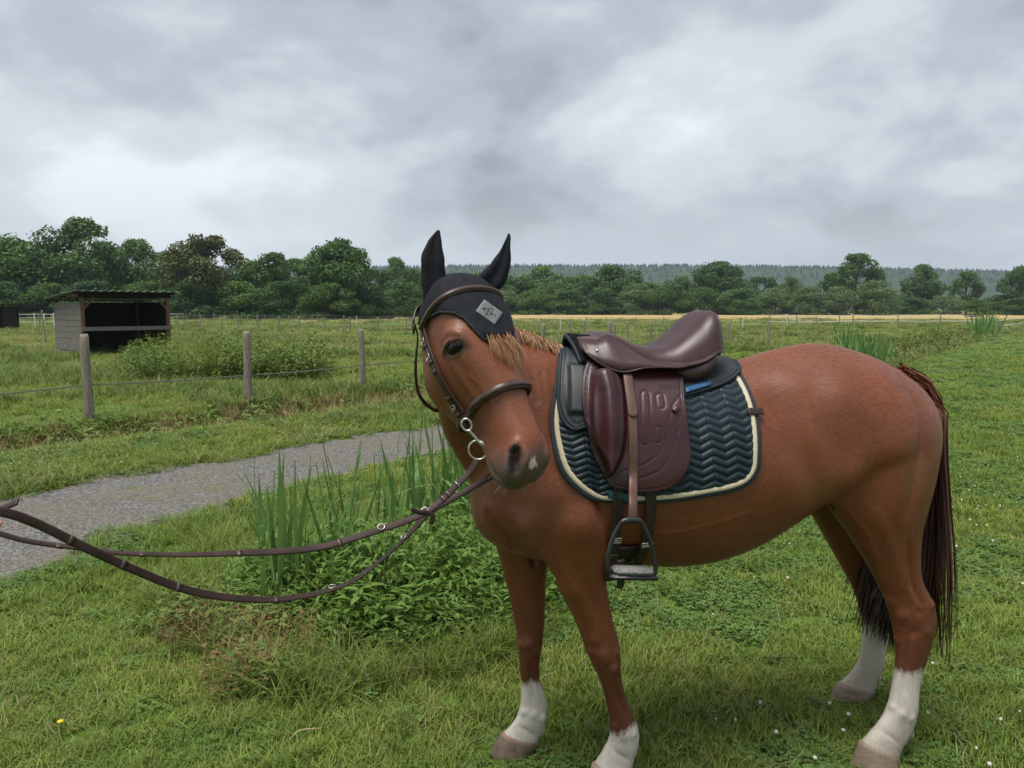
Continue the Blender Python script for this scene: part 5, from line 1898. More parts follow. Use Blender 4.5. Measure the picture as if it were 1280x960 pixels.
def beam(name, par, a, b_, wx, wy, mat):
    a = np.array(a, float); b_ = np.array(b_, float)
    t = unit(b_ - a); ref = np.array([0, 0, 1.0]) if abs(t[2]) < .9 else np.array([1.0, 0, 0])
    x = unit(np.cross(t, ref)); y = np.cross(t, x)
    M = np.stack([x, y, t], 1)
    return box_child(name, par, (a + b_) / 2, wx, wy, np.linalg.norm(b_ - a), mat, M)


shed = empty('field_shelter', (-13.9, 24.9, gz(-13.9, 24.9) - .03), math.radians(45))
tag(shed, 'weathered grey timber horse shelter with green sheet roof in the field', 'shelter')
# shelter frame: x along the open front, y towards the back
SW, SD, HF, HB = 2.8, 3.0, 2.12, 1.93
nb_ = 10
for k in range(nb_):                                   # left wall boards
    z0 = k * .2; top = HF - .06
    zc = z0 + .098
    if zc + .1 < HB + .02:
        box_child('plank', shed, (br.uniform(-.006, .006), SD / 2, zc), .028, SD - .02, .19, grey_wood, jit=.004)
# sloping top board of the side wall
v = np.array([(-.014, 0.01, 1.99), (.014, 0.01, 1.99), (-.014, SD - .01, 1.93 - .02), (.014, SD - .01, 1.93 - .02), (-.014, .01, HF - .03), (.014, .01, HF - .03), (-.014, SD - .01, HB + .02), (.014, SD - .01, HB + .02)])
mesh_obj('plank', v, [(0, 2, 3, 1), (4, 5, 7, 6), (0, 4, 6, 2), (1, 3, 7, 5), (0, 1, 5, 4), (2, 6, 7, 3)], grey_wood, shed, smooth=False)
for k in range(nb_):                                   # back and right wall boards, indoor shade put into their colour
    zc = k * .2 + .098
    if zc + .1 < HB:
        box_child('plank', shed, (SW / 2, SD, zc), SW - .02, .028, .206, dark_or_shade_wood, jit=.002)
        box_child('plank', shed, (SW, SD / 2, zc), .028, SD - .04, .206, dark_or_shade_wood, jit=.002)
for x, y, h in ((.05, .05, HF - .04), (SW - .05, .05, HF - .04), (.06, SD - .07, HB - .02), (SW - .06, SD - .07, HB - .02)):
    box_child('post', shed, (x, y, h / 2), .11, .11, h, brown_wood, jit=.004)
beam('lintel', shed, (-.06, .0, HF - .10), (SW + .06, .0, HF - .10), .06, .13, dark_or_shade_wood)
beam('brace', shed, (.10, .03, HF - .52), (.42, .03, HF - .16), .05, .07, brown_wood)
beam('brace', shed, (SW - .10, .03, HF - .52), (SW - .42, .03, HF - .16), .05, .07, brown_wood)
beam('rail', shed, (-.02, -.04, .93), (SW + .05, -.04, .93), .05, .13, grey_wood)
# corrugated roof
nc = 75; V = []
for i in range(nc):
    x = -.25 + (SW + .5) * i / (nc - 1); wv = .022 * math.sin(i * 2 * math.pi / 6)
    for y, z in ((-.42, HF + .035), (SD * .5, (HF + HB) / 2 + .02), (SD + .28, HB - .01)):
        V.append((x, y, z + wv))
F = [(i * 3 + j, i * 3 + 3 + j, i * 3 + 4 + j, i * 3 + 1 + j) for i in range(nc - 1) for j in range(2)]
o = mesh_obj('roof', V, F, roof_m, shed); md = o.modifiers.new('s', 'SOLIDIFY'); md.thickness = .012; md.offset = 1
for y, z in ((-.05, HF - .01), (SD * .5, (HF + HB) / 2 - .03), (SD, HB - .03)):
    beam('purlin', shed, (-.2, y, z - .02), (SW + .2, y, z - .02), .06, .05, dark_or_shade_wood)
box_child('beam_end', shed, (-.10, .02, HF - .13), .2, .06, .09, brown_wood)

# second shelter, mostly out of frame on the left
s2 = empty('field_shelter', (-39.8, 56, gz(-39.8, 56)), math.radians(8))
tag(s2, 'small dark open shelter far off at the left edge of the field', 'shelter')
box_child('back_wall', s2, (1.3, 2.2, .85), 2.8, .04, 1.7, dark_or_shade_wood)
for x in (0, 2.6):
    box_child('side_wall', s2, (x, 1.2, .85), .04, 2.0, 1.7, dark_or_shade_wood); box_child('post', s2, (x, .1, .9), .1, .1, 1.8, dark_or_shade_wood)
box_child('roof', s2, (1.3, 1.0, 1.84), 3.2, 2.9, .07, dark_or_shade_wood)


def post_mesh(r, h, seed, lean=0.0):
    rr = random.Random(seed)
    k = 8; rings = []
    for i, t in enumerate((0, .15, .5, .85, .97, 1.0)):
        rad = r * (1.08 - .16 * t) * (.82 if t == 1 else 1)
        ox, oy = lean * h * t + rr.uniform(-.004, .004), rr.uniform(-.004, .004)
        rings.append(np.array([(ox + rad * (1 + rr.uniform(-.06, .06)) * math.cos(a), oy + rad * (1 + rr.uniform(-.06, .06)) * math.sin(a), h * t - (.25 if i == 0 else 0) + (rr.uniform(-.01, .01) if t == 1 else 0)) for a in np.arange(k) / k * 6.283]))
    return loft(rings)


def fence(name, label, pts, heights, r, mat, wires, wire_mat, wr=.003, group=None, tape=0.0, sag=.03, lean=None, ext=0.0):
    """pts: post feet; wires: heights as shares of the post"""
    root = empty(name, (pts[0][0], pts[0][1], 0))
    tag(root, label, 'fence', group)
    tops = []
    for i, (x, y) in enumerate(pts):
        h = heights[i] if hasattr(heights, '__len__') else heights * br.uniform(.93, 1.05)
        l_ = (lean or {}).get(i, br.uniform(-.03, .03))
        v, f_ = post_mesh(r * br.uniform(.85, 1.15), h, i * 13 + int(abs(x) * 10), l_)
        z = gz(x, y)
        m_ = mat if not isinstance(mat, dict) else mat.get(i, mat[-1])
        o = mesh_obj('post', v + np.array([x, y, z]) - np.array(root.location), f_, m_, root)
        tops.append((x, y, z, h, l_))
    for w_ in wires:
        P = []
        for a, b_ in zip(tops[:-1], tops[1:]):
            for t in np.linspace(0, 1, 7)[:-1]:
                za = a[2] + a[3] * w_; zb = b_[2] + b_[3] * w_
                P.append((a[0] * (1 - t) + b_[0] * t, a[1] * (1 - t) + b_[1] * t, za * (1 - t) + zb * t - sag * 4 * t * (1 - t)))
        b_ = tops[-1]; P.append((b_[0], b_[1], b_[2] + b_[3] * w_))
        P = np.array(P) - np.array(root.location)
        if tape:
            Nn = np.tile(unit(np.array([0, -1.0, 0.15])), (len(P), 1))
            mesh_obj('tape', *ribbon(P, Nn, tape, .003), wire_mat, root)
        else:
            mesh_obj('wire', *tube(P, wr, 5), wire_mat, root)
    return root


FN = [tuple(p) for p in FENCE]
fence('post_fence', 'weathered post fence with one low tape along the ditch beside the path', FN, [1.24, 1.24, 1.23, 1.21, 1.2, 1.2, 1.2], .065, post_wood, [.42], tape_g, tape=.022, sag=.02, lean={1: -.015, 2: .0, 3: -.02})


def px_line(xs, y0, y1, dep=None):
    """feet from pixel columns on a line between two base rows"""
    out = []
    for i, x in enumerate(xs):
        t = (x - xs[0]) / (xs[-1] - xs[0])
        p = ground_at(x, y0 * (1 - t) + y1 * t); out.append((p[0], p[1]))
    return out


fence('wire_fence', 'thin wire fence across the meadow between the shelter and the horse\'s head', px_line([222, 251, 277, 298, 322, 349, 374, 406, 438, 472, 508, 545, 580], 411, 419), 1.02, .05, post_wood, [.5, .92], wire_m, wr=.007)
fence('wire_fence', 'farther wire fence with slim stakes at the meadow\'s far side on the left', px_line([233, 268, 310, 331, 361, 391, 398, 430, 446, 498, 540], 406, 408), .95, .035, {8: white_post, -1: post_wood}, [.6, .95], wire_m, wr=.009)
fence('wire_fence', 'post and wire fence running behind the saddle across the meadow', px_line([590, 640, 678, 713, 730, 768, 784, 813, 848, 853, 910, 960], 428, 434), 1.02, .05, post_wood, [.35, .62, .9], wire_m, wr=.005)
fence('stake_fence', 'line of thin leaning stakes with pale tape beyond the saddle', px_line([620, 667, 700, 733, 757, 794, 829, 860, 897, 928, 985, 1020], 414, 412), 1.0, .028, {2: white_post, 9: white_post, -1: post_wood}, [.7, .95], tape_d, wr=.010, lean={5: .12, 2: .06})
fence('tape_fence', 'white tape paddock fence on the right beyond the reeds', px_line([962, 984, 995, 1049, 1066, 1122, 1175, 1215, 1248, 1300], 409, 406), 1.05, .05, {1: white_post, -1: post_wood}, [.45, .92], tape_m, tape=.05, lean={1: -.06})
fence('tape_fence', 'white taped fence along the meadow left of the shelter', px_line([-30, 2, 11, 22, 44, 50, 56, 68, 90, 230], 412, 408), 1.15, .05, {4: white_post, 6: white_post, 7: white_post, -1: post_wood}, [.5, .75, .97], tape_m, tape=.04)
lone = mesh_obj('thin_stake', *post_mesh(.035, 1.5, 4, -.08), post_wood); lone.location = (-21.5, 35.5, gz(-21.5, 35.5))
tag(lone, 'single thin grey stake leaning in the grass left of the shelter', 'stake')
# ================================================================== vegetation
def leaf_mat(name, c1, c2, trans=0.3, rough=0.6, rand=True, spec=0.2, dark=None):
    m = bpy.data.materials.new(name); m.use_nodes = True
    nt = m.node_tree; nt.nodes.clear(); L = nt.links.new
    out = N(nt, 'ShaderNodeOutputMaterial')
    b = N(nt, 'ShaderNodeBsdfPrincipled', inp={'Roughness': rough, 'Specular IOR Level': spec})
    tr = N(nt, 'ShaderNodeBsdfTranslucent')
    mx = N(nt, 'ShaderNodeMixShader', inp={0: trans})
    a = N(nt, 'ShaderNodeAttribute'); a.attribute_name = 'tone'
    oi = N(nt, 'ShaderNodeObjectInfo')
    ad = N(nt, 'ShaderNodeMath', operation='MULTIPLY_ADD', inp={1: .5})
    L(a.outputs['Fac'], ad.inputs[0])
    hf = N(nt, 'ShaderNodeMath', operation='MULTIPLY', inp={1: .5}); L(oi.outputs['Random'], hf.inputs[0])
    L(hf.outputs[0], ad.inputs[2])
    c = N(nt, 'ShaderNodeMix', data_type='RGBA'); c.inputs['A'].default_value = (*c1, 1); c.inputs['B'].default_value = (*c2, 1)
    L(ad.outputs[0], c.inputs['Factor'])
    src = c.outputs['Result']
    L(src, b.inputs['Base Color'])
    hs = N(nt, 'ShaderNodeHueSaturation', inp={'Saturation': 1.1, 'Value': 1.15, 'Hue': .49}); L(src, hs.inputs['Color']); L(hs.outputs[0], tr.inputs['Color'])
    L(b.outputs[0], mx.inputs[1]); L(tr.outputs[0], mx.inputs[2]); L(mx.outputs[0], out.inputs[0])
    MATS[name] = m
    return m


grass_m = leaf_mat('lawn_blade', (0.075, 0.135, 0.020), (0.225, 0.290, 0.064))
grass_y = leaf_mat('lawn_blade_pale', (0.115, 0.175, 0.026), (0.295, 0.345, 0.082))
clover_m = leaf_mat('clover_leaf', (0.056, 0.118, 0.022), (0.130, 0.210, 0.050), .2)
dry_m = leaf_mat('dry_blade', (0.20, 0.165, 0.07), (0.33, 0.28, 0.14), .2)
field_m = leaf_mat('field_blade', (0.115, 0.180, 0.026), (0.235, 0.275, 0.066))
reed_m = leaf_mat('reed_leaf', (0.080, 0.165, 0.045), (0.165, 0.280, 0.085), .3, .5)
shrub_m = leaf_mat('shrub_leaf', (0.062, 0.130, 0.022), (0.145, 0.240, 0.045), .25, .5)
shrubl_m = leaf_mat('pale_leaf', (0.10, 0.19, 0.035), (0.16, 0.26, 0.06), .3, .5)
red_m = leaf_mat('reddish_dock', (0.13, 0.060, 0.03), (0.25, 0.19, 0.075), .15, .7)
weed_m = leaf_mat('weed_leaf', (0.075, 0.135, 0.026), (0.160, 0.205, 0.050), .2)
brown_m = leaf_mat('bank_plant', (0.13, 0.10, 0.042), (0.26, 0.19, 0.085), .15)
flower_m, _, _ = principled('clover_flower', (0.55, 0.51, 0.46), 0.8, 0.2)
yellow_m, _, _ = principled('yellow_flower', (0.6, 0.42, 0.03), 0.7, 0.2)
vr = np.random.default_rng(21)


def blades(n, rad, hmin, hmax, wid, bend, seg=3, r=vr, upright=.25):
    V = [];F = [];T = []
    o = 0
    for _ in range(n):
        a = r.uniform(0, 6.283); d = rad * math.sqrt(r.uniform()); x, y = d * math.cos(a), d * math.sin(a)
        h = r.uniform(hmin, hmax); w_ = wid * r.uniform(.7, 1.3)
        az = r.uniform(0, 6.283); dx, dy = math.cos(az), math.sin(az)
        b_ = bend * r.uniform(.2, 1.2); tl = r.uniform(-upright, upright)
        px_, py_ = -dy, dx
        for i in range(seg + 1):
            t = i / seg
            off = (tl * t + b_ * t * t) * h
            ww = w_ * (1 - t ** 1.6) * .5 + .0002
            zz = h * (t - .25 * b_ * t * t)
            c = (x + dx * off, y + dy * off)
            V += [(c[0] - px_ * ww, c[1] - py_ * ww, zz), (c[0] + px_ * ww, c[1] + py_ * ww, zz)]
        for i in range(seg):
            F.append((o + 2 * i, o + 2 * i + 1, o + 2 * i + 3, o + 2 * i + 2))
        T += [r.uniform()] * (2 * (seg + 1)); o += 2 * (seg + 1)
    return np.array(V), np.array(F), np.array(T)


def clover_patch(n, rad, h0, h1, size, r=vr):
    V = [];F = [];T = []; o = 0
    for _ in range(n):
        a = r.uniform(0, 6.283); d = rad * math.sqrt(r.uniform()); x, y = d * math.cos(a), d * math.sin(a)
        h = r.uniform(h0, h1); s_ = size * r.uniform(.7, 1.25); a0 = r.uniform(0, 6.283); tx, ty = r.normal(0, .25, 2); tn = r.uniform()
        for k in range(3):
            an = a0 + k * 2.094
            e = np.array([math.cos(an), math.sin(an), 0]); p = np.array([-e[1], e[0], 0])
            pts = [np.zeros(3), e * .45 * s_ - p * .42 * s_, e * .95 * s_ - p * .3 * s_, e * .95 * s_ + p * .3 * s_, e * .45 * s_ + p * .42 * s_]
            for q in pts: V.append((x + q[0], y + q[1], h + q[0] * tx + q[1] * ty - .12 * np.hypot(q[0], q[1])))
            F.append((o, o + 1, o + 2, o + 3)); F.append((o, o + 3, o + 4, o)) if False else None
            F.append((o, o + 3, o + 4, o + 4)) if False else None
            T += [tn] * 5; o += 5
    # quads (0,1,2,3) plus triangle (0,3,4) as a degenerate-free second face list
    Vn = np.array(V); quads = []
    for i in range(0, len(Vn), 5): quads += [(i, i + 1, i + 2, i + 3)]
    tris = [(i, i + 3, i + 4) for i in range(0, len(Vn), 5)]
    return Vn, quads, tris, np.array(T)


SRC = bpy.data.collections.new('plant_sources')


def src_obj(name, V, F, mat, T, smooth=False):
    me = bpy.data.meshes.new(name)
    me.from_pydata([tuple(map(float, v)) for v in V], [], [tuple(int(i) for i in f_) for f_ in F])
    at = me.attributes.new('tone', 'FLOAT', 'POINT'); at.data.foreach_set('value', np.asarray(T, dtype=np.float32))
    me.materials.append(mat)
    if smooth: me.polygons.foreach_set('use_smooth', np.ones(len(me.polygons), bool))
    me.update()
    return bpy.data.objects.new(name, me)


def scatter(name, P, rot, scl, idx, sources, label=None, cat=None):
    """one object whose points carry instances of the source plants"""
    coll = bpy.data.collections.new(name + '_sources')
    for i, s_ in enumerate(sources):
        s_.name = f'{name}_{i:02d}'; coll.objects.link(s_)
    me = bpy.data.meshes.new(name); n = len(P)
    me.vertices.add(n); me.vertices.foreach_set('co', np.asarray(P, np.float32).ravel())
    for k, a, ty in (('rot', rot, 'FLOAT_VECTOR'), ('scl', scl, 'FLOAT_VECTOR')):
        at = me.attributes.new(k, ty, 'POINT'); at.data.foreach_set('vector', np.asarray(a, np.float32).ravel())
    at = me.attributes.new('idx', 'INT', 'POINT'); at.data.foreach_set('value', np.asarray(idx, np.int32))
    o = link(name, me)
    ng = bpy.data.node_groups.new(name + '_nodes', 'GeometryNodeTree')
    ng.interface.new_socket('Geometry', in_out='INPUT', socket_type='NodeSocketGeometry')
    ng.interface.new_socket('Geometry', in_out='OUTPUT', socket_type='NodeSocketGeometry')
    gi = ng.nodes.new('NodeGroupInput'); go = ng.nodes.new('NodeGroupOutput')
    ci = ng.nodes.new('GeometryNodeCollectionInfo'); ci.inputs['Collection'].default_value = coll
    ci.inputs['Separate Children'].default_value = True; ci.inputs['Reset Children'].default_value = True
    ip = ng.nodes.new('GeometryNodeInstanceOnPoints'); ip.inputs['Pick Instance'].default_value = True
    def na(nm, ty):
        a = ng.nodes.new('GeometryNodeInputNamedAttribute'); a.data_type = ty; a.inputs['Name'].default_value = nm; return a
    ar, as_, ai = na('rot', 'FLOAT_VECTOR'), na('scl', 'FLOAT_VECTOR'), na('idx', 'INT')
    er = ng.nodes.new('FunctionNodeEulerToRotation')
    L = ng.links.new
    L(gi.outputs[0], ip.inputs['Points']); L(ci.outputs[0], ip.inputs['Instance']); L(ai.outputs['Attribute'], ip.inputs['Instance Index'])
    L(ar.outputs['Attribute'], er.inputs[0]); L(er.outputs[0], ip.inputs['Rotation']); L(as_.outputs['Attribute'], ip.inputs['Scale'])
    L(ip.outputs[0], go.inputs[0])
    md = o.modifiers.new('scatter', 'NODES'); md.node_group = ng
    tag(o, label, cat, kind='stuff')
    return o


def wedge_points(y0, y1, density, r=vr, margin=1.8, slope=.95):
    """random ground points in the viewed wedge between two distances"""
    wmax = slope * y1 + margin
    n = int((y1 - y0) * 2 * wmax * density)
    Y = r.uniform(y0, y1, n); X = r.uniform(-wmax, wmax, n)
    k = np.abs(X) < slope * Y + margin
    return X[k], Y[k]


def path_mask(X, Y, pad=0.0):
    return np.minimum(-line_side(X, Y, PATH_FAR), line_side(X, Y, PATH_NEAR)) > pad


# --- lawn
lawn_src = []
for i in range(6):
    V, F, T = blades(36, .055, .022, .068, .0045, .9, 3); lawn_src.append(src_obj('t', V, F, grass_m if i < 3 else grass_y, T))
for i in range(2):
    V, F, T = blades(26, .05, .05, .12, .0045, .8, 4); lawn_src.append(src_obj('t', V, F, grass_m, T))
for i in range(4):
    V, q, tr_, T = clover_patch(34, .075, .012, .042, .0105); lawn_src.append(src_obj('t', V, q + tr_, clover_m, T))
V, F, T = blades(14, .06, .02, .08, .003, 1.4, 3); lawn_src.append(src_obj('t', V, F, dry_m, T))
Xs = [];Ys = [];Sc = [];Id = []
for y0, y1, den, sc in ((1.6, 3.6, 520, 1.0), (3.6, 5.5, 330, 1.12), (5.5, 9, 170, 1.4), (9, 15, 70, 2.0), (15, 26, 24, 3.0), (26, 75, 3.2, 6.0)):
    X, Y = wedge_points(y0, y1, den)
    if y0 > 20: m_ = (line_side(X, Y, DITCH2) < -.8) & (X > 0); X, Y = X[m_], Y[m_]
    k = ~path_mask(X, Y, .42 * vnoise(X, Y, 1.9, 61) ** 2) & (line_side(X, Y, PATH_FAR) < 4.2)
    X, Y = X[k], Y[k]
    cl = vnoise(X, Y, 1.1, 31) * .6 + vnoise(X, Y, 3.2, 32) * .4
    right = np.clip((X + .2) / 1.2, 0, 1)
    pc = np.clip((cl - .47) * 4 + .38 * right, 0.05, .68)
    u = vr.uniform(size=len(X))
    idx = np.where(u < pc, 8 + vr.integers(0, 4, len(X)), vr.integers(0, 3, len(X)) + 3 * (vr.uniform(size=len(X)) < np.clip((vnoise(X, Y, .55, 71) * .6 + vnoise(X, Y, 2.3, 72) * .4 - .30) * 2.2 + .25 * (Y > 5), .12, .9)))
    tall = (vr.uniform(size=len(X)) < .12 * (vnoise(X, Y, .9, 33) > .55)); idx[tall] = 6 + vr.integers(0, 2, tall.sum())
    dr = (vr.uniform(size=len(X)) < .04 + .10 * (vnoise(X, Y, .8, 35) > .60)); idx[dr] = 12
    Xs.append(X); Ys.append(Y); Sc.append(sc * vr.uniform(.75, 1.25, len(X))); Id.append(idx)
X = np.concatenate(Xs); Y = np.concatenate(Ys); sc = np.concatenate(Sc); idx = np.concatenate(Id)
Z = height(X, Y)
P = np.stack([X, Y, Z - .003], 1)
rot = np.stack([vr.normal(0, .08, len(X)), vr.normal(0, .08, len(X)), vr.uniform(0, 6.283, len(X))], 1)
zs = np.minimum(sc, 1.5) * (.6 + .6 * vnoise(X, Y, .7, 36))
for hx_, hy_ in HOOVES:
    dd_ = np.hypot(X - hx_, Y - hy_); zs = zs * np.clip((dd_ - .03) / .22, .28, 1)
scatter('lawn_grass', P, rot, np.stack([sc, sc, zs], 1), idx, lawn_src, 'short green lawn of grass and clover around the horse', 'grass')

# white clover heads
hv = []; hf = []
for i in range(5):
    for j in range(8): hv.append((.0076 * math.sin(math.pi * (i + .5) / 5) * math.cos(j * .785), .0076 * math.sin(math.pi * (i + .5) / 5) * math.sin(j * .785), .050 - .0075 * math.cos(math.pi * (i + .5) / 5)))
hf = loft_faces(5, 8) + [tuple(range(8))[::-1], tuple(range(32, 40))]
head = src_obj('h', hv, hf, flower_m, [0] * 40)
sv, sf = tube(np.array([(0, 0, 0), (.002, 0, .025), (0, 0, .048)]), .0012, 5)
stem_src = src_obj('h', sv, sf, clover_m, [.5] * len(sv))
X, Y = wedge_points(2.0, 14, 18)
right = np.clip((X - .0) / 1.5, 0.03, 1) * np.where(vnoise(X, Y, .8, 41) > .42, 1, .25) * np.where(Y > 8, .6, 1)
left2 = (line_side(X, Y, PATH_FAR) > .2) & (line_side(X, Y, PATH_FAR) < 2.2)
k = (~path_mask(X, Y, -.1)) & ((vr.uniform(size=len(X)) < right) | (left2 & (vr.uniform(size=len(X)) < .9))) & (line_side(X, Y, PATH_FAR) < 3)
X, Y = X[k], Y[k]; n = len(X)
Z = height(X, Y)
P = np.repeat(np.stack([X, Y, Z], 1), 2, 0)
rot = np.repeat(np.stack([vr.normal(0, .2, n), vr.normal(0, .2, n), vr.uniform(0, 6, n)], 1), 2, 0)
s_ = np.repeat(vr.uniform(.55, 1.05, n), 2)
scatter('clover_flowers', P, rot, np.stack([s_, s_, s_ * vr.uniform(.9, 1.2, 2 * n)], 1), np.tile([0, 1], n), [head, stem_src], 'small white clover heads dotted over the lawn', 'clover')

# --- verge beyond the path, ditch bank and pasture
fs = []
for i in range(4):
    V, F, T = blades(40, .12, .06, .20, .009, .8, 3); fs.append(src_obj('f', V, F, field_m, T))
for i in range(2):
    V, F, T = blades(36, .12, .10, .32, .010, .7, 3); fs.append(src_obj('f', V, F, weed_m, T))
for i in range(2):
    V, F, T = blades(36, .14, .08, .30, .009, .9, 3); fs.append(src_obj('f', V, F, brown_m, T))
for i in range(2):
    V, F, T = blades(30, .12, .10, .35, .006, .6, 3); fs.append(src_obj('f', V, F, dry_m, T))
def lanceo(n, rad, h0, h1, ll, lw, r=vr, up=.3):
    """leafy stems: n leaves scattered through a dome"""
    V = [];F = [];T = []; o = 0
    for _ in range(n):
        a = r.uniform(0, 6.283); d = rad * math.sqrt(r.uniform()); h = r.uniform(h0, h1) * (1 - .5 * (d / rad) ** 2)
        az = r.uniform(0, 6.283); el = r.normal(.0, .45) + .15
        e = np.array([math.cos(az) * math.cos(el), math.sin(az) * math.cos(el), math.sin(el)]); p = unit(np.cross(e, [0, 0, 1.0]) + r.normal(0, .2, 3)); nn_ = np.cross(p, e)
        L_ = ll * r.uniform(.6, 1.25); W_ = lw * r.uniform(.7, 1.2)
        c = np.array([d * math.cos(a), d * math.sin(a), h])
        pts = [c, c + e * L_ * .35 - p * W_ / 2 + nn_ * W_ * .12, c + e * L_ * .4 - nn_ * W_ * .06, c + e * L_ * .35 + p * W_ / 2 + nn_ * W_ * .12, c + e * L_ - np.array([0, 0, L_ * .18])]
        V += pts; F += [(o, o + 1, o + 2, o + 2), ]
        T += [r.uniform()] * 5; o += 5
    F = []
    for i in range(0, len(V), 5): F += [(i, i + 1, i + 2), (i, i + 2, i + 3), (i + 1, i + 4, i + 2), (i + 2, i + 4, i + 3)]
    return np.array(V), F, np.array(T)
for i in range(3):
    V, F, T = lanceo(70, .22, .05, .35, .10, .035); fs.append(src_obj('f', V, F, weed_m, T))
Xs = [];Ys = [];Sc = [];Id = [];Zs = []
for y0, y1, den, sc in ((5.5, 10, 60, 1.0), (10, 16, 34, 1.25), (16, 26, 16, 1.7), (26, 42, 6.5, 2.3), (42, 70, 2.2, 3.4), (70, 110, .55, 5.0)):
    X, Y = wedge_points(y0, y1, den)
    pf = line_side(X, Y, PATH_FAR)
    k = (pf > -.2) | (line_side(X, Y, DITCH2) > -1.2) & (Y > 15)
    k &= ~path_mask(X, Y, .42 * vnoise(X, Y, 1.9, 61) ** 2)
    X, Y, pf = X[k], Y[k], pf[k]
    d = ditch_axis(X, Y); d2 = line_side(X, Y, DITCH2)
    verge = (d < -.75) & (Y < 24)
    u = vr.uniform(size=len(X)); big = vnoise(X, Y, .35, 51); med = vnoise(X, Y, 1.2, 52)
    idx = vr.integers(0, 4, len(X))
    wk = u < np.clip((big - .45) * 2.2, 0.05, .6); idx[wk] = 4 + vr.integers(0, 2, wk.sum())
    bank = (np.abs(d + .05) < .75) & (Y < 30)
    bb = bank & ((u < .62) | (med > .50)); idx[bb] = vr.choice([6, 7, 6, 7, 8], bb.sum())
    lw_ = bank & (med < .34) & (u < .14); idx[lw_] = 10 + vr.integers(0, 3, lw_.sum())
    dy_ = (~bank) & (u > .90 - .12 * (Y > 30)); idx[dy_] = 8 + vr.integers(0, 2, dy_.sum())
    b2 = (np.abs(d2) < 1.6) & (u < .55); idx[b2] = vr.choice([4, 5, 10, 11, 6, 8], b2.sum())
    s2 = sc * vr.uniform(.7, 1.3, len(X)); z2 = np.minimum(s2, 1.6) * np.where(verge, .42, np.where(bank, .9, .35 + .6 * (big - .2)))
    z2 = np.where(np.abs(d2) < 1.6, 2.0, z2)
    Xs.append(X); Ys.append(Y); Sc.append(s2); Zs.append(z2); Id.append(idx)
X = np.concatenate(Xs); Y = np.concatenate(Ys); sc = np.concatenate(Sc); zs = np.concatenate(Zs); idx = np.concatenate(Id)
P = np.stack([X, Y, height(X, Y) - .01], 1)
rot = np.stack([vr.normal(0, .1, len(X)), vr.normal(0, .1, len(X)), vr.uniform(0, 6.283, len(X))], 1)
scatter('pasture_grass', P, rot, np.stack([sc, sc, zs], 1), idx, fs, 'rough pasture grass and bank plants beyond the path', 'grass')

# --- tall weeds by the shelter
ws = []
for i in range(4):
    V, F, T = lanceo(160, .35, .1, 1.05, .16, .05); ws.append(src_obj('w', V, F, weed_m, T))
for i in range(2):
    V, F, T = blades(50, .25, .5, 1.2, .014, .5, 4); ws.append(src_obj('w', V, F, field_m, T))
X = [];Y = []
while len(X) < 260:
    px_, py_ = vr.uniform(165, 410), vr.uniform(452, 478)
    p = ground_at(px_, py_)
    if vr.uniform() < 1.0 - abs(px_ - 270) / 260 : X.append(p[0]); Y.append(p[1])
X = np.array(X); Y = np.array(Y); n = len(X)
s_ = vr.uniform(.6, 1.05, n)
scatter('weed_patch', np.stack([X, Y, height(X, Y) - .02], 1), np.stack([np.zeros(n), np.zeros(n), vr.uniform(0, 6.28, n)], 1), np.stack([s_, s_, s_ * vr.uniform(.7, 1.1, n)], 1), vr.integers(0, 6, n), ws, 'patch of tall green weeds in the field beside the shelter', 'weeds')
# ================================================================== foreground plants
def leaf_strip(h, w_, bend, az, fold=0.0, seg=10, r=None, kink=False):
    """one long sword-shaped leaf standing from the origin"""
    V = [];F = []
    dx, dy = math.cos(az), math.sin(az); px_, py_ = -dy, dx
    for i in range(seg + 1):
        t = i / seg
        o = bend * h * t ** 2.2; z = h * t * (1 - .22 * abs(bend) * t)
        if kink and t > .62: z -= (t - .62) * h * 1.1; o += (t - .62) * h * .5
        ww = w_ * .5 * (min(1, .55 + t * 1.5) if t < .3 else 1) * (1 - max(0, (t - .45) / .55) ** 1.7) + .0006
        V += [(dx * o - px_ * ww, dy * o - py_ * ww, z), (dx * (o - w_ * .18), dy * (o - w_ * .18), z), (dx * o + px_ * ww, dy * o + py_ * ww, z)]
    for i in range(seg):
        a = i * 3; F += [(a, a + 1, a + 4, a + 3), (a + 1, a + 2, a + 5, a + 4)]
    return np.array(V), F


pr_ = random.Random(11)
leaf_me = []
for i in range(10):
    V, F = leaf_strip(1.0, .030, (.03, .06, .10, .34, .05, .14, .20, .42, .08, .26)[i], 0, kink=(i in (3, 7)))
    o = src_obj('reed_leaf', V, F, reed_m, [pr_.random()] * len(V), True); leaf_me.append(o.data); bpy.data.objects.remove(o)


def reed_clump(label, leaves, group=None):
    """leaves: (x, y, height, azimuth, width factor, mesh)"""
    cx = sum(l[0] for l in leaves) / len(leaves); cy = sum(l[1] for l in leaves) / len(leaves)
    root = empty('reed_clump', (cx, cy, gz(cx, cy)))
    tag(root, label, 'reeds', group)
    for (x, y, h, az, wf, mi) in leaves:
        o = link('leaf', leaf_me[mi], root)
        o.location = (x - cx, y - cy, gz(x, y) - gz(cx, cy) - .02)
        o.rotation_euler = (pr_.gauss(0, .17), pr_.gauss(0, .17), az)
        o.scale = (h * 1.0, h * wf, h)
    return root


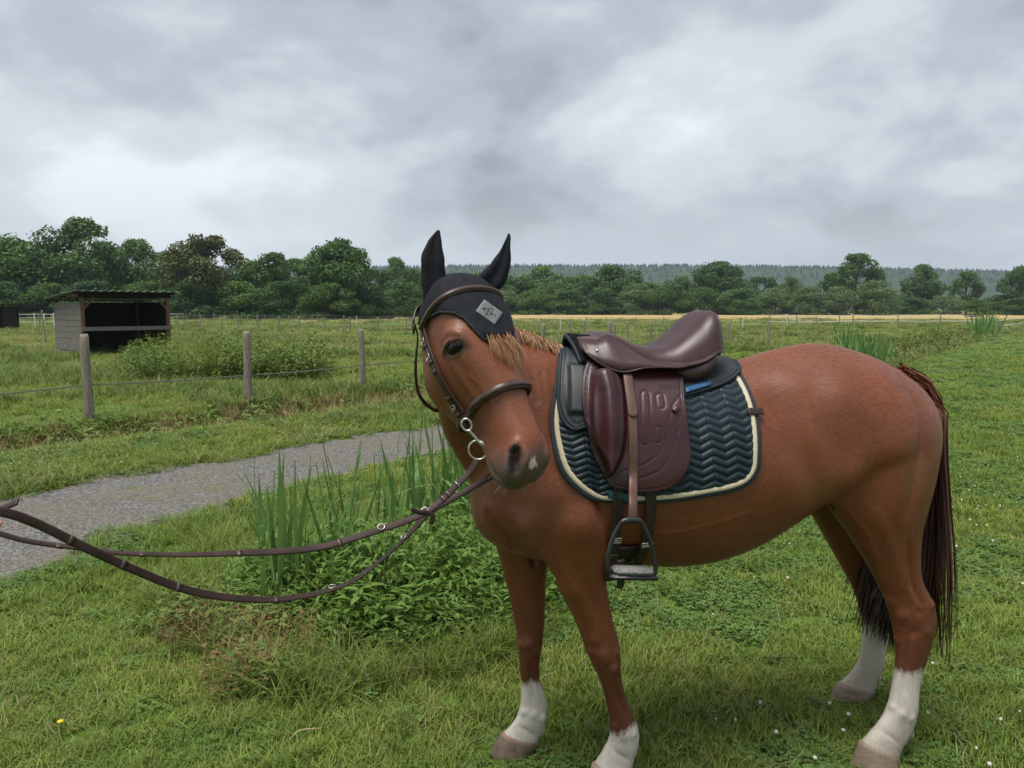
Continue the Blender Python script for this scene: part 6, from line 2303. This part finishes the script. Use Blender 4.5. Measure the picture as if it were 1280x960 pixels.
def reed_set(specs, n_fill, xr, yr, hr, seed):
    r = random.Random(seed); out = []
    for (tx, ty, bx, by) in specs:                 # leaf tip and foot read from the photograph
        g = ground_at(bx, by); Y = g[1]
        tip = at_y(tx, ty, Y); h = max(.25, tip[2]); dx = tip[0] - g[0]
        sl = abs(dx) / h
        mi = min(range(10), key=lambda k: abs(leaf_bend[k] - sl)) if sl > .08 else r.choice([0, 1, 2, 4])
        out.append((g[0], Y + r.uniform(-.05, .05), h * 1.04, (0 if dx > 0 else math.pi) + r.uniform(-.5, .5), r.uniform(1.0, 1.5) / max(h, .4), mi))
    for _ in range(n_fill):
        g = ground_at(r.uniform(*xr), r.uniform(*yr)); h = r.uniform(*hr)
        out.append((g[0], g[1], h, r.uniform(0, 6.28), r.uniform(.6, 1.15) / max(h, .4), r.randrange(10)))
    return out


leaf_bend = []
for me in leaf_me:
    leaf_bend.append(abs(max((v.co.x for v in me.vertices), key=abs)))
specs = [(357, 557, 352, 775), (385, 550, 376, 772), (330, 620, 345, 770), (341, 612, 352, 765), (372, 590, 366, 770), (398, 575, 372, 768), (388, 575, 380, 770), (407, 600, 384, 765), (425, 555, 430, 745), (436, 585, 432, 740),
         (450, 553, 436, 735), (463, 575, 440, 735), (447, 572, 428, 740), (418, 595, 420, 750), (480, 545, 452, 720), (410, 640, 395, 765), (360, 640, 356, 772), (345, 650, 360, 775), (470, 600, 445, 735), (335, 640, 340, 772), (395, 660, 390, 775), (318, 610, 346, 775)]
reed_clump('clump of tall upright green reeds beside the gravel path', reed_set(specs, 84, (322, 505), (700, 790), (.25, .85), 3))
specs = [(518, 528, 540, 690), (541, 530, 545, 690), (553, 548, 552, 690), (500, 560, 530, 690), (536, 560, 540, 695), (567, 555, 560, 690), (525, 585, 540, 690), (560, 575, 560, 690), (490, 600, 528, 695), (548, 540, 540, 688), (576, 580, 566, 690)]
reed_clump('second darker reed clump close behind the horse\'s chin', reed_set(specs, 90, (490, 615), (660, 712), (.45, .98), 5))

# leafy green plants in front of the reeds, leaf by leaf
def broad_leaf(seg=5):
    V = [];F = []
    for i in range(seg + 1):
        t = i / seg; ww = .5 * math.sin(math.pi * min(1, .06 + t * .94)) ** .8 * (1 - .35 * t)
        z = -.28 * t * t + .06 * t
        V += [(t, -ww * .36, z + .05 * ww), (t, 0, z - .02), (t, ww * .36, z + .05 * ww)]
    for i in range(seg):
        a = i * 3; F += [(a, a + 1, a + 4, a + 3), (a + 1, a + 2, a + 5, a + 4)]
    return np.array(V), F
V, F = broad_leaf()
bl = []
for m_ in (shrubl_m, shrub_m):
    for k in range(2):
        o = src_obj('broad_leaf', V * (1, 1 if k else .8, 1.3 if k else .8), F, m_, [.2 + .6 * k] * len(V), True); bl.append(o.data); bpy.data.objects.remove(o)


def leafy_plant(px, py, h, label, pale, leaf, n=7, lean=(0, 0), group='leafy plants in front of the reeds'):
    g = ground_at(px, py)
    root = empty('leafy_plant', (g[0], g[1], gz(g[0], g[1])))
    tag(root, label, 'plant', group)
    P = catmull(np.array([(0, 0, -.02), (lean[0] * .3, lean[1] * .3, h * .5), (lean[0], lean[1], h)]), 5)
    mesh_obj('stem', *tube(P, np.linspace(.004, .002, len(P)), 6), shrub_m, root)
    for i in range(n):
        t = .30 + .70 * i / (n - 1); p = P[int(t * (len(P) - 1))]
        for s_ in (0, 1):
            a = i * 1.57 + s_ * math.pi + pr_.uniform(-.35, .35)
            o = link('leaf', bl[(0 if pale else 2) + pr_.randrange(2)], root)
            o.location = p; el = -.15 + .55 * t + pr_.uniform(-.2, .2)
            o.rotation_euler = (pr_.uniform(-.3, .3), -el, a)
            s2 = leaf * (1.1 - .45 * t) * pr_.uniform(.8, 1.15); o.scale = (s2, s2, s2)
    return root


for i, (px_, py_, h, pale, lf, lab) in enumerate([
        (452, 812, .32, True, .13, 'pale green leafy plant at the front left of the plant bed'),
        (484, 815, .30, True, .13, 'pale leafy plant right of the front left one'),
        (512, 806, .33, True, .12, 'tall pale leafy plant near the middle of the plant bed'),
        (430, 800, .30, False, .12, 'dark leafy plant at the foot of the first reeds'),
        (538, 795, .28, False, .11, 'dark leafy plant in front of the plant bed\'s middle'),
        (470, 790, .38, False, .12, 'taller dark leafy plant behind the pale ones'),
        (410, 785, .28, True, .10, 'small pale leafy plant among the first reeds'),
        (560, 802, .24, False, .10, 'low dark leafy plant towards the horse\'s far foreleg'),
        (500, 775, .40, False, .12, 'highest dark leafy plant in the middle of the bed')]):
    leafy_plant(px_, py_, h, lab, pale, lf, 7, (pr_.uniform(-.05, .05), pr_.uniform(-.05, .02)))

# the rest of the bed is one mass
bs = []
for i in range(5):
    V, F, T = lanceo(100, .16, .05, .42, .070, .024); bs.append(src_obj('b', V, F, shrub_m, T))
for i in range(2):
    V, F, T = lanceo(70, .16, .05, .48, .070, .022); bs.append(src_obj('b', V, F, shrubl_m, T))
for i in range(2):
    V, F, T = blades(50, .14, .15, .45, .008, .9, 4); bs.append(src_obj('b', V, F, grass_m, T))
X = [];Y = [];I = [];Sx = [];Sz = []
BED = np.array([(395, 800), (420, 822), (480, 826), (560, 812), (640, 795), (700, 760), (715, 720), (690, 690), (600, 668), (540, 660), (470, 690), (430, 700), (330, 715), (285, 750), (300, 790)])
bx0, by0 = BED.min(0); bx1, by1 = BED.max(0)
while len(X) < 520:
    p = np.array([[pr_.uniform(bx0, bx1), pr_.uniform(by0, by1)]])
    d, _ = poly_sd(p, BED)
    if d[0] < 0:
        g = ground_at(*p[0]); X.append(g[0]); Y.append(g[1])
        ed = min(1, -d[0] / 45)
        I.append(pr_.choice([0, 1, 2, 3, 4, 5, 6, 5, 6, 7, 8, 7] if p[0][1] > 690 else [0, 1, 2, 3, 4, 5, 7])); Sx.append(pr_.uniform(.7, 1.1)); Sz.append((.45 + .6 * ed) * pr_.uniform(.8, 1.15))
X = np.array(X); Y = np.array(Y); n = len(X)
scatter('undergrowth', np.stack([X, Y, height(X, Y) - .01], 1), np.stack([vr.normal(0, .1, n), vr.normal(0, .1, n), vr.uniform(0, 6.28, n)], 1), np.stack([Sx, Sx, Sz], 1), np.array(I), bs, 'dense low green undergrowth behind the horse\'s forelegs', 'undergrowth')

# longer grass round the bed
ls = []
for i in range(3):
    V, F, T = blades(34, .09, .10, .26, .0055, 1.0, 5); ls.append(src_obj('l', V, F, grass_m, T))
V, F, T = blades(10, .09, .12, .30, .003, 1.2, 5); ls.append(src_obj('l', V, F, dry_m, T))
X = [];Y = []
LB = np.array([(240, 800), (180, 760), (230, 700), (330, 650), (440, 600), (520, 590), (540, 660), (430, 740), (330, 790), (400, 830), (560, 820), (680, 780), (700, 800), (560, 850), (400, 880), (300, 880)])
while len(X) < 620:
    p = np.array([[pr_.uniform(180, 700), pr_.uniform(590, 885)]]); d, _ = poly_sd(p, LB)
    if d[0] < 0 and pr_.random() < (1 if p[0][1] > 640 else .5): g = ground_at(*p[0]); X.append(g[0]); Y.append(g[1])
X = np.array(X); Y = np.array(Y); k = ~path_mask(X, Y, -.05); X, Y = X[k], Y[k]; n = len(X)
s_ = vr.uniform(.55, 1.1, n)
scatter('long_grass', np.stack([X, Y, height(X, Y)], 1), np.stack([vr.normal(0, .15, n), vr.normal(0, .15, n), vr.uniform(0, 6.28, n)], 1), np.stack([s_, s_, s_ * vr.uniform(.6, 1.0, n)], 1), vr.choice([0, 1, 2, 0, 1, 2, 3], n), ls, 'longer grass growing round the plant bed', 'grass')

# reddish dying plants left of the bed
rs = []
for i in range(4):
    V, F, T = lanceo(90, .13, .03, .22, .030, .009); rs.append(src_obj('r', V, F, red_m, T))
V, F, T = lanceo(50, .13, .03, .2, .06, .025); rs.append(src_obj('r', V, F, weed_m, T))
V, F, T = blades(16, .10, .1, .28, .003, .8, 4); rs.append(src_obj('r', V, F, red_m, T))
X = [];Y = []
for (cx, cy, sx, sy, nn_) in ((300, 800, 60, 14, 46), (240, 790, 40, 14, 22), (320, 850, 40, 10, 16), (390, 812, 22, 8, 10), (350, 800, 30, 10, 14)):
    for _ in range(nn_):
        g = ground_at(pr_.gauss(cx, sx * .6), pr_.gauss(cy, sy)); X.append(g[0]); Y.append(g[1])
X = np.array(X); Y = np.array(Y); n = len(X); s_ = vr.uniform(.6, 1.1, n)
scatter('dying_dock', np.stack([X, Y, height(X, Y)], 1), np.stack([np.zeros(n), np.zeros(n), vr.uniform(0, 6.28, n)], 1), np.stack([s_, s_, s_], 1), vr.choice([0, 1, 2, 3, 4, 4, 5, 5], n), rs, 'reddish dying plants on the lawn left of the green bed', 'plants')

# reeds by the right hand ditch
def far_reeds(px, py, wpx, n, h0, h1, label):
    leaves = []
    r = random.Random(int(px))
    for _ in range(n):
        g = ground_at(px + r.gauss(0, wpx), py + r.uniform(-3, 3)); h = r.uniform(h0, h1)
        leaves.append((g[0], g[1], h, r.uniform(0, 6.28), 2.6 / h, r.randrange(10)))
    return reed_clump(label, leaves)
far_reeds(1082, 441, 17, 150, 1.0, 1.75, 'broad clump of green reeds beyond the horse\'s croup')
far_reeds(1229, 414, 7, 90, 1.6, 2.7, 'narrow tall reed clump at the far right ditch')

# dandelion and a dry stalk on the lawn
g = ground_at(76, 920)
dn = empty('dandelion', (g[0], g[1], 0)); tag(dn, 'small yellow dandelion flower in the lawn at lower left', 'flower')
mesh_obj('stem', *tube(np.array([(0, 0, 0), (.004, 0, .03), (.002, 0, .055)]), .0016, 6), clover_m, dn)
v, f_ = uv_sphere(np.array([.002, 0, .058]), (.012, .012, .005), None, 12, 6); mesh_obj('flower_head', v, f_, yellow_m, dn)
P = catmull(np.array([ground_at(362, 925, .02), ground_at(375, 913, .05), ground_at(405, 910, .03)]), 6)
ds = mesh_obj('dry_stalk', *tube(P, .0022, 6), noise_mat('stalk', (0.36, 0.27, 0.18), (0.45, 0.36, 0.25), 30)); tag(ds, 'pale dry stalk lying on the lawn in the foreground', 'stalk')
# ================================================================== trees, hill, haze
bark_m = noise_mat('bark', (0.055, 0.042, 0.032), (0.10, 0.08, 0.062), 6.0, 0.95, 0.1, stretch=(2, 2, .4), bump=0.5, bscale=20, bdist=0.05)
tr_rng = np.random.default_rng(77)


def crown_mesh(name, mat, n_leaf, kind, seed, leaf=.42):
    """crown in a unit box: width 1 (x,y in +-.5), height 0..1; leaf size given for a tree about 14 m high"""
    r = np.random.default_rng(seed)
    # envelope half width by height, how many boughs, bough radius
    ENV = {'round': ((.06, .14, .3, .5, .7, .86, 1.0), (.16, .36, .47, .5, .43, .30, .10), 46, (.11, .19)),
           'spread': ((.14, .25, .4, .6, .76, .9, 1.0), (.14, .36, .46, .5, .42, .27, .08), 48, (.09, .17)),
           'tall': ((.06, .16, .35, .55, .75, .9, 1.0), (.14, .32, .42, .44, .36, .22, .06), 46, (.09, .16)),
           'loose': ((.16, .28, .42, .6, .76, .9, 1.0), (.10, .30, .46, .5, .40, .24, .06), 40, (.07, .135)),
           'bush': ((0., .12, .3, .55, .75, .9, 1.0), (.40, .47, .5, .46, .36, .24, .10), 40, (.12, .2))}
    ez, ew, nb, br_ = ENV[kind]
    blobs = []
    while len(blobs) < nb:
        z = r.uniform(ez[0], .97); a = r.uniform(0, 6.283); R = r.uniform(*br_)
        e = np.interp(z, ez, ew)
        d = max(0, e - R * .75) * r.uniform(.25, 1.0) ** .5 * (1 + .12 * r.normal())
        blobs.append((d * math.cos(a), d * math.sin(a), min(z, 1 - R * .75), R * (.75 if z > .8 else 1), r.uniform(.0, .5)))
    B = np.array(blobs)
    w_ = B[:, 3] ** 2; w_ /= w_.sum()
    b_ = B[r.choice(nb, n_leaf, p=w_)]
    def un(x): return x / np.linalg.norm(x, axis=1, keepdims=True)
    d = un(r.normal(0, 1, (n_leaf, 3)))
    rad = b_[:, 3] * r.uniform(.5, 1.0, n_leaf) ** .5 * (1 + .13 * r.normal(0, 1, n_leaf))
    c = b_[:, :3] + d * rad[:, None] * (1, 1, .8)
    nrm = un(d + r.normal(0, .7, (n_leaf, 3)) + (0, 0, .3)); t = un(np.cross(nrm, r.normal(0, 1, (n_leaf, 3)))); bb = np.cross(nrm, t)
    s_ = (leaf / 14 * r.uniform(.6, 1.4, n_leaf))[:, None]
    V = np.stack([c - t * s_ * .6, c - bb * s_ * .38, c + t * s_ * .6, c + bb * s_ * .38], 1).reshape(-1, 3)
    T = np.repeat(np.clip(b_[:, 4] + r.uniform(0, .5, n_leaf), 0, 1), 4)
    F = np.arange(n_leaf * 4).reshape(-1, 4)
    return np_mesh(name, V, F, [mat], False, dict(tone=T)), blobs


def trunk_mesh(blobs, seed, stem=.028):
    r = np.random.default_rng(seed)
    parts = []
    P = np.array([(0, 0, -.03), (.005, .004, .12), (r.normal(0, .012), r.normal(0, .012), .35), (r.normal(0, .02), r.normal(0, .02), .62), (r.normal(0, .03), r.normal(0, .03), .82)])
    C = catmull(P, 5); parts.append(tube(C, np.linspace(stem, stem * .2, len(C)), 8))
    for b_ in blobs[::2]:
        k = int(np.clip(b_[2] * .62, .1, .75) / .85 * (len(C) - 1)); a = C[k]; e = np.array(b_[:3])
        m = (a + e) / 2 + np.array([0, 0, -.03])
        Q = catmull(np.array([a, m, e]), 4); parts.append(tube(Q, np.linspace(stem * .38, stem * .06, len(Q)), 6))
    return merge(parts)


TM = {}
def tone_mat(nm, c1, c2): TM[nm] = leaf_mat(nm, c1, c2, .18, .6, spec=.25)
tone_mat('oak_green', (0.031, 0.079, 0.014), (0.101, 0.182, 0.034))
tone_mat('dark_green', (0.022, 0.062, 0.014), (0.070, 0.146, 0.031))
tone_mat('olive_brown', (0.048, 0.067, 0.017), (0.124, 0.140, 0.039))
tone_mat('ash_green', (0.043, 0.096, 0.022), (0.127, 0.208, 0.049))
tone_mat('willow_green', (0.062, 0.118, 0.036), (0.159, 0.231, 0.081))
PROTO = {}
for i, (nm, mat, kind, nl, lf) in enumerate([('a', 'oak_green', 'round', 14040, 0.44), ('b', 'ash_green', 'spread', 12960, 0.40), ('c', 'dark_green', 'round', 16200, 0.40), ('d', 'olive_brown', 'spread', 12960, 0.40), ('e', 'ash_green', 'tall', 11880, 0.40),
                                             ('f', 'willow_green', 'bush', 11880, 0.36), ('g', 'dark_green', 'bush', 11880, 0.40), ('h', 'oak_green', 'loose', 8208, 0.40), ('i', 'oak_green', 'bush', 11880, 0.40), ('j', 'dark_green', 'spread', 14040, 0.40)]):
    cm, bl_ = crown_mesh('crown_' + nm, TM[mat], nl, kind, 100 + i, lf)
    tv, tf = trunk_mesh(bl_, 200 + i)
    tm = bpy.data.meshes.new('trunk_' + nm); tm.from_pydata(tv.tolist(), [], [tuple(map(int, f_)) for f_ in tf]); tm.materials.append(bark_m)
    PROTO[nm] = (cm, tm)


def tree(nm, px, top, wpx, Y, label, group, name='tree', base=None):
    g = at_y(px, 392, Y); t = at_y(px, top, Y)
    h = t[2]; w_ = wpx * Y / FPX
    root = empty(name, (g[0], Y, 0), tr_rng.uniform(0, 6.28))
    tag(root, label, 'tree' if name == 'tree' else 'bush', group)
    for k, me in zip(('crown', 'trunk'), PROTO[nm]):
        o = link(k, me, root); o.scale = (w_, w_, h)
    return root


LG = 'trees along the left edge of the meadow'
for a in [('a', 18, 289, 120, 118, 'dark green tree at the far left of the left hand tree row'),
          ('b', 98, 270, 128, 122, 'tallest broad tree of the left row, above the shelter\'s left half'),
          ('e', 176, 297, 92, 128, 'loose topped tree behind the shelter\'s right half'),
          ('d', 262, 291, 112, 112, 'brownish olive tree right of the shelter'),
          ('a', 312, 322, 70, 122, 'lower green tree between the olive tree and its neighbour'),
          ('h', 343, 314, 84, 116, 'open crowned tree with branches showing left of the round dark one'),
          ('c', 428, 296, 104, 112, 'round dense dark tree, rightmost big one of the left row'),
          ('b', 386, 330, 66, 120, 'small crown just left of the round dark tree'),
          ('e', 493, 320, 62, 165, 'paler slim tree just left of the horse\'s ears'),
          ('a', 520, 333, 60, 160, 'pale green tree half hidden by the horse\'s right ear'),
          ('j', 55, 305, 110, 140, 'dark tree behind the gap between the two leftmost trees'),
          ('j', 220, 312, 110, 140, 'dark tree filling the row behind the olive tree'),
          ('j', 140, 305, 100, 142, 'dark tree filling the row behind the shelter roof'),
          ('j', 375, 322, 110, 145, 'dark tree filling the row behind the open crowned tree'),
          ('j', 465, 335, 80, 150, 'dark tree low behind the round dark tree'),
          ('j', -30, 300, 110, 122, 'dark tree cut by the left picture edge')]:
    tree(*a, LG)
for i, (px_, top, wd, Y) in enumerate([(5, 350, 80, 112), (60, 352, 80, 114), (120, 350, 85, 112), (180, 350, 85, 114), (240, 350, 80, 108), (300, 350, 80, 110), (355, 350, 80, 108), (410, 352, 80, 106), (460, 352, 75, 110), (505, 352, 70, 130), (545, 355, 70, 140), (590, 352, 70, 170)]):
    tree('gi'[i % 2], px_, top, wd, Y, 'dark bush at the foot of the left tree row, number %s from the left edge' % ['one', 'two', 'three', 'four', 'five', 'six', 'seven', 'eight', 'nine', 'ten', 'eleven', 'twelve'][i], 'bushes under the left tree row', 'bush')
RG = 'trees across the far side of the meadow'
for a in [('e', 600, 340, 70, 200, 'green tree showing between the horse\'s ears'),
          ('a', 640, 343, 66, 195, 'green tree just right of the horse\'s left ear'),
          ('e', 680, 331, 72, 200, 'tall light green tree above the horse\'s mane'),
          ('a', 722, 342, 66, 205, 'rounded green tree between the mane and the pommel'),
          ('a', 768, 329, 84, 200, 'broad bright tree above the pommel'),
          ('b', 812, 352, 60, 205, 'low tree left of the dark tree above the saddle seat'),
          ('c', 900, 325, 84, 200, 'round dark tree standing tallest above the cantle'),
          ('a', 848, 343, 50, 215, 'small tree left of the round dark tree'),
          ('j', 948, 345, 66, 215, 'dark tree right of the round dark one'),
          ('e', 985, 345, 46, 210, 'slim tree between the cantle and the croup'),
          ('h', 1070, 315, 84, 190, 'tall open tree above the croup'),
          ('h', 1040, 340, 50, 195, 'smaller open tree left of the one above the croup'),
          ('e', 1150, 329, 60, 200, 'slender tree right of the croup'),
          ('h', 1207, 338, 54, 200, 'loose crowned tree second from the right edge'),
          ('c', 1274, 331, 60, 185, 'dark tree at the right picture edge')]:
    tree(*a, RG)
ORD = ['first', 'second', 'third', 'fourth', 'fifth', 'sixth', 'seventh', 'eighth', 'ninth', 'tenth', 'eleventh', 'twelfth', 'thirteenth', 'fourteenth', 'fifteenth', 'sixteenth', 'seventeenth', 'eighteenth']
for i, (px_, top, wd, Y) in enumerate([(632, 362, 60, 185), (670, 360, 60, 182), (712, 362, 60, 184), (752, 358, 64, 182), (795, 352, 66, 180), (838, 354, 66, 178), (880, 358, 66, 182), (925, 360, 66, 178), (968, 358, 60, 180), (1010, 356, 62, 178), (1048, 356, 60, 176), (1092, 348, 74, 172), (1140, 372, 50, 185), (1180, 368, 60, 190), (1222, 374, 36, 140), (1250, 368, 60, 188), (1275, 372, 50, 170), (1120, 368, 60, 205)]):
    tree('fgi'[(i * 2 + i // 3) % 3] if i not in (9, 10, 11) else 'f', px_, top, wd, Y, ORD[i] + ' bush from the left in the hedge across the far meadow', 'hedge bushes across the far meadow', 'bush')

# --- wooded hill
hill_m = noise_mat('hill_forest', (0.018, 0.038, 0.014), (0.035, 0.062, 0.022), .02, 0.95, 0.1, bump=0.0)
hx = np.linspace(-1500, 2200, 120); hy = np.linspace(650, 1900, 50)
def hill_z(X, Y):
    prof = np.clip((Y - 700) / 750, 0, 1); prof = prof * prof * (3 - 2 * prof)
    top = 79 - .016 * np.clip(X - 350, 0, 1e9) - .008 * np.clip(-X, 0, 1e9) + 3 * (vnoise(X, Y, .004, 3) - .5)
    top = top - .000012 * np.clip(X - 400, 0, 1e9) ** 2
    return np.maximum(prof * top, 0) - 2
hill = link('hill', grid_ground('hill', hx, hy, hill_z, hill_m)); tag(hill, kind='structure')
cv = [];cf = [];ct = []
hr2 = np.random.default_rng(9)
nT = 5200
X = hr2.uniform(-900, 1500, nT); Y = hr2.uniform(1050, 1500, nT); 
Y[:2200] = hr2.uniform(1380, 1500, 2200)
Zt = hill_z(X, Y)
for x, y, z in zip(X, Y, Zt):
    h = hr2.uniform(3.5, 7.5); r_ = h * .4; o = len(cv); a0 = hr2.uniform(0, 6)
    for k in range(5): cv.append((x + r_ * math.cos(a0 + k * 1.2566), y + r_ * math.sin(a0 + k * 1.2566), z - 1))
    cv.append((x, y, z + h)); ct += [hr2.uniform()] * 6
    cf += [(o + k, o + (k + 1) % 5, o + 5) for k in range(5)]
fm = np_mesh('conifer_forest', np.array(cv), np.array(cf), [leaf_mat('conifer', (0.014, 0.030, 0.014), (0.035, 0.058, 0.022), .05, .8)], False, dict(tone=np.array(ct)))
fo = link('conifer_forest', fm); tag(fo, 'distant conifer forest covering the blue hill', 'forest', kind='stuff')

# --- air
hz_v, hz_f = box_vf((200, 950, 58), 4600, 2200, 130)
hz_m = bpy.data.materials.new('haze_air'); hz_m.use_nodes = True
hnt = hz_m.node_tree; hnt.nodes.clear()
ho = N(hnt, 'ShaderNodeOutputMaterial'); hv_ = N(hnt, 'ShaderNodeVolumePrincipled')
hv_.inputs['Color'].default_value = (0.70, 0.83, 1.0, 1); hv_.inputs['Density'].default_value = 0.0002; hv_.inputs['Anisotropy'].default_value = 0.1
hnt.links.new(hv_.outputs[0], ho.inputs['Volume'])
hz = mesh_obj('haze', hz_v, hz_f, hz_m, smooth=False); tag(hz, kind='stuff')

# --- hand holding the reins at the left edge
skin_m = noise_mat('skin', (0.48, 0.24, 0.17), (0.56, 0.30, 0.22), 30, 0.5, 0.4, **{'Subsurface Weight': 0.15})
def hand_build():
    Y0 = 1.5
    def q(x, y, dy=0.0): return at_y(x, y, Y0 + dy)
    parts = []
    def limb(pts, rad):
        C = catmull(np.array(pts), 5); R = np.interp(np.linspace(0, 1, len(C)), np.linspace(0, 1, len(rad)), rad); parts.append(tube(C, R, 12))
    limb([q(-150, 690), q(-110, 680), q(-75, 672)], [.024, .028, .026])                       # wrist to palm
    limb([q(-85, 668), q(-70, 660), q(-55, 655)], [.034, .036, .03])                          # palm
    for k, (dy, l_) in enumerate(((-.030, 1.0), (-.012, 1.08), (.007, 1.0), (.024, .85))):    # fingers curled round the reins
        limb([q(-62, 648, dy), q(-38 + 3 * l_, 640, dy - .01), q(-25 + 2 * l_, 652, dy - .02), q(-32, 668, dy - .012), q(-46, 668, dy - .004)], [.0105, .010, .0095, .009, .007])
    limb([q(-72, 646, -.035), q(-45, 648, -.052), q(-18, 653, -.056), q(2.5, 655.5, -.052)], [.013, .0115, .0105, .0075])     # thumb laid along the rein
    limb([q(-150, 690), q(-260, 725, -.03), q(-420, 800, -.1)], [.025, .034, .042])
    V, F = remesh(parts, .0035)
    V = lap(V, edges_of(F), 4, None, .5)
    o = link('person', np_mesh('person', V, F, [skin_m], True))
    tag(o, 'bare hand of a person holding the reins at the left edge', 'person')
hand_build()
